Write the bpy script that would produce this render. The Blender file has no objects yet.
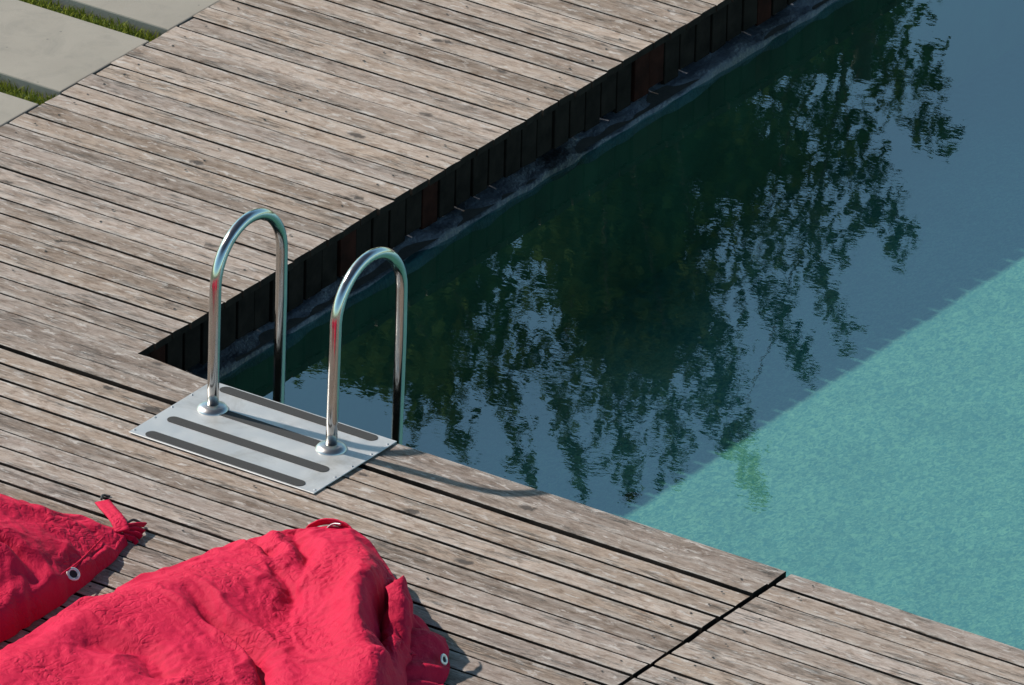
import bpy, bmesh, math, random
import numpy as np
from mathutils import Vector, Matrix, noise as mnoise

random.seed(7)
RNG = np.random.default_rng(7)
S = bpy.context.scene
COL = S.collection
rad = math.radians

# ------------------------------------------------------------------ helpers
def tag(o, label=None, cat=None, group=None, kind=None):
    if label: o['label'] = label
    if cat: o['category'] = cat
    if group: o['group'] = group
    if kind: o['kind'] = kind
    return o

def link(name, me, mat=None, parent=None, smooth=False):
    o = bpy.data.objects.new(name, me)
    COL.objects.link(o)
    if mat:
        for m in (mat if isinstance(mat, (list, tuple)) else [mat]):
            me.materials.append(m)
    if parent: o.parent = parent
    if smooth and len(me.polygons):
        me.polygons.foreach_set('use_smooth', [True] * len(me.polygons))
    return o

def pydata(name, v, f, mat=None, parent=None, smooth=False):
    me = bpy.data.meshes.new(name)
    me.from_pydata([tuple(map(float, p)) for p in v], [], [tuple(map(int, q)) for q in f])
    me.update()
    return link(name, me, mat, parent, smooth)

def from_bm(name, bm, mat=None, parent=None, smooth=False):
    bmesh.ops.recalc_face_normals(bm, faces=bm.faces)
    me = bpy.data.meshes.new(name)
    bm.to_mesh(me); bm.free()
    return link(name, me, mat, parent, smooth)

def empty(name, loc):
    o = bpy.data.objects.new(name, None)
    o.empty_display_size = .2
    COL.objects.link(o); o.location = loc
    return o

def bm_box(bm, x0, x1, y0, y1, z0, z1, bev=0, seg=2):
    r = bmesh.ops.create_cube(bm, size=1)
    vs = r['verts']
    for v in vs:
        v.co = Vector(((x0 + x1) / 2 + v.co.x * (x1 - x0), (y0 + y1) / 2 + v.co.y * (y1 - y0), (z0 + z1) / 2 + v.co.z * (z1 - z0)))
    if bev:
        es = list({e for v in vs for e in v.link_edges})
        bmesh.ops.bevel(bm, geom=es, offset=bev, segments=seg, affect='EDGES', profile=.5)

def lathe(profile, seg=40, centre=(0, 0, 0)):
    v, f = [], []
    n = len(profile)
    for k in range(seg):
        a = 2 * math.pi * k / seg
        for r, z in profile:
            v.append((centre[0] + r * math.cos(a), centre[1] + r * math.sin(a), centre[2] + z))
    for k in range(seg):
        for i in range(n - 1):
            a, b = k * n + i, ((k + 1) % seg) * n + i
            f.append((a, b, b + 1, a + 1))
    return v, f

def sweep(path, r, seg=24, cap=True):
    """tube of radius r (number or list) along a list of points"""
    P = [Vector(p) for p in path]
    v, f = [], []
    T = []
    for i in range(len(P)):
        t = (P[min(i + 1, len(P) - 1)] - P[max(i - 1, 0)])
        T.append(t.normalized())
    n = T[0].orthogonal().normalized()
    for i, p in enumerate(P):
        n = (n - T[i] * n.dot(T[i])).normalized()
        b = T[i].cross(n)
        ri = r[i] if isinstance(r, (list, tuple)) else r
        for k in range(seg):
            a = 2 * math.pi * k / seg
            v.append(p + n * (ri * math.cos(a)) + b * (ri * math.sin(a)))
    for i in range(len(P) - 1):
        for k in range(seg):
            a, c = i * seg + k, i * seg + (k + 1) % seg
            f.append((a, c, c + seg, a + seg))
    if cap:
        f.append(tuple(range(seg - 1, -1, -1)))
        f.append(tuple(range((len(P) - 1) * seg, len(P) * seg)))
    return v, f

# ------------------------------------------------------------------ materials
class NT:
    def __init__(self, name):
        self.m = bpy.data.materials.new(name); self.m.use_nodes = True
        self.t = self.m.node_tree; self.t.nodes.clear()
        self.out = self.n('ShaderNodeOutputMaterial')
    def n(self, typ, **kw):
        o = self.t.nodes.new(typ)
        for k, val in kw.items():
            if k.startswith('i_'):
                key = k[2:]
                key = int(key) if key.isdigit() else key.replace('_', ' ')
                self.set(o.inputs[key], val)
            else: setattr(o, k, val)
        return o
    def set(self, sock, val):
        if isinstance(val, bpy.types.NodeSocket): self.t.links.new(val, sock)
        elif isinstance(val, bpy.types.Node): self.t.links.new(val.outputs[0], sock)
        else: sock.default_value = val
    def math(self, op, a, b=0., clamp=False):
        o = self.n('ShaderNodeMath', operation=op, use_clamp=clamp)
        self.set(o.inputs[0], a); self.set(o.inputs[1], b); return o.outputs[0]
    def ramp(self, fac, stops, interp='LINEAR'):
        o = self.n('ShaderNodeValToRGB'); o.color_ramp.interpolation = interp
        e = o.color_ramp.elements
        while len(e) < len(stops): e.new(.5)
        for i, (p, c) in enumerate(stops):
            e[i].position = p
            e[i].color = (c, c, c, 1) if isinstance(c, (int, float)) else (*c, 1)
        self.set(o.inputs[0], fac); return o.outputs[0]
    def mix(self, fac, a, b, blend='MIX'):
        o = self.n('ShaderNodeMix', data_type='RGBA', blend_type=blend)
        self.set(o.inputs[0], fac)
        for s, val in ((o.inputs[6], a), (o.inputs[7], b)):
            if isinstance(val, tuple) and len(val) == 3: val = (*val, 1)
            self.set(s, val)
        return o.outputs[2]
    def noise(self, vec, scale, detail=3, rough=.5, dist=0.):
        o = self.n('ShaderNodeTexNoise')
        if vec is not None: self.set(o.inputs['Vector'], vec)
        o.inputs['Scale'].default_value = scale; o.inputs['Detail'].default_value = detail
        o.inputs['Roughness'].default_value = rough; o.inputs['Distortion'].default_value = dist
        return o
    def mapping(self, vec, scale=(1, 1, 1), loc=(0, 0, 0), rot=(0, 0, 0)):
        o = self.n('ShaderNodeMapping')
        self.set(o.inputs[0], vec); o.inputs['Scale'].default_value = scale
        o.inputs['Location'].default_value = loc; o.inputs['Rotation'].default_value = rot
        return o.outputs[0]
    def coords(self, which='Object'):
        return self.n('ShaderNodeTexCoord').outputs[which]
    def bump(self, h, strength=.3, dist=.01, normal=None):
        o = self.n('ShaderNodeBump'); self.set(o.inputs['Height'], h)
        o.inputs['Strength'].default_value = strength; o.inputs['Distance'].default_value = dist
        if normal is not None: self.set(o.inputs['Normal'], normal)
        return o.outputs[0]
    def principled(self, color, rough=.6, metal=0., normal=None, spec=.5, **kw):
        o = self.n('ShaderNodeBsdfPrincipled')
        if isinstance(color, tuple) and len(color) == 3: color = (*color, 1)
        self.set(o.inputs['Base Color'], color); self.set(o.inputs['Roughness'], rough)
        self.set(o.inputs['Metallic'], metal); self.set(o.inputs['Specular IOR Level'], spec)
        if normal is not None: self.set(o.inputs['Normal'], normal)
        for k, val in kw.items(): self.set(o.inputs[k.replace('_', ' ')], val)
        self.t.links.new(o.outputs[0], self.out.inputs[0])
        return o

def mat_wood():
    k = NT('weathered_wood')
    uv = k.n('ShaderNodeUVMap', uv_map='grain').outputs[0]
    tone = k.n('ShaderNodeAttribute', attribute_name='tone').outputs['Fac']
    hue = k.n('ShaderNodeAttribute', attribute_name='hue').outputs['Fac']
    # knots: sparse voronoi cells, a little longer along the board
    kv = k.mapping(k.n('ShaderNodeVectorMath', operation='ADD', i_0=uv, i_1=k.math('MULTIPLY', k.noise(uv, 45, 3).outputs[0], .034)), (4.6, 9.5, 1))
    vor = k.n('ShaderNodeTexVoronoi', feature='F1', distance='EUCLIDEAN')
    k.set(vor.inputs['Vector'], kv); vor.inputs['Scale'].default_value = 1.0
    rsel = k.n('ShaderNodeSeparateColor'); k.set(rsel.inputs[0], vor.outputs['Color'])
    sel = k.math('GREATER_THAN', rsel.outputs[0], .76)
    size = k.math('ADD', k.math('MULTIPLY', rsel.outputs[1], .17), .09)
    kd = k.math('DIVIDE', vor.outputs['Distance'], size)
    knot = k.math('MULTIPLY', k.ramp(kd, [(0, 1.), (.55, 1.), (.75, .5), (1, 0.)]), sel)
    halo = k.math('MULTIPLY', k.ramp(k.math('MULTIPLY', kd, .33), [(0, 1.), (1, 0.)], 'EASE'), sel)
    # grain bends around the knots
    sep = k.n('ShaderNodeSeparateXYZ'); k.set(sep.inputs[0], uv)
    wob = k.noise(k.mapping(uv, (2.2, 9, 1)), 1.0, 3).outputs[0]
    yy = k.math('ADD', sep.outputs[1], k.math('MULTIPLY', halo, .020))
    yy = k.math('ADD', yy, k.math('MULTIPLY', wob, .030))
    cmb = k.n('ShaderNodeCombineXYZ'); k.set(cmb.inputs[0], sep.outputs[0]); k.set(cmb.inputs[1], yy)
    g1 = k.noise(k.mapping(cmb.outputs[0], (13, 85, 1)), 1.0, 5, .68).outputs[0]
    g2 = k.noise(k.mapping(cmb.outputs[0], (22, 300, 1)), 1.0, 3, .65).outputs[0]
    blot = k.noise(k.mapping(uv, (13, 26, 1)), 1.0, 5, .68, .6).outputs[0]
    wear = k.noise(k.mapping(uv, (11, 38, 1), (3.1, 7.7, 0)), 1.0, 6, .72, .4).outputs[0]
    speck = k.noise(k.mapping(uv, (60, 130, 1)), 1.0, 4, .75).outputs[0]
    base = k.mix(hue, (.384, .296, .230), (.392, .322, .280))
    base = k.mix(k.ramp(tone, [(0, 0.), (1, 1.)]), k.mix(1., base, (.62, .595, .58), 'MULTIPLY'), k.mix(1., base, (1.22, 1.24, 1.27), 'MULTIPLY'))
    c = k.mix(k.ramp(g1, [(.38, .65), (.56, 0.)]), base, k.mix(1., base, (.56, .51, .46), 'MULTIPLY'))
    c = k.mix(k.ramp(g2, [(.40, .5), (.58, 0.)]), c, k.mix(1., c, (.62, .57, .53), 'MULTIPLY'))
    c = k.mix(k.ramp(blot, [(.38, .8), (.48, 0.)]), c, k.mix(1., c, (.60, .53, .47), 'MULTIPLY'))
    c = k.mix(k.ramp(wear, [(.56, 0.), (.62, .75)]), c, (.50, .455, .42))
    edge = k.n('ShaderNodeAttribute', attribute_name='edge').outputs['Fac']
    ew = k.math('MULTIPLY', edge, k.ramp(k.noise(k.mapping(uv, (9, 40, 1), (9, 2, 0)), 1.0, 4, .7).outputs[0], [(.42, 0.), (.58, .75)]))
    c = k.mix(ew, c, (.52, .475, .435))
    c = k.mix(k.ramp(speck, [(.59, 0.), (.70, .6)]), c, (.12, .09, .075))
    c = k.mix(k.math('MULTIPLY', halo, .30), c, (.20, .15, .115))
    c = k.mix(k.math('MULTIPLY', knot, .9), c, (.055, .042, .036))
    h = k.math('ADD', k.math('MULTIPLY', g1, .8), k.math('MULTIPLY', g2, .35))
    h = k.math('ADD', h, k.math('MULTIPLY', wear, .8))
    h = k.math('ADD', h, k.math('MULTIPLY', halo, .5))
    h = k.math('SUBTRACT', h, k.math('MULTIPLY', knot, .5))
    # drying cracks along the grain
    ck = k.noise(k.mapping(cmb.outputs[0], (3.2, 120, 1), (5, 3, 0)), 1.0, 3, .6).outputs[0]
    crack = k.math('MULTIPLY', k.ramp(k.math('ABSOLUTE', k.math('SUBTRACT', ck, .5)), [(0, 1.), (.022, 0.)]), k.ramp(k.noise(k.mapping(uv, (2.4, 13, 1), (1, 8, 0)), 1.0, 3, .6).outputs[0], [(.52, 0.), (.60, 1.)]))
    c = k.mix(k.math('MULTIPLY', crack, .75), c, (.10, .078, .062))
    h = k.math('SUBTRACT', h, k.math('MULTIPLY', crack, .5))
    k.principled(c, .72, 0, k.bump(h, 1.0, .009), spec=.3)
    return k.m

def mat_plain(name, color, rough=.6, metal=0., var=.25, scale=8., bump=0., spec=.5, bscale=60., bdist=.004):
    k = NT(name)
    co = k.coords('Object')
    nz = k.noise(co, scale, 5, .6).outputs[0]
    c = k.mix(k.ramp(nz, [(.3, 0.), (.7, 1.)]), tuple(x * (1 - var) for x in color), tuple(min(1, x * (1 + var)) for x in color))
    nrm = k.bump(k.noise(co, bscale, 4, .6).outputs[0], bump, bdist) if bump else None
    k.principled(c, rough, metal, nrm, spec)
    return k.m

def mat_concrete():
    k = NT('concrete')
    co = k.coords('Object')
    big = k.noise(co, 2.4, 5, .6).outputs[0]
    fine = k.noise(co, 160, 3, .7).outputs[0]
    c = k.mix(k.ramp(big, [(.3, 0.), (.7, 1.)]), (.235, .214, .180), (.285, .260, .220))
    c = k.mix(k.ramp(fine, [(.35, .35), (.55, 0.)]), c, (.22, .21, .19))
    pit = k.n('ShaderNodeTexVoronoi'); k.set(pit.inputs['Vector'], co); pit.inputs['Scale'].default_value = 26
    ps = k.n('ShaderNodeSeparateColor'); k.set(ps.inputs[0], pit.outputs['Color'])
    spot = k.math('MULTIPLY', k.math('LESS_THAN', pit.outputs['Distance'], .12), k.math('GREATER_THAN', ps.outputs[0], .9))
    c = k.mix(k.math('MULTIPLY', spot, .6), c, (.1, .095, .085))
    stn = k.noise(co, 6, 6, .7, .5).outputs[0]
    c = k.mix(k.ramp(stn, [(.50, 0.), (.70, .5)]), c, (.17, .16, .14))
    k.principled(c, .85, 0, k.bump(fine, .35, .003), spec=.3)
    return k.m

def mat_chrome():
    k = NT('polished_steel')
    co = k.coords('Object')
    sm = k.noise(co, 30, 4, .6).outputs[0]
    k.principled(k.mix(sm, (.50, .48, .455), (.57, .55, .525)), k.ramp(sm, [(.35, .11), (.7, .22)]), 1.0)
    return k.m

def mat_brushed():
    k = NT('brushed_steel')
    co = k.coords('Object')
    br = k.noise(k.mapping(co, (4, 260, 20)), 1.0, 3, .6).outputs[0]
    st = k.noise(co, 9, 5, .65).outputs[0]
    c = k.mix(st, (.47, .468, .462), (.57, .568, .56))
    dirt = k.noise(co, 5, 6, .72, .6).outputs[0]
    c = k.mix(k.ramp(dirt, [(.50, 0.), (.72, .55)]), c, (.27, .25, .22))
    scr = k.noise(k.mapping(co, (3, 190, 1), rot=(0, 0, rad(24))), 1.0, 2, .6).outputs[0]
    c = k.mix(k.ramp(scr, [(.66, 0.), (.72, .4)]), c, (.75, .75, .75))
    k.principled(c, k.ramp(st, [(.3, .40), (.7, .55)]), .55, k.bump(br, .08, .001), spec=.5)
    return k.m

def mat_rubber():
    k = NT('grip_rubber')
    co = k.coords('Object')
    nz = k.noise(co, 420, 2, .7).outputs[0]
    c = k.mix(nz, (.020, .020, .021), (.052, .051, .051))
    k.principled(c, .85, 0, k.bump(nz, .7, .002), spec=.3)
    return k.m

def mat_water():
    k = NT('pool_water')
    co = k.coords('Object')
    # real ripples: only a few milliradians of slope, wind across the view
    r1 = k.noise(k.mapping(co, (1, 1.3, 1), rot=(0, 0, rad(20))), 9.0, 2, .5).outputs[0]
    r2 = k.noise(k.mapping(co, (1.0, 1.7, 1), rot=(0, 0, rad(-35))), 24.0, 2, .55).outputs[0]
    h = k.math('ADD', r1, k.math('MULTIPLY', r2, .38))
    nrm = k.bump(h, 1.0, WAVE)
    fr = k.n('ShaderNodeFresnel')
    # light that comes up from below must see the same thin surface, not total reflection
    geo = k.n('ShaderNodeNewGeometry')
    k.set(fr.inputs['IOR'], k.math('SUBTRACT', 1.45, k.math('MULTIPLY', geo.outputs['Backfacing'], .76)))
    tr = k.n('ShaderNodeBsdfTransparent'); tr.inputs[0].default_value = (.52, .86, .83, 1)
    gl = k.n('ShaderNodeBsdfGlossy'); gl.inputs['Color'].default_value = (1, 1, 1, 1)
    gl.inputs['Roughness'].default_value = 0.0
    k.set(gl.inputs['Normal'], nrm)
    mx = k.n('ShaderNodeMixShader')
    k.set(mx.inputs[0], k.math('MULTIPLY', fr.outputs[0], 1.75, True)); k.t.links.new(tr.outputs[0], mx.inputs[1]); k.t.links.new(gl.outputs[0], mx.inputs[2])
    k.t.links.new(mx.outputs[0], k.out.inputs[0])
    return k.m
WAVE = .000078

def mat_pool():
    k = NT('pool_liner')
    co = k.coords('Object')
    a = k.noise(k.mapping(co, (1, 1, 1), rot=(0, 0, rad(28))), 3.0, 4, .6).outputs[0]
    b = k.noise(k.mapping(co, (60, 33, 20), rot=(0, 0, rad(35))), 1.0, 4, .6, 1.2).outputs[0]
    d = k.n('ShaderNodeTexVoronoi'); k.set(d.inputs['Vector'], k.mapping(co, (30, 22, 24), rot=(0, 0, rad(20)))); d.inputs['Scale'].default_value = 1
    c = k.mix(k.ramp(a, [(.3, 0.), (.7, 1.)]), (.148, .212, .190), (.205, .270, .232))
    c = k.mix(k.ramp(b, [(.38, 0.), (.52, .42), (.66, 1.)]), k.mix(1., c, (.62, .76, .84), 'MULTIPLY'), k.mix(1., c, (2.1, 1.55, 1.32), 'MULTIPLY'))  # light and dark of water ripples painted into the floor colour
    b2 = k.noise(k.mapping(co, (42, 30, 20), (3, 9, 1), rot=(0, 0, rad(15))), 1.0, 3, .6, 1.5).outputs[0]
    c = k.mix(k.ramp(b2, [(.55, 0.), (.68, .7)]), c, (.37, .37, .255))  # yellowish light glints painted on the floor
    c = k.mix(k.ramp(b2, [(.30, .6), (.42, 0.)]), c, (.085, .21, .225))  # bluish light glints painted on the floor
    # shade beside the deck-side wall, painted into the floor colour
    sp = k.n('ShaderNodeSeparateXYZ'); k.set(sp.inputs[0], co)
    wall_shade = k.math('ADD', sp.outputs[0], k.math('MULTIPLY', k.noise(co, 1.7, 5, .65).outputs[0], .9))
    c = k.mix(k.ramp(k.math('MULTIPLY', wall_shade, .5), [(.22, 1.), (.62, 0.)], 'EASE'), c, (.050, .085, .058))
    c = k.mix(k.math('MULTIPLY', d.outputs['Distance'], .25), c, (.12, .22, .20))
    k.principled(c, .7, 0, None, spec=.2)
    return k.m

def mat_leaf(name, c0, c1):
    k = NT(name)
    at = k.n('ShaderNodeAttribute', attribute_name='shade').outputs['Fac']
    c = k.mix(at, c0, c1)
    d = k.n('ShaderNodeBsdfDiffuse'); k.set(d.inputs[0], c)
    t = k.n('ShaderNodeBsdfTranslucent'); k.set(t.inputs[0], c)
    mx = k.n('ShaderNodeMixShader'); mx.inputs[0].default_value = .22
    k.t.links.new(d.outputs[0], mx.inputs[1]); k.t.links.new(t.outputs[0], mx.inputs[2])
    k.t.links.new(mx.outputs[0], k.out.inputs[0])
    return k.m

def mat_fabric():
    k = NT('red_canvas')
    co = k.coords('Object')
    big = k.noise(co, 5, 4, .6).outputs[0]
    # crisp little creases of a coated canvas
    warp = k.noise(co, 9, 3, .6)
    wv = k.n('ShaderNodeVectorMath', operation='MULTIPLY_ADD')
    k.set(wv.inputs[0], warp.outputs['Color']); wv.inputs[1].default_value = (.10, .10, .10); k.set(wv.inputs[2], co)
    v1 = k.n('ShaderNodeTexVoronoi', feature='DISTANCE_TO_EDGE'); k.set(v1.inputs['Vector'], k.mapping(wv.outputs[0], (11, 22, 14), rot=(0, 0, rad(35)))); v1.inputs['Scale'].default_value = 1
    v2 = k.n('ShaderNodeTexVoronoi', feature='DISTANCE_TO_EDGE'); k.set(v2.inputs['Vector'], k.mapping(wv.outputs[0], (34, 20, 26), rot=(0, 0, rad(-20)))); v2.inputs['Scale'].default_value = 1
    c1 = k.ramp(v1.outputs[0], [(0, 0.), (.16, 1.)], 'EASE'); c2 = k.ramp(v2.outputs[0], [(0, 0.), (.2, 1.)], 'EASE')
    mask = k.ramp(k.noise(co, 4.5, 2).outputs[0], [(.42, 0.), (.62, 1.)])
    n1 = k.noise(wv.outputs[0], 26, 4, .62).outputs[0]
    weave = k.noise(co, 900, 1).outputs[0]
    hh = k.math('ADD', k.math('MULTIPLY', k.math('MULTIPLY', c1, mask), .35), k.math('MULTIPLY', k.math('MULTIPLY', c2, mask), .3))
    hh = k.math('ADD', hh, k.math('MULTIPLY', n1, 1.1))
    hh = k.math('ADD', hh, k.math('MULTIPLY', weave, .03))
    c = k.mix(k.ramp(big, [(.3, 0.), (.7, 1.)]), (.43, .0065, .038), (.49, .010, .050))
    o = k.principled(c, .72, 0, k.bump(hh, 1.0, .006), spec=.14)
    o.inputs['Sheen Weight'].default_value = .0
    o.inputs['Sheen Roughness'].default_value = .5
    o.inputs['Sheen Tint'].default_value = (1, .5, .55, 1)
    return k.m

M_WOOD = mat_wood()
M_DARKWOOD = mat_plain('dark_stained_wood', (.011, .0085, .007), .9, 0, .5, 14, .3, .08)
M_FLANK = mat_plain('shaded_flank_wood', (.016, .013, .011), .9, 0, .4, 20, .4, .08)  # shade of gaps and end faces painted onto the board sides
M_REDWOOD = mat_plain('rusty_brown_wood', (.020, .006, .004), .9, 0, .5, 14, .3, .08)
M_CONC = mat_concrete()
M_CHROME = mat_chrome()
M_BRUSHED = mat_brushed()
M_SATIN = mat_plain('satin_steel', (.50, .49, .48), .32, 1.0, .12, 20)
M_RUBBER = mat_rubber()
M_SCREW = mat_plain('dark_screw', (.03, .026, .024), .5, .6, .2)
M_STEELSCREW = mat_plain('steel_screw', (.35, .36, .38), .35, .9, .2)
M_WATER = mat_water()
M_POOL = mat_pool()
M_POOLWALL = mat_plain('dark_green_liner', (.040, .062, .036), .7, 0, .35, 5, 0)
M_LEDGE = mat_plain('wet_grey_concrete', (.050, .055, .068), .5, 0, .95, 2.2, .8, bscale=22, bdist=.02)
M_SOIL = mat_plain('dark_soil', (.028, .022, .017), .95, 0, .4, 20, .5)
M_LAWN = mat_plain('lawn_green', (.045, .075, .018), .9, 0, .45, 3, .6)
M_FABRIC = mat_fabric()
M_RING = mat_plain('pale_grommet', (.62, .60, .60), .35, .5, .1)
M_HOLE = mat_plain('grommet_hole', (.012, .012, .016), .8, 0, .2)  # dark disc colour stands in for the shade inside the eyelet hole
M_BLACKTIE = mat_plain('black_cord', (.02, .018, .02), .7, 0, .3)
M_BARK = mat_plain('bark', (.055, .042, .032), .9, 0, .4, 12, .8)
M_LEAF = mat_leaf('tree_leaf', (.036, .068, .020), (.085, .138, .036))
M_GRASS = mat_leaf('grass_blade', (.085, .115, .014), (.27, .30, .05))

# ------------------------------------------------------------------ setting: ground, pool, water
PX0, PX1, PY0, PY1 = .045, 9.0, -.12, 13.0        # pool hole
def sheet(name, rects, z, mat):
    v, f = [], []
    for x0, x1, y0, y1 in rects:
        b = len(v); v += [(x0, y0, z), (x1, y0, z), (x1, y1, z), (x0, y1, z)]; f.append((b, b + 1, b + 2, b + 3))
    return pydata(name, v, f, mat)
G = 600
tag(sheet('ground', [(-G, PX0, -G, G), (PX1, G, -G, G), (PX0, PX1, -G, PY0), (PX0, PX1, PY1, G)], -.215, M_SOIL), kind='structure')
tag(sheet('lawn', [(-G, -1.53, -G, G), (-1.53, G, PY1 + .6, G), (PX1 + 1.2, G, -G, PY1 + .6)], -.055, M_LAWN), kind='structure')

bz = -.91
v = [(PX0, PY0, bz), (PX1, PY0, bz), (PX1, PY1, bz), (PX0, PY1, bz), (PX0, PY0, -.252), (PX1, PY0, -.05), (PX1, PY1, -.05), (PX0, PY1, -.252)]
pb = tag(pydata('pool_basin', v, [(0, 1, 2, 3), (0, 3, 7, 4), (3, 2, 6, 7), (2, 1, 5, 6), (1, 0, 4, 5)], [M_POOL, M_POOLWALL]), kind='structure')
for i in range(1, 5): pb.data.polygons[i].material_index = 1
tag(sheet('pool_paving', [(PX1, PX1 + 1.2, PY0, PY1 + .6), (PX0, PX1, PY1, PY1 + .6)], -.045, M_CONC), kind='structure')
WZ = -.232
tag(sheet('water', [(-.05, PX1 - .002, PY0 + .002, PY1 - .002)], WZ, M_WATER), kind='structure')

# rough concrete ledge at the waterline under the deck
def ledge():
    nx, ny = 10, 420
    v, f = [], []
    for j in range(ny + 1):
        y = -.1 + 8.0 * j / ny
        wide = .5 + .5 * mnoise.noise(Vector((y * 2.1, 3.3, 0))) + .35 * mnoise.noise(Vector((y * 5.7, 9.1, 0)))
        hi = mnoise.noise(Vector((y * 2.6, 17.3, 0))) * .02
        edge = .062 + .012 * mnoise.noise(Vector((y * 8, 1, 0)))
        for i in range(nx + 1):
            t = i / nx
            x = -.06 + (edge + .06) * t
            z = -.203 + hi - .008 * t + .014 * mnoise.noise(Vector((x * 14, y * 9, 5))) - .030 * max(0, t - wide * .85)
            if t > .9: z -= .035 * (t - .9) / .1
            v.append((x, y, z))
    for j in range(ny):
        for i in range(nx):
            a = j * (nx + 1) + i
            f.append((a, a + 1, a + nx + 2, a + nx + 1))
    return tag(pydata('ledge', v, f, M_LEDGE, smooth=True), kind='structure')
ledge()

# ------------------------------------------------------------------ wooden deck
TH = .027
def plank(V, F, UV, TONE, HUE, EDGE, MI, y0, y1, x0, x1, step=.10, top_fn=None, dz=0., wane=1.):
    """one board, rounded edges, slightly uneven; y0<y1 across, x0..x1 along"""
    n = max(2, int((x1 - x0) / step))
    prof = [(0, -1), (0, -.09), (.018, -.02), (.06, 0), (.5, 0), (.94, 0), (.982, -.02), (1, -.09), (1, -1)]
    b = len(V); m = len(prof)
    seed = random.uniform(0, 900); ox, oy = random.uniform(0, 200), random.uniform(0, 200)
    tone, hue = min(1, max(0, random.gauss(.5, .27))), random.random()
    tilt = random.gauss(0, .0011); cup = random.uniform(-.0008, .0012)
    for i in range(n + 1):
        x = x0 + (x1 - x0) * i / n
        a = y0 + wane * .0022 * mnoise.noise(Vector((x * 2.3, seed, 0))) + wane * .0013 * mnoise.noise(Vector((x * 9, seed, 2)))
        c = (top_fn(x) if top_fn else y1) + wane * .0022 * mnoise.noise(Vector((x * 2.3, seed, 8))) + wane * .0013 * mnoise.noise(Vector((x * 9, seed, 5)))
        wav = .0016 * mnoise.noise(Vector((x * 1.3, seed, 4)))
        for q, (s, z) in enumerate(prof):
            e = wane * .0012 * mnoise.noise(Vector((x * 16, seed, q * 3.1)))
            V.append((x, a + (c - a) * s, dz + z * TH + wav + tilt * (s - .5) * 2 + cup * (1 - 4 * (s - .5) ** 2) + (e if 0 < q < m - 1 else 0)))
            UV.append((x + ox, (a - y0) + (c - a) * s + (z * TH if s in (0, 1) else 0) + oy))
            TONE.append(tone); HUE.append(hue); EDGE.append((0, .8, 1, .55, 0, .55, 1, .8, 0)[q])
    for i in range(n):
        for q in range(m - 1):
            k = b + i * m + q
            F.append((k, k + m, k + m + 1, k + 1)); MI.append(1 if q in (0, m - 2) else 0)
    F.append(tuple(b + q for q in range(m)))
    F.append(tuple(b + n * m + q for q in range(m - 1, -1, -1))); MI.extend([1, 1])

def build_deck(name, boards):
    V, F, UV, TONE, HUE, EDGE, MI = [], [], [], [], [], [], []
    for bd in boards: plank(V, F, UV, TONE, HUE, EDGE, MI, **bd)
    me = bpy.data.meshes.new(name)
    me.from_pydata(V, [], F); me.update()
    lay = me.uv_layers.new(name='grain')
    idx = np.zeros(len(me.loops), dtype=np.int32); me.loops.foreach_get('vertex_index', idx)
    lay.data.foreach_set('uv', np.array(UV, dtype=np.float32)[idx].ravel())
    for nm, arr in (('tone', TONE), ('hue', HUE), ('edge', EDGE)):
        at = me.attributes.new(nm, 'FLOAT', 'POINT'); at.data.foreach_set('value', np.array(arr, dtype=np.float32))
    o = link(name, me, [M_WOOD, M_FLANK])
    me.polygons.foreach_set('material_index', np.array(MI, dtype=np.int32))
    me.polygons.foreach_set('use_smooth', [True] * len(me.polygons))
    try:
        me.set_sharp_from_angle(angle=rad(40))
    except Exception: pass
    return tag(o, kind='structure')

PIT = .1038
def gap(): return random.choice([.0085, .009, .010, .011, .012, .013])
boards = []
XL = -1.49
def xl(): return XL + random.uniform(-.008, .008)
# boards of the arm that runs along the pool (v > 0)
k = 0
y = -.011
while y < 7.2:
    g = gap() * .8
    boards.append(dict(y0=y + g / 2, y1=y + PIT - gap() * .40, x0=xl(), x1=-.010 + random.uniform(-.005, .005), dz=random.gauss(0, .0012)))
    y += PIT
# first board in front of the ladder: wider at the inner corner
def edge_fn(x):
    if x < -.02: return -.014
    return -.004 - .033 * min(1, max(0, (x + .0) / .32))
PN = .1035
SEAM = 2.692
boards.append(dict(y0=-.037 - PN - .003, y1=-.037, x0=xl(), x1=SEAM, top_fn=edge_fn, dz=.0005))
y = -.037 - PN
while y > -6.6:
    g = gap() * 1.45
    boards.append(dict(y0=y - PN + g / 2, y1=y - gap() * .72, x0=xl(), x1=SEAM + random.uniform(-.004, .003), dz=random.gauss(0, .0013)))
    y -= PN
deck = build_deck('wooden_deck', boards)
boards = []
y = -.037
while y > -6.6:
    g = gap()
    boards.append(dict(y0=y - PN + (g / 2), y1=y - (0 if y > -.05 else gap() * .5), x0=SEAM + .020 + random.uniform(-.004, .004), x1=9.0, dz=random.gauss(0, .0013)))
    y -= PN
deck2 = build_deck('wooden_deck', boards)

# screw heads in the boards, as recessed dark dots
def screws(parent, xs, ys, prob=.9):
    bm = bmesh.new()
    for x in xs:
        for y in ys:
            if random.random() > prob: continue
            xx, yy = x + random.gauss(0, .008), y + random.gauss(0, .006)
            r = random.uniform(.0038, .0052)
            res = bmesh.ops.create_circle(bm, cap_ends=True, segments=10, radius=r, matrix=Matrix.Translation((xx, yy, .0042)))
    o = from_bm('screw_head', bm, M_SCREW, parent)
    o['kind'] = 'stuff'
    return o
ysn = [-.037 - PN * (i + .5) + .012 for i in range(1, 36)]
screws(deck, [2.60], ysn, .97)
screws(deck, [.9 + .0, 1.75], ysn, .35)
screws(deck2, [2.83, 3.75], ysn[:0] + [-.037 - PN * (i + .5) + .012 for i in range(0, 30)], .95)
screws(deck, [-1.40, -.75, -.12], [-.011 + PIT * (i + .5) for i in range(0, 50)], .6)

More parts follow.
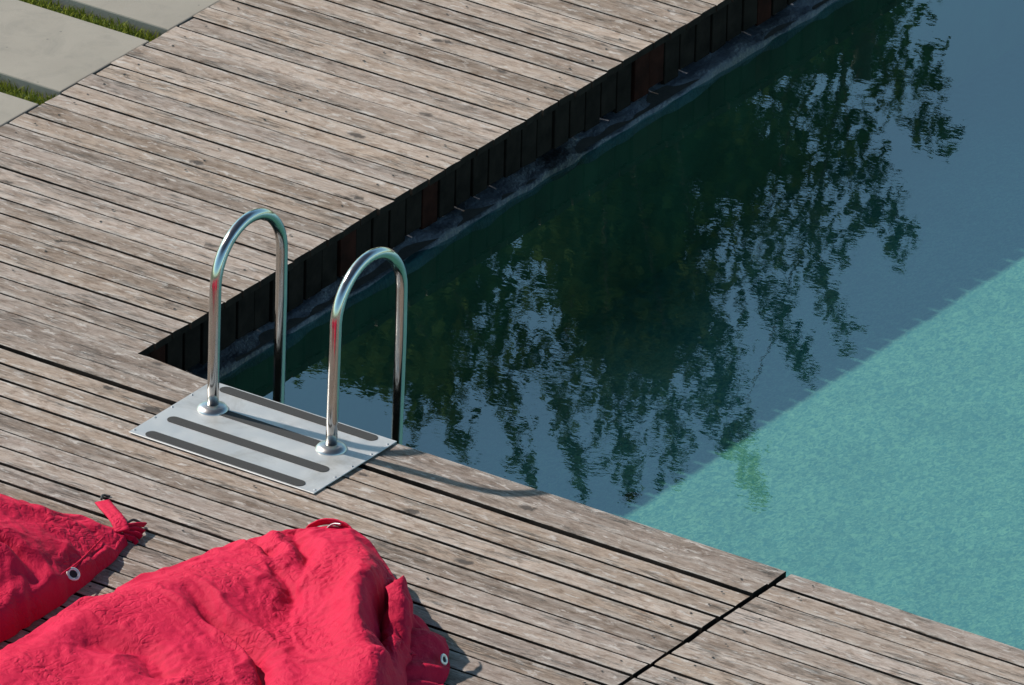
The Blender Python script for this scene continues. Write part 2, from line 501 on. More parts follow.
# joists below (seen only through the gaps)
def joists(parent, xs, y0, y1):
    bm = bmesh.new()
    for x in xs: bm_box(bm, x - .03, x + .03, y0, y1, -.12, -.0285)
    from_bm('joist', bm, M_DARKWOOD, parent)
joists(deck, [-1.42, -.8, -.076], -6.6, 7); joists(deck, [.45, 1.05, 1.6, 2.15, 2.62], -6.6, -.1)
joists(deck2, [2.80, 3.4, 4.0, 4.6], -6.6, -.1)

# vertical skirting boards below the pool edge of the arm
def skirting():
    bmA, bmB = bmesh.new(), bmesh.new()
    y = -.02
    i = 0
    while y < 7.0:
        w = .094 + random.uniform(-.004, .003)
        bmx = bmB if i in (0, 1, 12, 17, 30, 31, 38) else bmA
        x = -.040 + random.uniform(-.004, .004)
        bm_box(bmx, x, x + .018, y, y + w, -.196 + random.uniform(-.015, .012), -.0288, .002, 1)
        y += .1038; i += 1
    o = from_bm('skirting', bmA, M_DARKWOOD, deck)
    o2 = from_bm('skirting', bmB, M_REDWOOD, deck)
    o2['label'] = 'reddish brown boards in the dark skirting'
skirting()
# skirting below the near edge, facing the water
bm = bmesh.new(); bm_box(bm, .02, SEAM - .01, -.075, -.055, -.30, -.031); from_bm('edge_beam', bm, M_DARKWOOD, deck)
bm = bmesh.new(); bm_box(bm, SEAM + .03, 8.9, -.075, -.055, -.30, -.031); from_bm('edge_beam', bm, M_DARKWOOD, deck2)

# ------------------------------------------------------------------ concrete slabs and grass
slabs = [(2.242, 2.86, 'pale grey concrete slab at the top corner, beyond both grass strips'),
         (1.572, 2.120, 'pale grey concrete slab lying between the two grass strips'),
         (.895, 1.44, 'pale grey concrete slab at the left edge, in front of the nearer grass strip')]
for y0, y1, lab in slabs:
    bm = bmesh.new()
    bm_box(bm, -4.2, -1.502, y0, y1, -.075, -.006, .006, 2)
    o = from_bm('concrete_slab', bm, M_CONC)
    me = o.data
    tag(o, lab, 'paving slab', 'concrete slabs beside the deck')
def grass(rects, n_per_m2=9000):
    V, F, A = [], [], []
    for x0, x1, y0, y1 in rects:
        for _ in range(int((x1 - x0) * (y1 - y0) * n_per_m2)):
            x, y = random.uniform(x0, x1), random.uniform(y0, y1)
            h = random.uniform(.016, .044); a = random.uniform(0, 6.28); w = random.uniform(.0015, .0035)
            lx, ly = random.gauss(0, .016), random.gauss(0, .016)
            b = len(V); s = random.random()
            dx, dy = math.cos(a) * w, math.sin(a) * w
            V += [(x - dx, y - dy, -.058), (x + dx, y + dy, -.058), (x + dx * .7 + lx * .5, y + dy * .7 + ly * .5, -.058 + h * .7), (x - dx * .7 + lx * .5, y - dy * .7 + ly * .5, -.058 + h * .7), (x + lx, y + ly, -.058 + h)]
            F += [(b, b + 1, b + 2, b + 3), (b + 3, b + 2, b + 4)]
            A += [s] * 5
    o = pydata('grass', V, F, M_GRASS)
    at = o.data.attributes.new('shade', 'FLOAT', 'POINT'); at.data.foreach_set('value', np.array(A, dtype=np.float32))
    return tag(o, 'green grass growing in the strips between concrete slabs', 'grass', kind='stuff')
grass([(-4.2, -1.503, 2.123, 2.240), (-4.2, -1.503, 1.442, 1.570)], 14000)

# ------------------------------------------------------------------ pool ladder
lad = empty('pool_ladder', (.714, -.283, 0))
tag(lad, 'polished steel pool ladder with two arched handrails on a slotted plate', 'pool ladder')
LX, LY = .714, -.283
def lp(o): return o
bm = bmesh.new(); bm_box(bm, .326 - LX, 1.102 - LX, -.528 - LY, -.036 - LY, .0055, .0095, .0012, 1)
plate = from_bm('top_plate', bm, M_BRUSHED, lad)
def strip(x0, x1, y, w=.046):
    V = []; n = 10; r = w / 2
    for s, cx in ((1, x1 - r), (-1, x0 + r)):
        for i in range(n + 1):
            a = -math.pi / 2 + math.pi * i / n
            V.append((cx + s * r * math.cos(a), y + s * r * math.sin(a)))
    m = len(V)
    vv = [(p[0] - LX, p[1] - LY, .0093) for p in V] + [(p[0] - LX, p[1] - LY, .0112) for p in V]
    ff = [tuple(range(m, 2 * m))] + [(i, (i + 1) % m, m + (i + 1) % m, m + i) for i in range(m)]
    pydata('grip_strip', vv, ff, M_RUBBER, plate)
strip(.384, 1.040, -.068); strip(.400, 1.000, -.217); strip(.374, 1.044, -.362); strip(.380, 1.040, -.497)
for x in (.336, 1.090):
    for y in (-.505, -.385, -.285, -.170, -.075):
        V, F = lathe([(.0004, .0021), (.003, .0020), (.0046, .0012), (.0050, 0)], 14, (x - LX, y - LY, .0094))
        pydata('screw_head', V, F, M_STEELSCREW, plate, smooth=True)
TR = .0205
def rail(x, y, lean):
    path = []
    w, hs = .392, .468
    r = w / 2
    for z in (-.0, .12, .24, .36, hs): path.append((x + lean * z, y, z))
    for i in range(1, 24):
        a = math.pi * i / 24
        path.append((x + lean * hs, y + r - r * math.cos(a), hs + r * math.sin(a)))
    for z in (hs, .3, .1, -.1, -.3, -.55, -.8): path.append((x + lean * hs * (1 if z > .3 else max(0, (z + .2) / .5)) , y + w, z))
    path = [(p[0] - LX, p[1] - LY, p[2]) for p in path]
    V, F = sweep(path, TR, 28)
    o = pydata('handrail', V, F, M_CHROME, lad, smooth=True)
    prof = [(.0005, .0285), (TR + .003, .0285), (TR + .007, .027), (.036, .025), (.047, .0205), (.053, .0135), (.0555, .0098), (.0555, .0096)]
    V, F = lathe(prof, 40, (x - LX, y - LY, 0))
    pydata('base_flange', V, F, M_SATIN, o, smooth=True)
rail(.454, -.213, .012); rail(.954, -.217, .022)
for z in (-.36, -.62):
    bm = bmesh.new(); bm_box(bm, .474 - LX, .934 - LX, .150 - LY, .205 - LY, z - .012, z + .012, .004, 2)
    from_bm('tread', bm, M_BRUSHED, lad)

BIG_BAG_GRID = (120, 186, 18, 0)
# draped-cloth offsets from the base shape: height steps along each row (half millimetres), then sideways shifts (millimetres, every third point)
BIG_BAG_HEIGHT = [
[0,9,-14,-5,-15,1,12,9,-12,-30,-6,12,-10,0,4,17,-6,-7,-9,6,-6,7,1,-9,11,-2,-9,4,-3,7,3,-13,0,0,2,14,1,-2,-13,0,0,2,2,3,12,-5,-12,7,-5,4,-5,6,-3,16,-4,-14,9,10,-16,0,6,1,-10,4,3,-8,-1,7,-7,6,10,-14,1,6,-6,5,-3,-1,6,-5,-1,4,-5,9,-4,-6,5,-6,1,4,-6,5,-2,4,-7,0,1,-2,4,-4,9,4,-11,5,19,-9,-17,17,3,-12,-7,1,-1,6,20,2,11,-10,3,22,-5],
[0,8,-19,2,-10,3,11,1,-21,-28,10,-9,5,7,15,-9,-6,-10,5,-3,3,4,-9,10,-1,-10,6,-2,4,3,-13,2,-2,0,2,15,-9,-7,1,10,4,4,-1,-1,-11,-3,10,-4,-5,2,7,-9,14,3,-12,-1,14,1,-16,5,-1,5,-11,6,-6,5,2,0,-8,-1,13,2,-13,6,3,-7,4,-2,6,-5,0,-1,3,-5,9,-2,-8,6,-6,6,-7,3,-2,6,-8,3,-2,-2,0,4,-5,10,4,-14,16,6,-7,-16,19,-11,-2,-3,-3,2,21,15,9,-8,-1,19,-6],
[0,5,-18,4,1,2,6,-9,-31,-13,2,3,17,9,-4,-14,-7,-1,6,1,2,-11,10,0,-11,6,5,1,-1,-13,4,-1,-1,-2,3,13,-12,-3,2,8,1,7,-12,-4,7,-5,8,-5,-1,8,0,-8,17,-9,-7,12,-7,8,-12,-2,9,1,-3,-8,8,-8,1,6,-7,3,-3,13,0,-12,1,7,-6,6,3,-5,-3,0,5,-5,0,8,-2,-9,7,-3,4,-9,2,7,-7,-1,2,-4,0,-1,4,-5,12,-2,-11,19,3,-8,-14,17,-14,-3,-1,2,10,27,11,0,-5,12,-5],
[0,4,-16,-2,2,4,6,-18,-29,1,10,-2,17,-10,4,-14,-5,2,4,3,-10,11,-1,-8,-3,8,-4,6,-12,4,-3,0,-2,6,0,10,-14,5,3,-1,3,7,-13,0,7,-6,-1,8,-4,9,-11,4,14,-6,-12,1,11,-6,4,-10,7,-5,6,-8,6,-9,1,7,-6,-3,12,1,-7,8,-9,-1,8,-5,1,5,-3,-4,7,-5,0,0,7,-4,-8,10,1,-9,4,3,-3,-7,4,-4,1,-3,1,3,-5,12,-11,1,19,-3,-15,-5,16,-15,-1,1,9,29,10,7,-2,2,-4],
[0,7,-12,3,-1,4,-22,-11,-18,15,-7,16,-10,-3,7,-14,-1,8,2,-12,10,-1,-1,-8,6,-6,10,-11,3,0,0,-6,7,4,3,1,-14,11,3,1,2,2,-13,4,0,3,-7,8,2,3,-13,15,2,-1,-13,-3,7,10,-3,-12,5,-5,9,-7,4,-9,6,-4,4,-7,12,-10,2,-1,8,0,-7,7,-6,0,1,0,6,0,-5,-3,6,5,-11,5,0,3,-10,1,6,-6,-2,4,-5,2,-3,1,4,-6,11,-15,16,8,-8,-15,12,1,-12,1,7,30,2,19,5,-7,-5],
[0,9,-6,5,-1,-27,-15,-17,13,-4,15,-10,-5,-1,10,-14,10,2,-12,9,-6,0,1,-3,6,-7,9,-10,3,-3,6,-1,-1,-3,11,-10,-2,12,-2,-5,2,9,-5,-8,10,-7,3,-3,3,6,-11,16,-9,7,-4,-8,12,-7,6,-3,-11,10,3,-2,-3,-9,9,-2,-9,9,3,-10,-2,1,0,5,7,-9,1,4,5,-1,-5,2,3,-7,6,5,-6,-8,5,5,-10,3,-2,4,-6,0,4,-6,1,-1,5,-8,8,1,-12,18,5,-16,-4,12,-1,-10,5,30,-1,22,13,-9,-9],
[0,10,1,5,-29,-24,-16,10,0,13,-1,-14,-4,14,-12,9,2,-10,0,7,-9,1,1,7,-7,0,8,-11,1,6,-1,-7,0,6,7,-11,11,-5,-3,0,4,6,-9,2,9,-8,-3,2,9,-8,-1,13,-12,4,-6,2,12,-12,0,5,-8,11,-6,1,-9,9,-2,-9,0,8,4,-10,-2,4,1,-3,10,-7,5,4,-1,-5,0,7,-6,-3,5,6,-10,-3,6,3,-10,4,-3,-1,4,-6,1,4,-7,1,4,-2,-6,9,-2,-8,20,-4,-16,9,5,-2,-5,30,-4,15,28,-10,-12],
[0,12,7,-5,-28,-34,-2,10,7,6,-15,-11,14,3,-12,10,-6,-2,8,-9,0,5,4,-3,-7,9,-6,3,-6,7,-8,-1,6,6,0,-9,12,-3,-4,-3,9,-5,-3,10,-2,0,-8,11,-6,-6,12,2,-14,-1,0,13,4,-13,-3,-1,5,10,-4,-12,3,7,-11,3,-2,3,6,-9,-1,-2,7,-4,1,9,-6,0,-1,7,-2,5,-8,-1,5,5,-11,1,5,1,-9,3,2,-6,5,-3,-3,6,-2,-5,4,-6,0,-2,9,-11,5,19,-15,-8,10,-7,5,27,-5,11,31,-9,-9],
[0,11,0,2,-45,-3,-12,4,7,7,-20,-1,17,-10,-6,9,-6,8,-9,0,3,3,3,-10,7,0,-6,5,-4,6,-10,6,4,3,-4,-5,12,-5,-6,6,4,-3,-5,9,-3,-5,-1,11,-10,0,12,-7,-9,5,-5,11,6,-13,-1,-3,14,-5,-3,-7,8,2,-11,-1,8,1,2,-3,-8,2,-3,7,-4,1,9,-2,-6,6,6,-1,-10,3,3,5,-11,6,1,-1,-8,7,-5,-2,4,-6,6,0,-1,-1,-1,-7,1,-5,9,-1,-10,20,2,-16,3,-6,18,17,4,-4,33,-7,-6],
[0,12,9,-24,-35,10,-10,4,8,-20,-9,12,14,-9,-12,3,11,-11,3,3,-2,5,-9,1,7,-7,-2,6,1,1,-9,6,6,-7,-3,7,7,-10,1,6,-4,1,-4,5,5,-10,2,10,-12,6,8,-10,-7,6,-6,4,12,-12,-3,-1,14,-8,-7,4,-1,6,-10,-1,8,-4,-3,7,-2,-2,-1,-5,10,-7,-1,1,1,11,-4,-3,-2,9,4,-7,-5,6,-6,0,-1,7,-7,0,2,-4,4,-6,0,-1,0,2,-6,1,-2,10,-12,6,19,-10,-14,-1,8,21,15,-8,29,-4,-4],
[0,9,8,-40,-11,12,-5,5,-21,-12,14,8,3,-7,-12,13,-7,-4,0,9,1,-10,0,5,-4,0,4,-7,3,5,-8,4,7,-9,5,1,9,-11,5,-1,-3,-1,0,8,1,-10,9,3,-11,2,11,-7,-9,7,-6,0,13,-3,-10,-1,14,-4,-11,0,0,8,-8,-2,6,2,-8,5,-5,-2,-1,7,-2,5,-8,8,-5,9,-6,3,-5,10,3,-10,2,1,-5,6,-3,5,-8,3,-2,-2,3,-6,4,-1,-2,2,-6,-1,-3,12,-11,-3,20,5,-14,-8,7,8,29,-9,23,0,-3],
[0,7,5,-42,6,9,-1,-22,-18,8,3,14,0,-16,9,3,-8,-3,-1,11,-5,-6,6,-5,4,1,1,-9,7,-4,6,0,0,-7,9,-1,7,-11,5,-4,-1,0,2,7,-9,5,-4,8,-4,-6,12,-5,-10,4,5,-9,12,4,-10,-6,14,-2,-11,3,-5,7,-1,-2,-3,7,-11,2,1,5,-8,1,7,0,-7,10,-6,5,-5,5,-6,9,3,-9,-1,1,-1,8,3,-9,2,-4,5,-1,-6,-1,6,-1,0,-1,-3,-7,-3,12,-4,-10,8,20,-5,-13,1,8,31,-10,16,6,-3],
[0,7,0,-39,6,14,-12,-25,-9,4,6,17,-6,-13,8,9,-9,-2,5,-5,8,-4,-6,7,-8,3,4,-9,5,4,-8,0,1,0,12,1,2,-11,4,0,-4,7,0,-7,3,-4,0,7,1,-9,12,-10,-4,10,-2,-8,5,12,-7,-10,13,0,-12,4,-6,-1,0,6,-5,7,-9,7,4,-8,2,-7,3,4,-5,11,-1,-9,0,8,-6,3,8,-8,4,-4,0,6,3,-10,1,-1,6,-5,-4,4,2,-7,-1,-1,5,-3,-7,10,1,-11,-1,19,9,-12,-6,7,33,-8,1,16,-2],
[0,6,-6,-33,7,14,-25,-16,-5,3,5,17,-13,-3,11,-2,7,-1,-3,-8,4,4,-9,8,-8,5,2,-9,6,-6,6,1,3,3,-8,4,6,-10,0,1,1,6,-8,6,-3,-3,-1,1,7,-10,11,-12,8,3,-3,-7,9,8,-9,-10,6,9,-8,-8,9,-2,-7,3,-3,7,-8,7,6,-13,4,-6,1,0,0,12,-2,-9,5,-1,5,-6,4,6,-8,8,-4,0,5,-8,6,0,-6,2,-2,-3,5,-7,2,-3,-2,5,-9,8,4,-5,-11,11,21,-3,-10,1,34,-1,-8,17,-2],
[0,5,-13,-25,9,13,-32,-12,-3,7,13,-10,13,-11,-3,7,11,-9,-5,7,4,-10,6,-4,-4,4,-4,5,-5,7,-2,-5,2,10,-9,6,3,-8,-1,6,4,-9,6,2,-3,-4,-4,9,-3,-6,9,-11,12,-6,-6,9,5,4,-16,6,5,-11,-4,3,6,-9,-1,2,5,-7,0,5,9,-15,4,-4,5,0,-3,9,-8,3,-5,7,2,-5,7,3,-9,3,8,-1,-9,0,7,-6,4,-5,-2,3,0,-6,4,-5,1,-4,4,-6,10,-1,-12,3,23,6,-6,-6,30,6,-9,14,-3],
[0,5,-27,-8,12,5,-35,-8,10,6,2,-12,8,9,-15,14,-4,-4,-1,9,-7,-4,1,7,-2,-8,0,1,8,-7,-2,0,2,11,-3,-8,3,7,-3,-5,8,-8,10,-4,-6,-1,10,-7,-4,10,-7,5,-6,7,-11,8,1,7,-15,4,8,-14,3,3,-6,-2,8,1,-9,5,3,3,4,-16,0,6,-5,-1,9,-5,-3,1,2,-2,9,-6,1,8,-6,-1,9,-2,-7,8,-6,-1,-2,5,0,-3,-5,2,-2,5,-9,5,-2,-6,4,9,-13,-5,22,13,-12,11,16,12,-9,10,-3],
[0,7,-29,-5,12,-1,-36,7,-8,3,9,-8,6,11,-16,15,-6,-3,7,-6,-2,5,-7,6,3,-2,-8,6,1,-7,5,-2,-3,10,-3,-6,8,0,-6,1,6,-8,10,0,-10,10,1,-11,5,1,6,-12,0,8,-11,6,1,8,-15,5,8,-15,0,3,-4,1,7,-7,4,-5,6,0,9,-16,2,5,-7,0,9,-4,-4,3,-3,0,4,7,-8,6,3,-8,9,-4,-3,10,-7,1,-1,-4,5,-7,1,-2,1,6,-11,6,-6,-2,3,9,-6,-12,11,24,-11,1,14,26,-7,4,-2],
[0,8,-28,-2,11,-8,-32,6,-13,3,11,3,-2,11,-16,14,-3,2,-8,5,-5,0,3,-6,2,8,-1,-10,-1,0,9,-4,-4,10,-4,-4,9,-6,-2,8,-8,2,4,5,-9,11,-2,-6,-6,11,-2,-10,10,-7,-4,2,8,4,-15,6,7,-14,2,-3,0,4,4,-5,-3,5,-6,5,11,-16,6,1,-7,1,8,-7,1,-2,5,-2,1,6,-8,2,3,4,-6,10,-7,0,8,-8,3,-6,4,-1,-5,0,1,6,-11,4,1,-6,8,3,-3,-14,3,28,-8,-1,18,23,1,-5,-1],
[0,5,-23,1,10,-18,-26,5,-13,11,-1,11,-3,10,-17,10,8,-11,-1,0,5,-2,-6,-1,0,9,-2,-8,5,-4,7,-5,-3,4,7,-8,9,-6,-1,5,-6,9,3,-9,-1,10,-9,-5,1,11,-9,-2,10,-9,2,-3,8,1,-13,9,4,-15,0,4,1,-4,4,-6,6,-1,-4,6,9,-16,6,2,-8,1,7,-7,0,6,2,0,0,1,-7,7,-2,3,-5,4,7,-9,4,5,-9,4,-6,5,-4,-1,1,5,-11,-2,-1,8,2,-7,8,-13,-4,25,8,-9,10,27,10,-9,-3],
[0,4,-20,3,9,-27,-6,-24,4,14,4,5,3,0,-16,13,1,-8,3,2,-6,-3,6,1,-7,6,-7,0,6,-5,0,5,-7,2,9,-8,10,-5,3,-8,2,11,-2,-11,12,-6,-6,-1,2,10,-11,2,9,-11,-2,3,8,-3,-11,10,3,-13,2,-3,0,6,-6,5,1,-6,7,4,5,-17,7,2,-8,3,-2,6,-4,5,-1,-4,0,3,-4,8,0,-5,0,5,5,-8,8,2,-10,5,-5,6,-1,0,0,1,-11,2,-1,-6,9,-8,10,-10,-6,10,26,-8,2,25,19,-11,-5],
[0,5,-16,5,-6,-2,-37,-12,12,3,2,1,12,-1,-13,14,-5,-4,0,7,-6,1,-6,3,5,-9,8,0,0,-2,-5,5,-3,-2,9,-8,6,6,-3,-8,11,3,-10,-3,10,-10,2,0,-1,8,-12,10,3,-10,-3,9,3,-13,0,4,7,-13,3,2,-7,7,2,-8,0,6,1,-3,12,-16,6,3,-3,-6,0,4,7,-8,-2,0,1,0,1,7,-1,-6,6,5,-4,-4,10,3,-10,-2,6,0,-6,-2,-2,0,4,-6,6,-10,6,-3,-4,11,-11,1,26,7,-6,14,29,-9,-8],
[0,5,-2,-10,8,-19,-38,-7,8,1,-1,7,13,-7,-5,5,11,-8,2,-3,6,-11,-1,8,-5,-4,8,-5,-3,-1,7,-6,0,7,2,-7,11,-4,-4,-1,13,-4,-10,6,3,-9,4,-4,9,-9,-1,11,1,-10,-4,11,-4,-9,9,4,0,-7,-7,7,-3,-4,8,-8,4,1,-4,1,14,-16,4,5,-1,-1,-5,8,-6,4,-5,7,0,0,0,-7,0,0,2,3,5,-7,10,4,-8,-5,4,2,-7,-1,2,-1,-6,1,8,-12,-2,-2,-1,14,-2,-8,16,25,-2,1,30,-9,-7],
[0,6,5,-11,4,-28,-36,-4,1,3,10,4,6,3,0,-6,5,7,-11,2,8,-13,3,-2,5,-7,7,-5,-4,6,1,-6,7,1,-6,0,12,-7,-4,3,12,-13,1,4,-5,2,-5,11,-10,-2,8,-5,8,-1,-12,11,-9,-3,4,9,-10,0,-4,7,-6,7,-8,4,-4,0,5,-4,14,-14,5,-4,-1,7,1,1,-9,2,8,-6,0,2,-4,-1,5,1,0,-2,6,-7,7,9,-2,-3,-9,-1,6,-2,-2,-6,7,0,1,-9,2,-1,0,-8,11,-7,14,27,-5,6,27,-10,-7],
[0,8,10,-9,-3,-39,-29,3,-1,6,-2,2,7,-2,9,-4,2,11,-11,9,2,-14,-1,-1,1,7,-7,5,-5,5,-7,7,-4,6,-6,2,10,-9,-2,10,6,-15,3,-3,4,-4,0,10,-13,7,-6,-2,4,7,-12,9,0,-9,3,9,-12,-2,5,-4,9,-7,3,-6,2,0,5,-6,14,-14,5,-6,4,1,-2,5,-7,8,-4,2,-5,-1,5,0,-4,1,0,6,1,-6,4,9,-7,-1,6,0,-7,2,-5,3,2,-9,-1,5,-6,0,4,-12,11,7,3,29,-6,13,20,-9,-9],
[0,10,11,0,-19,-39,-27,4,4,-4,4,4,-2,11,-3,2,9,-6,6,-7,11,-13,3,-4,-1,8,-4,-6,8,0,-8,7,-6,3,7,-4,8,-10,2,11,1,-15,1,4,0,-6,11,0,-12,8,-7,-3,12,-9,-3,1,9,-1,-6,9,-12,3,-4,2,9,-11,6,-2,-3,3,4,-8,14,-13,3,-5,4,-4,6,0,-5,9,0,-8,0,4,0,-4,0,1,0,4,-4,1,11,-8,0,4,-4,2,6,-7,-2,4,-2,-8,4,-8,-1,4,2,-5,-9,18,15,19,5,-5,25,-8,-6],
[0,11,10,4,-28,-38,-24,-1,3,9,-5,3,9,3,7,2,-7,0,1,6,-7,9,-13,8,-7,6,-8,0,7,-1,-6,6,-6,8,4,1,1,-11,9,8,-5,-12,7,-2,-6,10,-5,3,-9,8,-8,-1,10,-8,7,-2,-9,10,4,0,-5,-11,7,1,5,-11,8,-3,0,7,-6,-7,15,-12,1,-4,3,-3,7,-6,0,10,-4,-5,6,-5,-1,4,-2,4,-1,-4,0,9,3,-9,2,-1,4,-3,-1,7,-2,-3,-7,2,-5,5,-9,-2,-1,5,-9,3,16,27,13,-7,19,-5,-4],
[0,11,8,8,-39,-31,-23,5,6,3,-2,-2,7,2,10,-5,-1,8,3,-8,0,8,-5,-9,11,-12,1,6,-7,0,8,-1,-6,7,1,-4,-1,7,-5,13,-11,-4,7,-7,4,8,-11,-2,-3,9,-10,7,-5,10,-3,-10,1,0,11,-9,6,0,-5,9,-11,-3,2,10,2,1,-1,-13,14,-10,-1,-4,3,-3,7,-6,6,-3,4,-6,2,7,-6,-2,5,-3,3,-5,1,10,-6,-4,2,3,-2,5,1,-6,4,-7,4,-7,-2,5,-1,-3,-9,4,-6,-1,10,27,24,-7,12,-2,-2],
[0,9,10,12,-42,-34,-21,3,10,-5,6,2,-3,3,13,-5,0,7,3,-9,7,2,-10,-4,12,-12,5,-6,-1,3,7,-8,6,1,-1,-5,3,5,-5,14,-11,3,-8,5,10,-2,-11,-2,-1,7,-10,7,-6,10,-11,-1,2,-2,11,-9,-1,11,1,-4,-10,9,-7,7,-3,0,9,-14,12,-6,-4,-2,-1,0,8,-6,5,-5,1,6,-4,0,8,-9,-1,-1,6,-5,2,8,-9,3,2,-3,5,-4,3,6,-9,3,-7,0,3,-9,-3,-1,2,-7,4,-5,7,19,32,6,-7,7,-1],
[0,8,13,13,-42,-37,-20,3,11,-2,-6,8,4,6,-4,8,-4,2,6,-9,4,4,-10,-1,12,-12,-1,6,0,-2,6,-9,5,-4,-1,8,0,-7,11,3,-3,-12,2,14,-7,-6,7,-2,-2,-9,7,-1,-6,11,-12,0,2,-3,11,-8,0,12,-5,-10,9,2,-9,0,5,-3,11,-13,2,8,0,1,-3,-7,6,-3,-5,8,-2,5,-2,-6,9,-5,1,-7,2,2,7,-9,-2,4,4,-4,6,-3,1,7,-1,-11,-3,8,-6,-8,1,-2,-4,0,-6,6,-1,18,33,12,-7,6,-2],
[0,11,12,8,-43,-29,-24,11,4,2,1,-8,3,5,10,-7,9,-4,6,-9,8,-5,-6,1,13,-12,-2,9,0,1,0,-2,-8,6,-5,9,-9,6,6,-9,4,-7,10,-3,8,-15,5,-5,-4,6,-5,-1,0,11,-12,3,0,-4,11,-8,8,2,-12,1,8,-8,9,-6,-3,0,14,-12,-3,-1,2,4,8,-4,-10,0,1,3,8,-7,-3,0,3,8,-1,-9,5,5,-4,-8,5,3,2,-5,7,2,0,-4,5,-6,-7,8,-9,-6,-1,3,-4,-2,-7,3,0,15,32,20,-7,3,-1],
[0,11,12,4,-40,-29,-21,11,-6,2,13,1,2,2,3,1,-9,8,1,-8,4,4,-10,2,12,-10,-3,8,-6,-2,0,7,-4,-6,3,9,-10,5,6,-11,-1,9,-6,3,10,-18,0,0,-1,7,-1,-3,-3,12,-13,6,-2,-5,11,-6,8,-4,-10,10,1,-8,2,9,-7,-6,15,-6,-3,0,-4,-2,11,-9,5,4,1,-7,-2,-1,3,7,-8,-2,2,4,-5,9,-9,3,-3,1,6,-4,1,0,1,0,7,-4,-8,9,-8,-5,-5,5,-7,0,-5,-2,2,12,29,27,-3,-3,1],
[0,11,11,2,-38,-28,-19,12,-10,4,13,-3,-3,7,-4,2,8,-8,9,-7,8,-8,-2,3,12,-3,-9,7,-2,-7,-4,9,-5,-2,9,-2,-8,6,6,-12,3,6,-7,3,10,-16,8,0,0,-9,-1,-1,3,10,-13,7,-9,9,3,0,2,-14,7,3,1,-8,0,6,6,-13,5,10,-1,-2,-3,-2,-6,8,-10,11,1,1,-5,-5,9,-4,3,-9,4,-3,2,6,-10,6,0,5,-4,5,1,-7,4,-2,4,-3,-6,8,-2,-8,-8,6,-7,-5,2,-5,1,12,23,33,0,-6,2],
[0,10,12,-1,-37,-25,-17,12,-13,5,12,-10,-1,3,11,-1,-3,12,-7,0,6,-11,7,0,7,-9,5,1,-1,-1,-2,-10,10,-6,6,-10,2,4,6,-11,10,-8,3,0,8,-13,7,-5,6,-9,0,-3,12,-9,-2,7,-9,8,-6,2,7,-12,8,0,4,-8,-3,10,6,-11,-4,10,-1,-8,-1,7,3,-1,-10,10,-5,6,-7,8,-5,-3,7,-8,5,2,1,-9,-1,2,8,-4,7,1,-7,-1,1,-1,0,-2,-2,2,8,-13,-1,-5,2,-3,-6,2,-4,12,23,32,5,-8,1],
[0,10,12,-4,-30,-23,-20,12,-16,8,8,-10,1,7,6,-6,12,4,3,-1,-11,-6,8,4,-8,-3,-1,0,0,1,8,-10,2,8,-9,-2,11,3,-13,10,-7,-3,0,11,-7,-3,6,-7,9,-5,-8,9,2,-8,6,-9,0,8,-9,2,7,-10,9,1,4,-4,-9,10,1,3,-14,2,2,6,-7,-2,10,-9,7,-5,-1,-1,10,2,-7,-5,9,-7,-1,-1,1,1,9,1,-9,-1,-1,3,2,9,1,0,-1,-2,-3,-7,5,-2,-12,1,-7,-2,4,-7,3,7,23,33,8,-8,-1],
[0,6,9,-3,-36,-25,3,5,-15,-1,3,12,-11,7,0,13,0,-8,7,-1,2,-11,0,0,0,9,-2,-6,-1,-1,10,-9,0,6,-8,2,11,-6,-7,12,-1,-5,-5,10,-8,4,-5,-1,10,-11,5,1,-6,7,-3,-9,8,2,-10,3,5,-8,7,8,0,-3,-11,8,5,-9,1,11,-1,-3,-2,-9,8,-8,1,8,2,-9,-1,4,4,-8,2,8,-7,1,7,0,-6,7,-1,-2,-7,9,3,-7,1,-1,0,2,1,-8,-2,3,-1,-13,3,-2,-5,2,-7,18,22,28,12,-10,-2],
[0,3,-1,4,-35,-20,-4,10,-4,-3,-5,14,0,-8,5,12,-10,7,-6,2,-1,0,6,-1,-8,8,-4,2,-2,-5,0,11,-11,-2,0,9,-4,5,-10,12,2,-9,-4,10,-8,-3,0,1,11,-12,-1,4,-5,8,-8,-3,7,4,-11,6,-4,-1,13,-5,-4,7,-1,-7,8,-9,15,-9,-3,-2,7,1,-9,4,-5,0,5,7,-11,10,-6,1,1,-1,9,0,-9,-4,6,-5,-1,1,0,10,-2,-4,4,0,-5,-3,0,4,-9,-2,6,-6,-7,5,-4,-2,-7,11,22,31,16,-8,-4],
[0,2,-10,6,-26,-8,-21,7,-7,1,11,3,-5,10,3,3,-9,-3,15,3,2,-3,-2,-6,-9,7,0,-1,-4,2,-5,3,10,-12,7,-1,-8,8,-9,10,7,-11,-4,8,-2,-3,-6,3,10,-10,-5,0,0,8,-7,-2,4,6,-11,6,-5,4,10,-7,-6,1,11,-1,-12,9,6,-13,2,-2,-1,3,7,-7,3,-5,4,6,-10,12,0,0,0,0,-5,6,0,-3,-10,0,9,-2,-2,6,-5,-1,3,-3,4,-4,-4,-2,4,-9,6,-9,2,1,-8,1,-6,8,19,33,19,-7,-5],
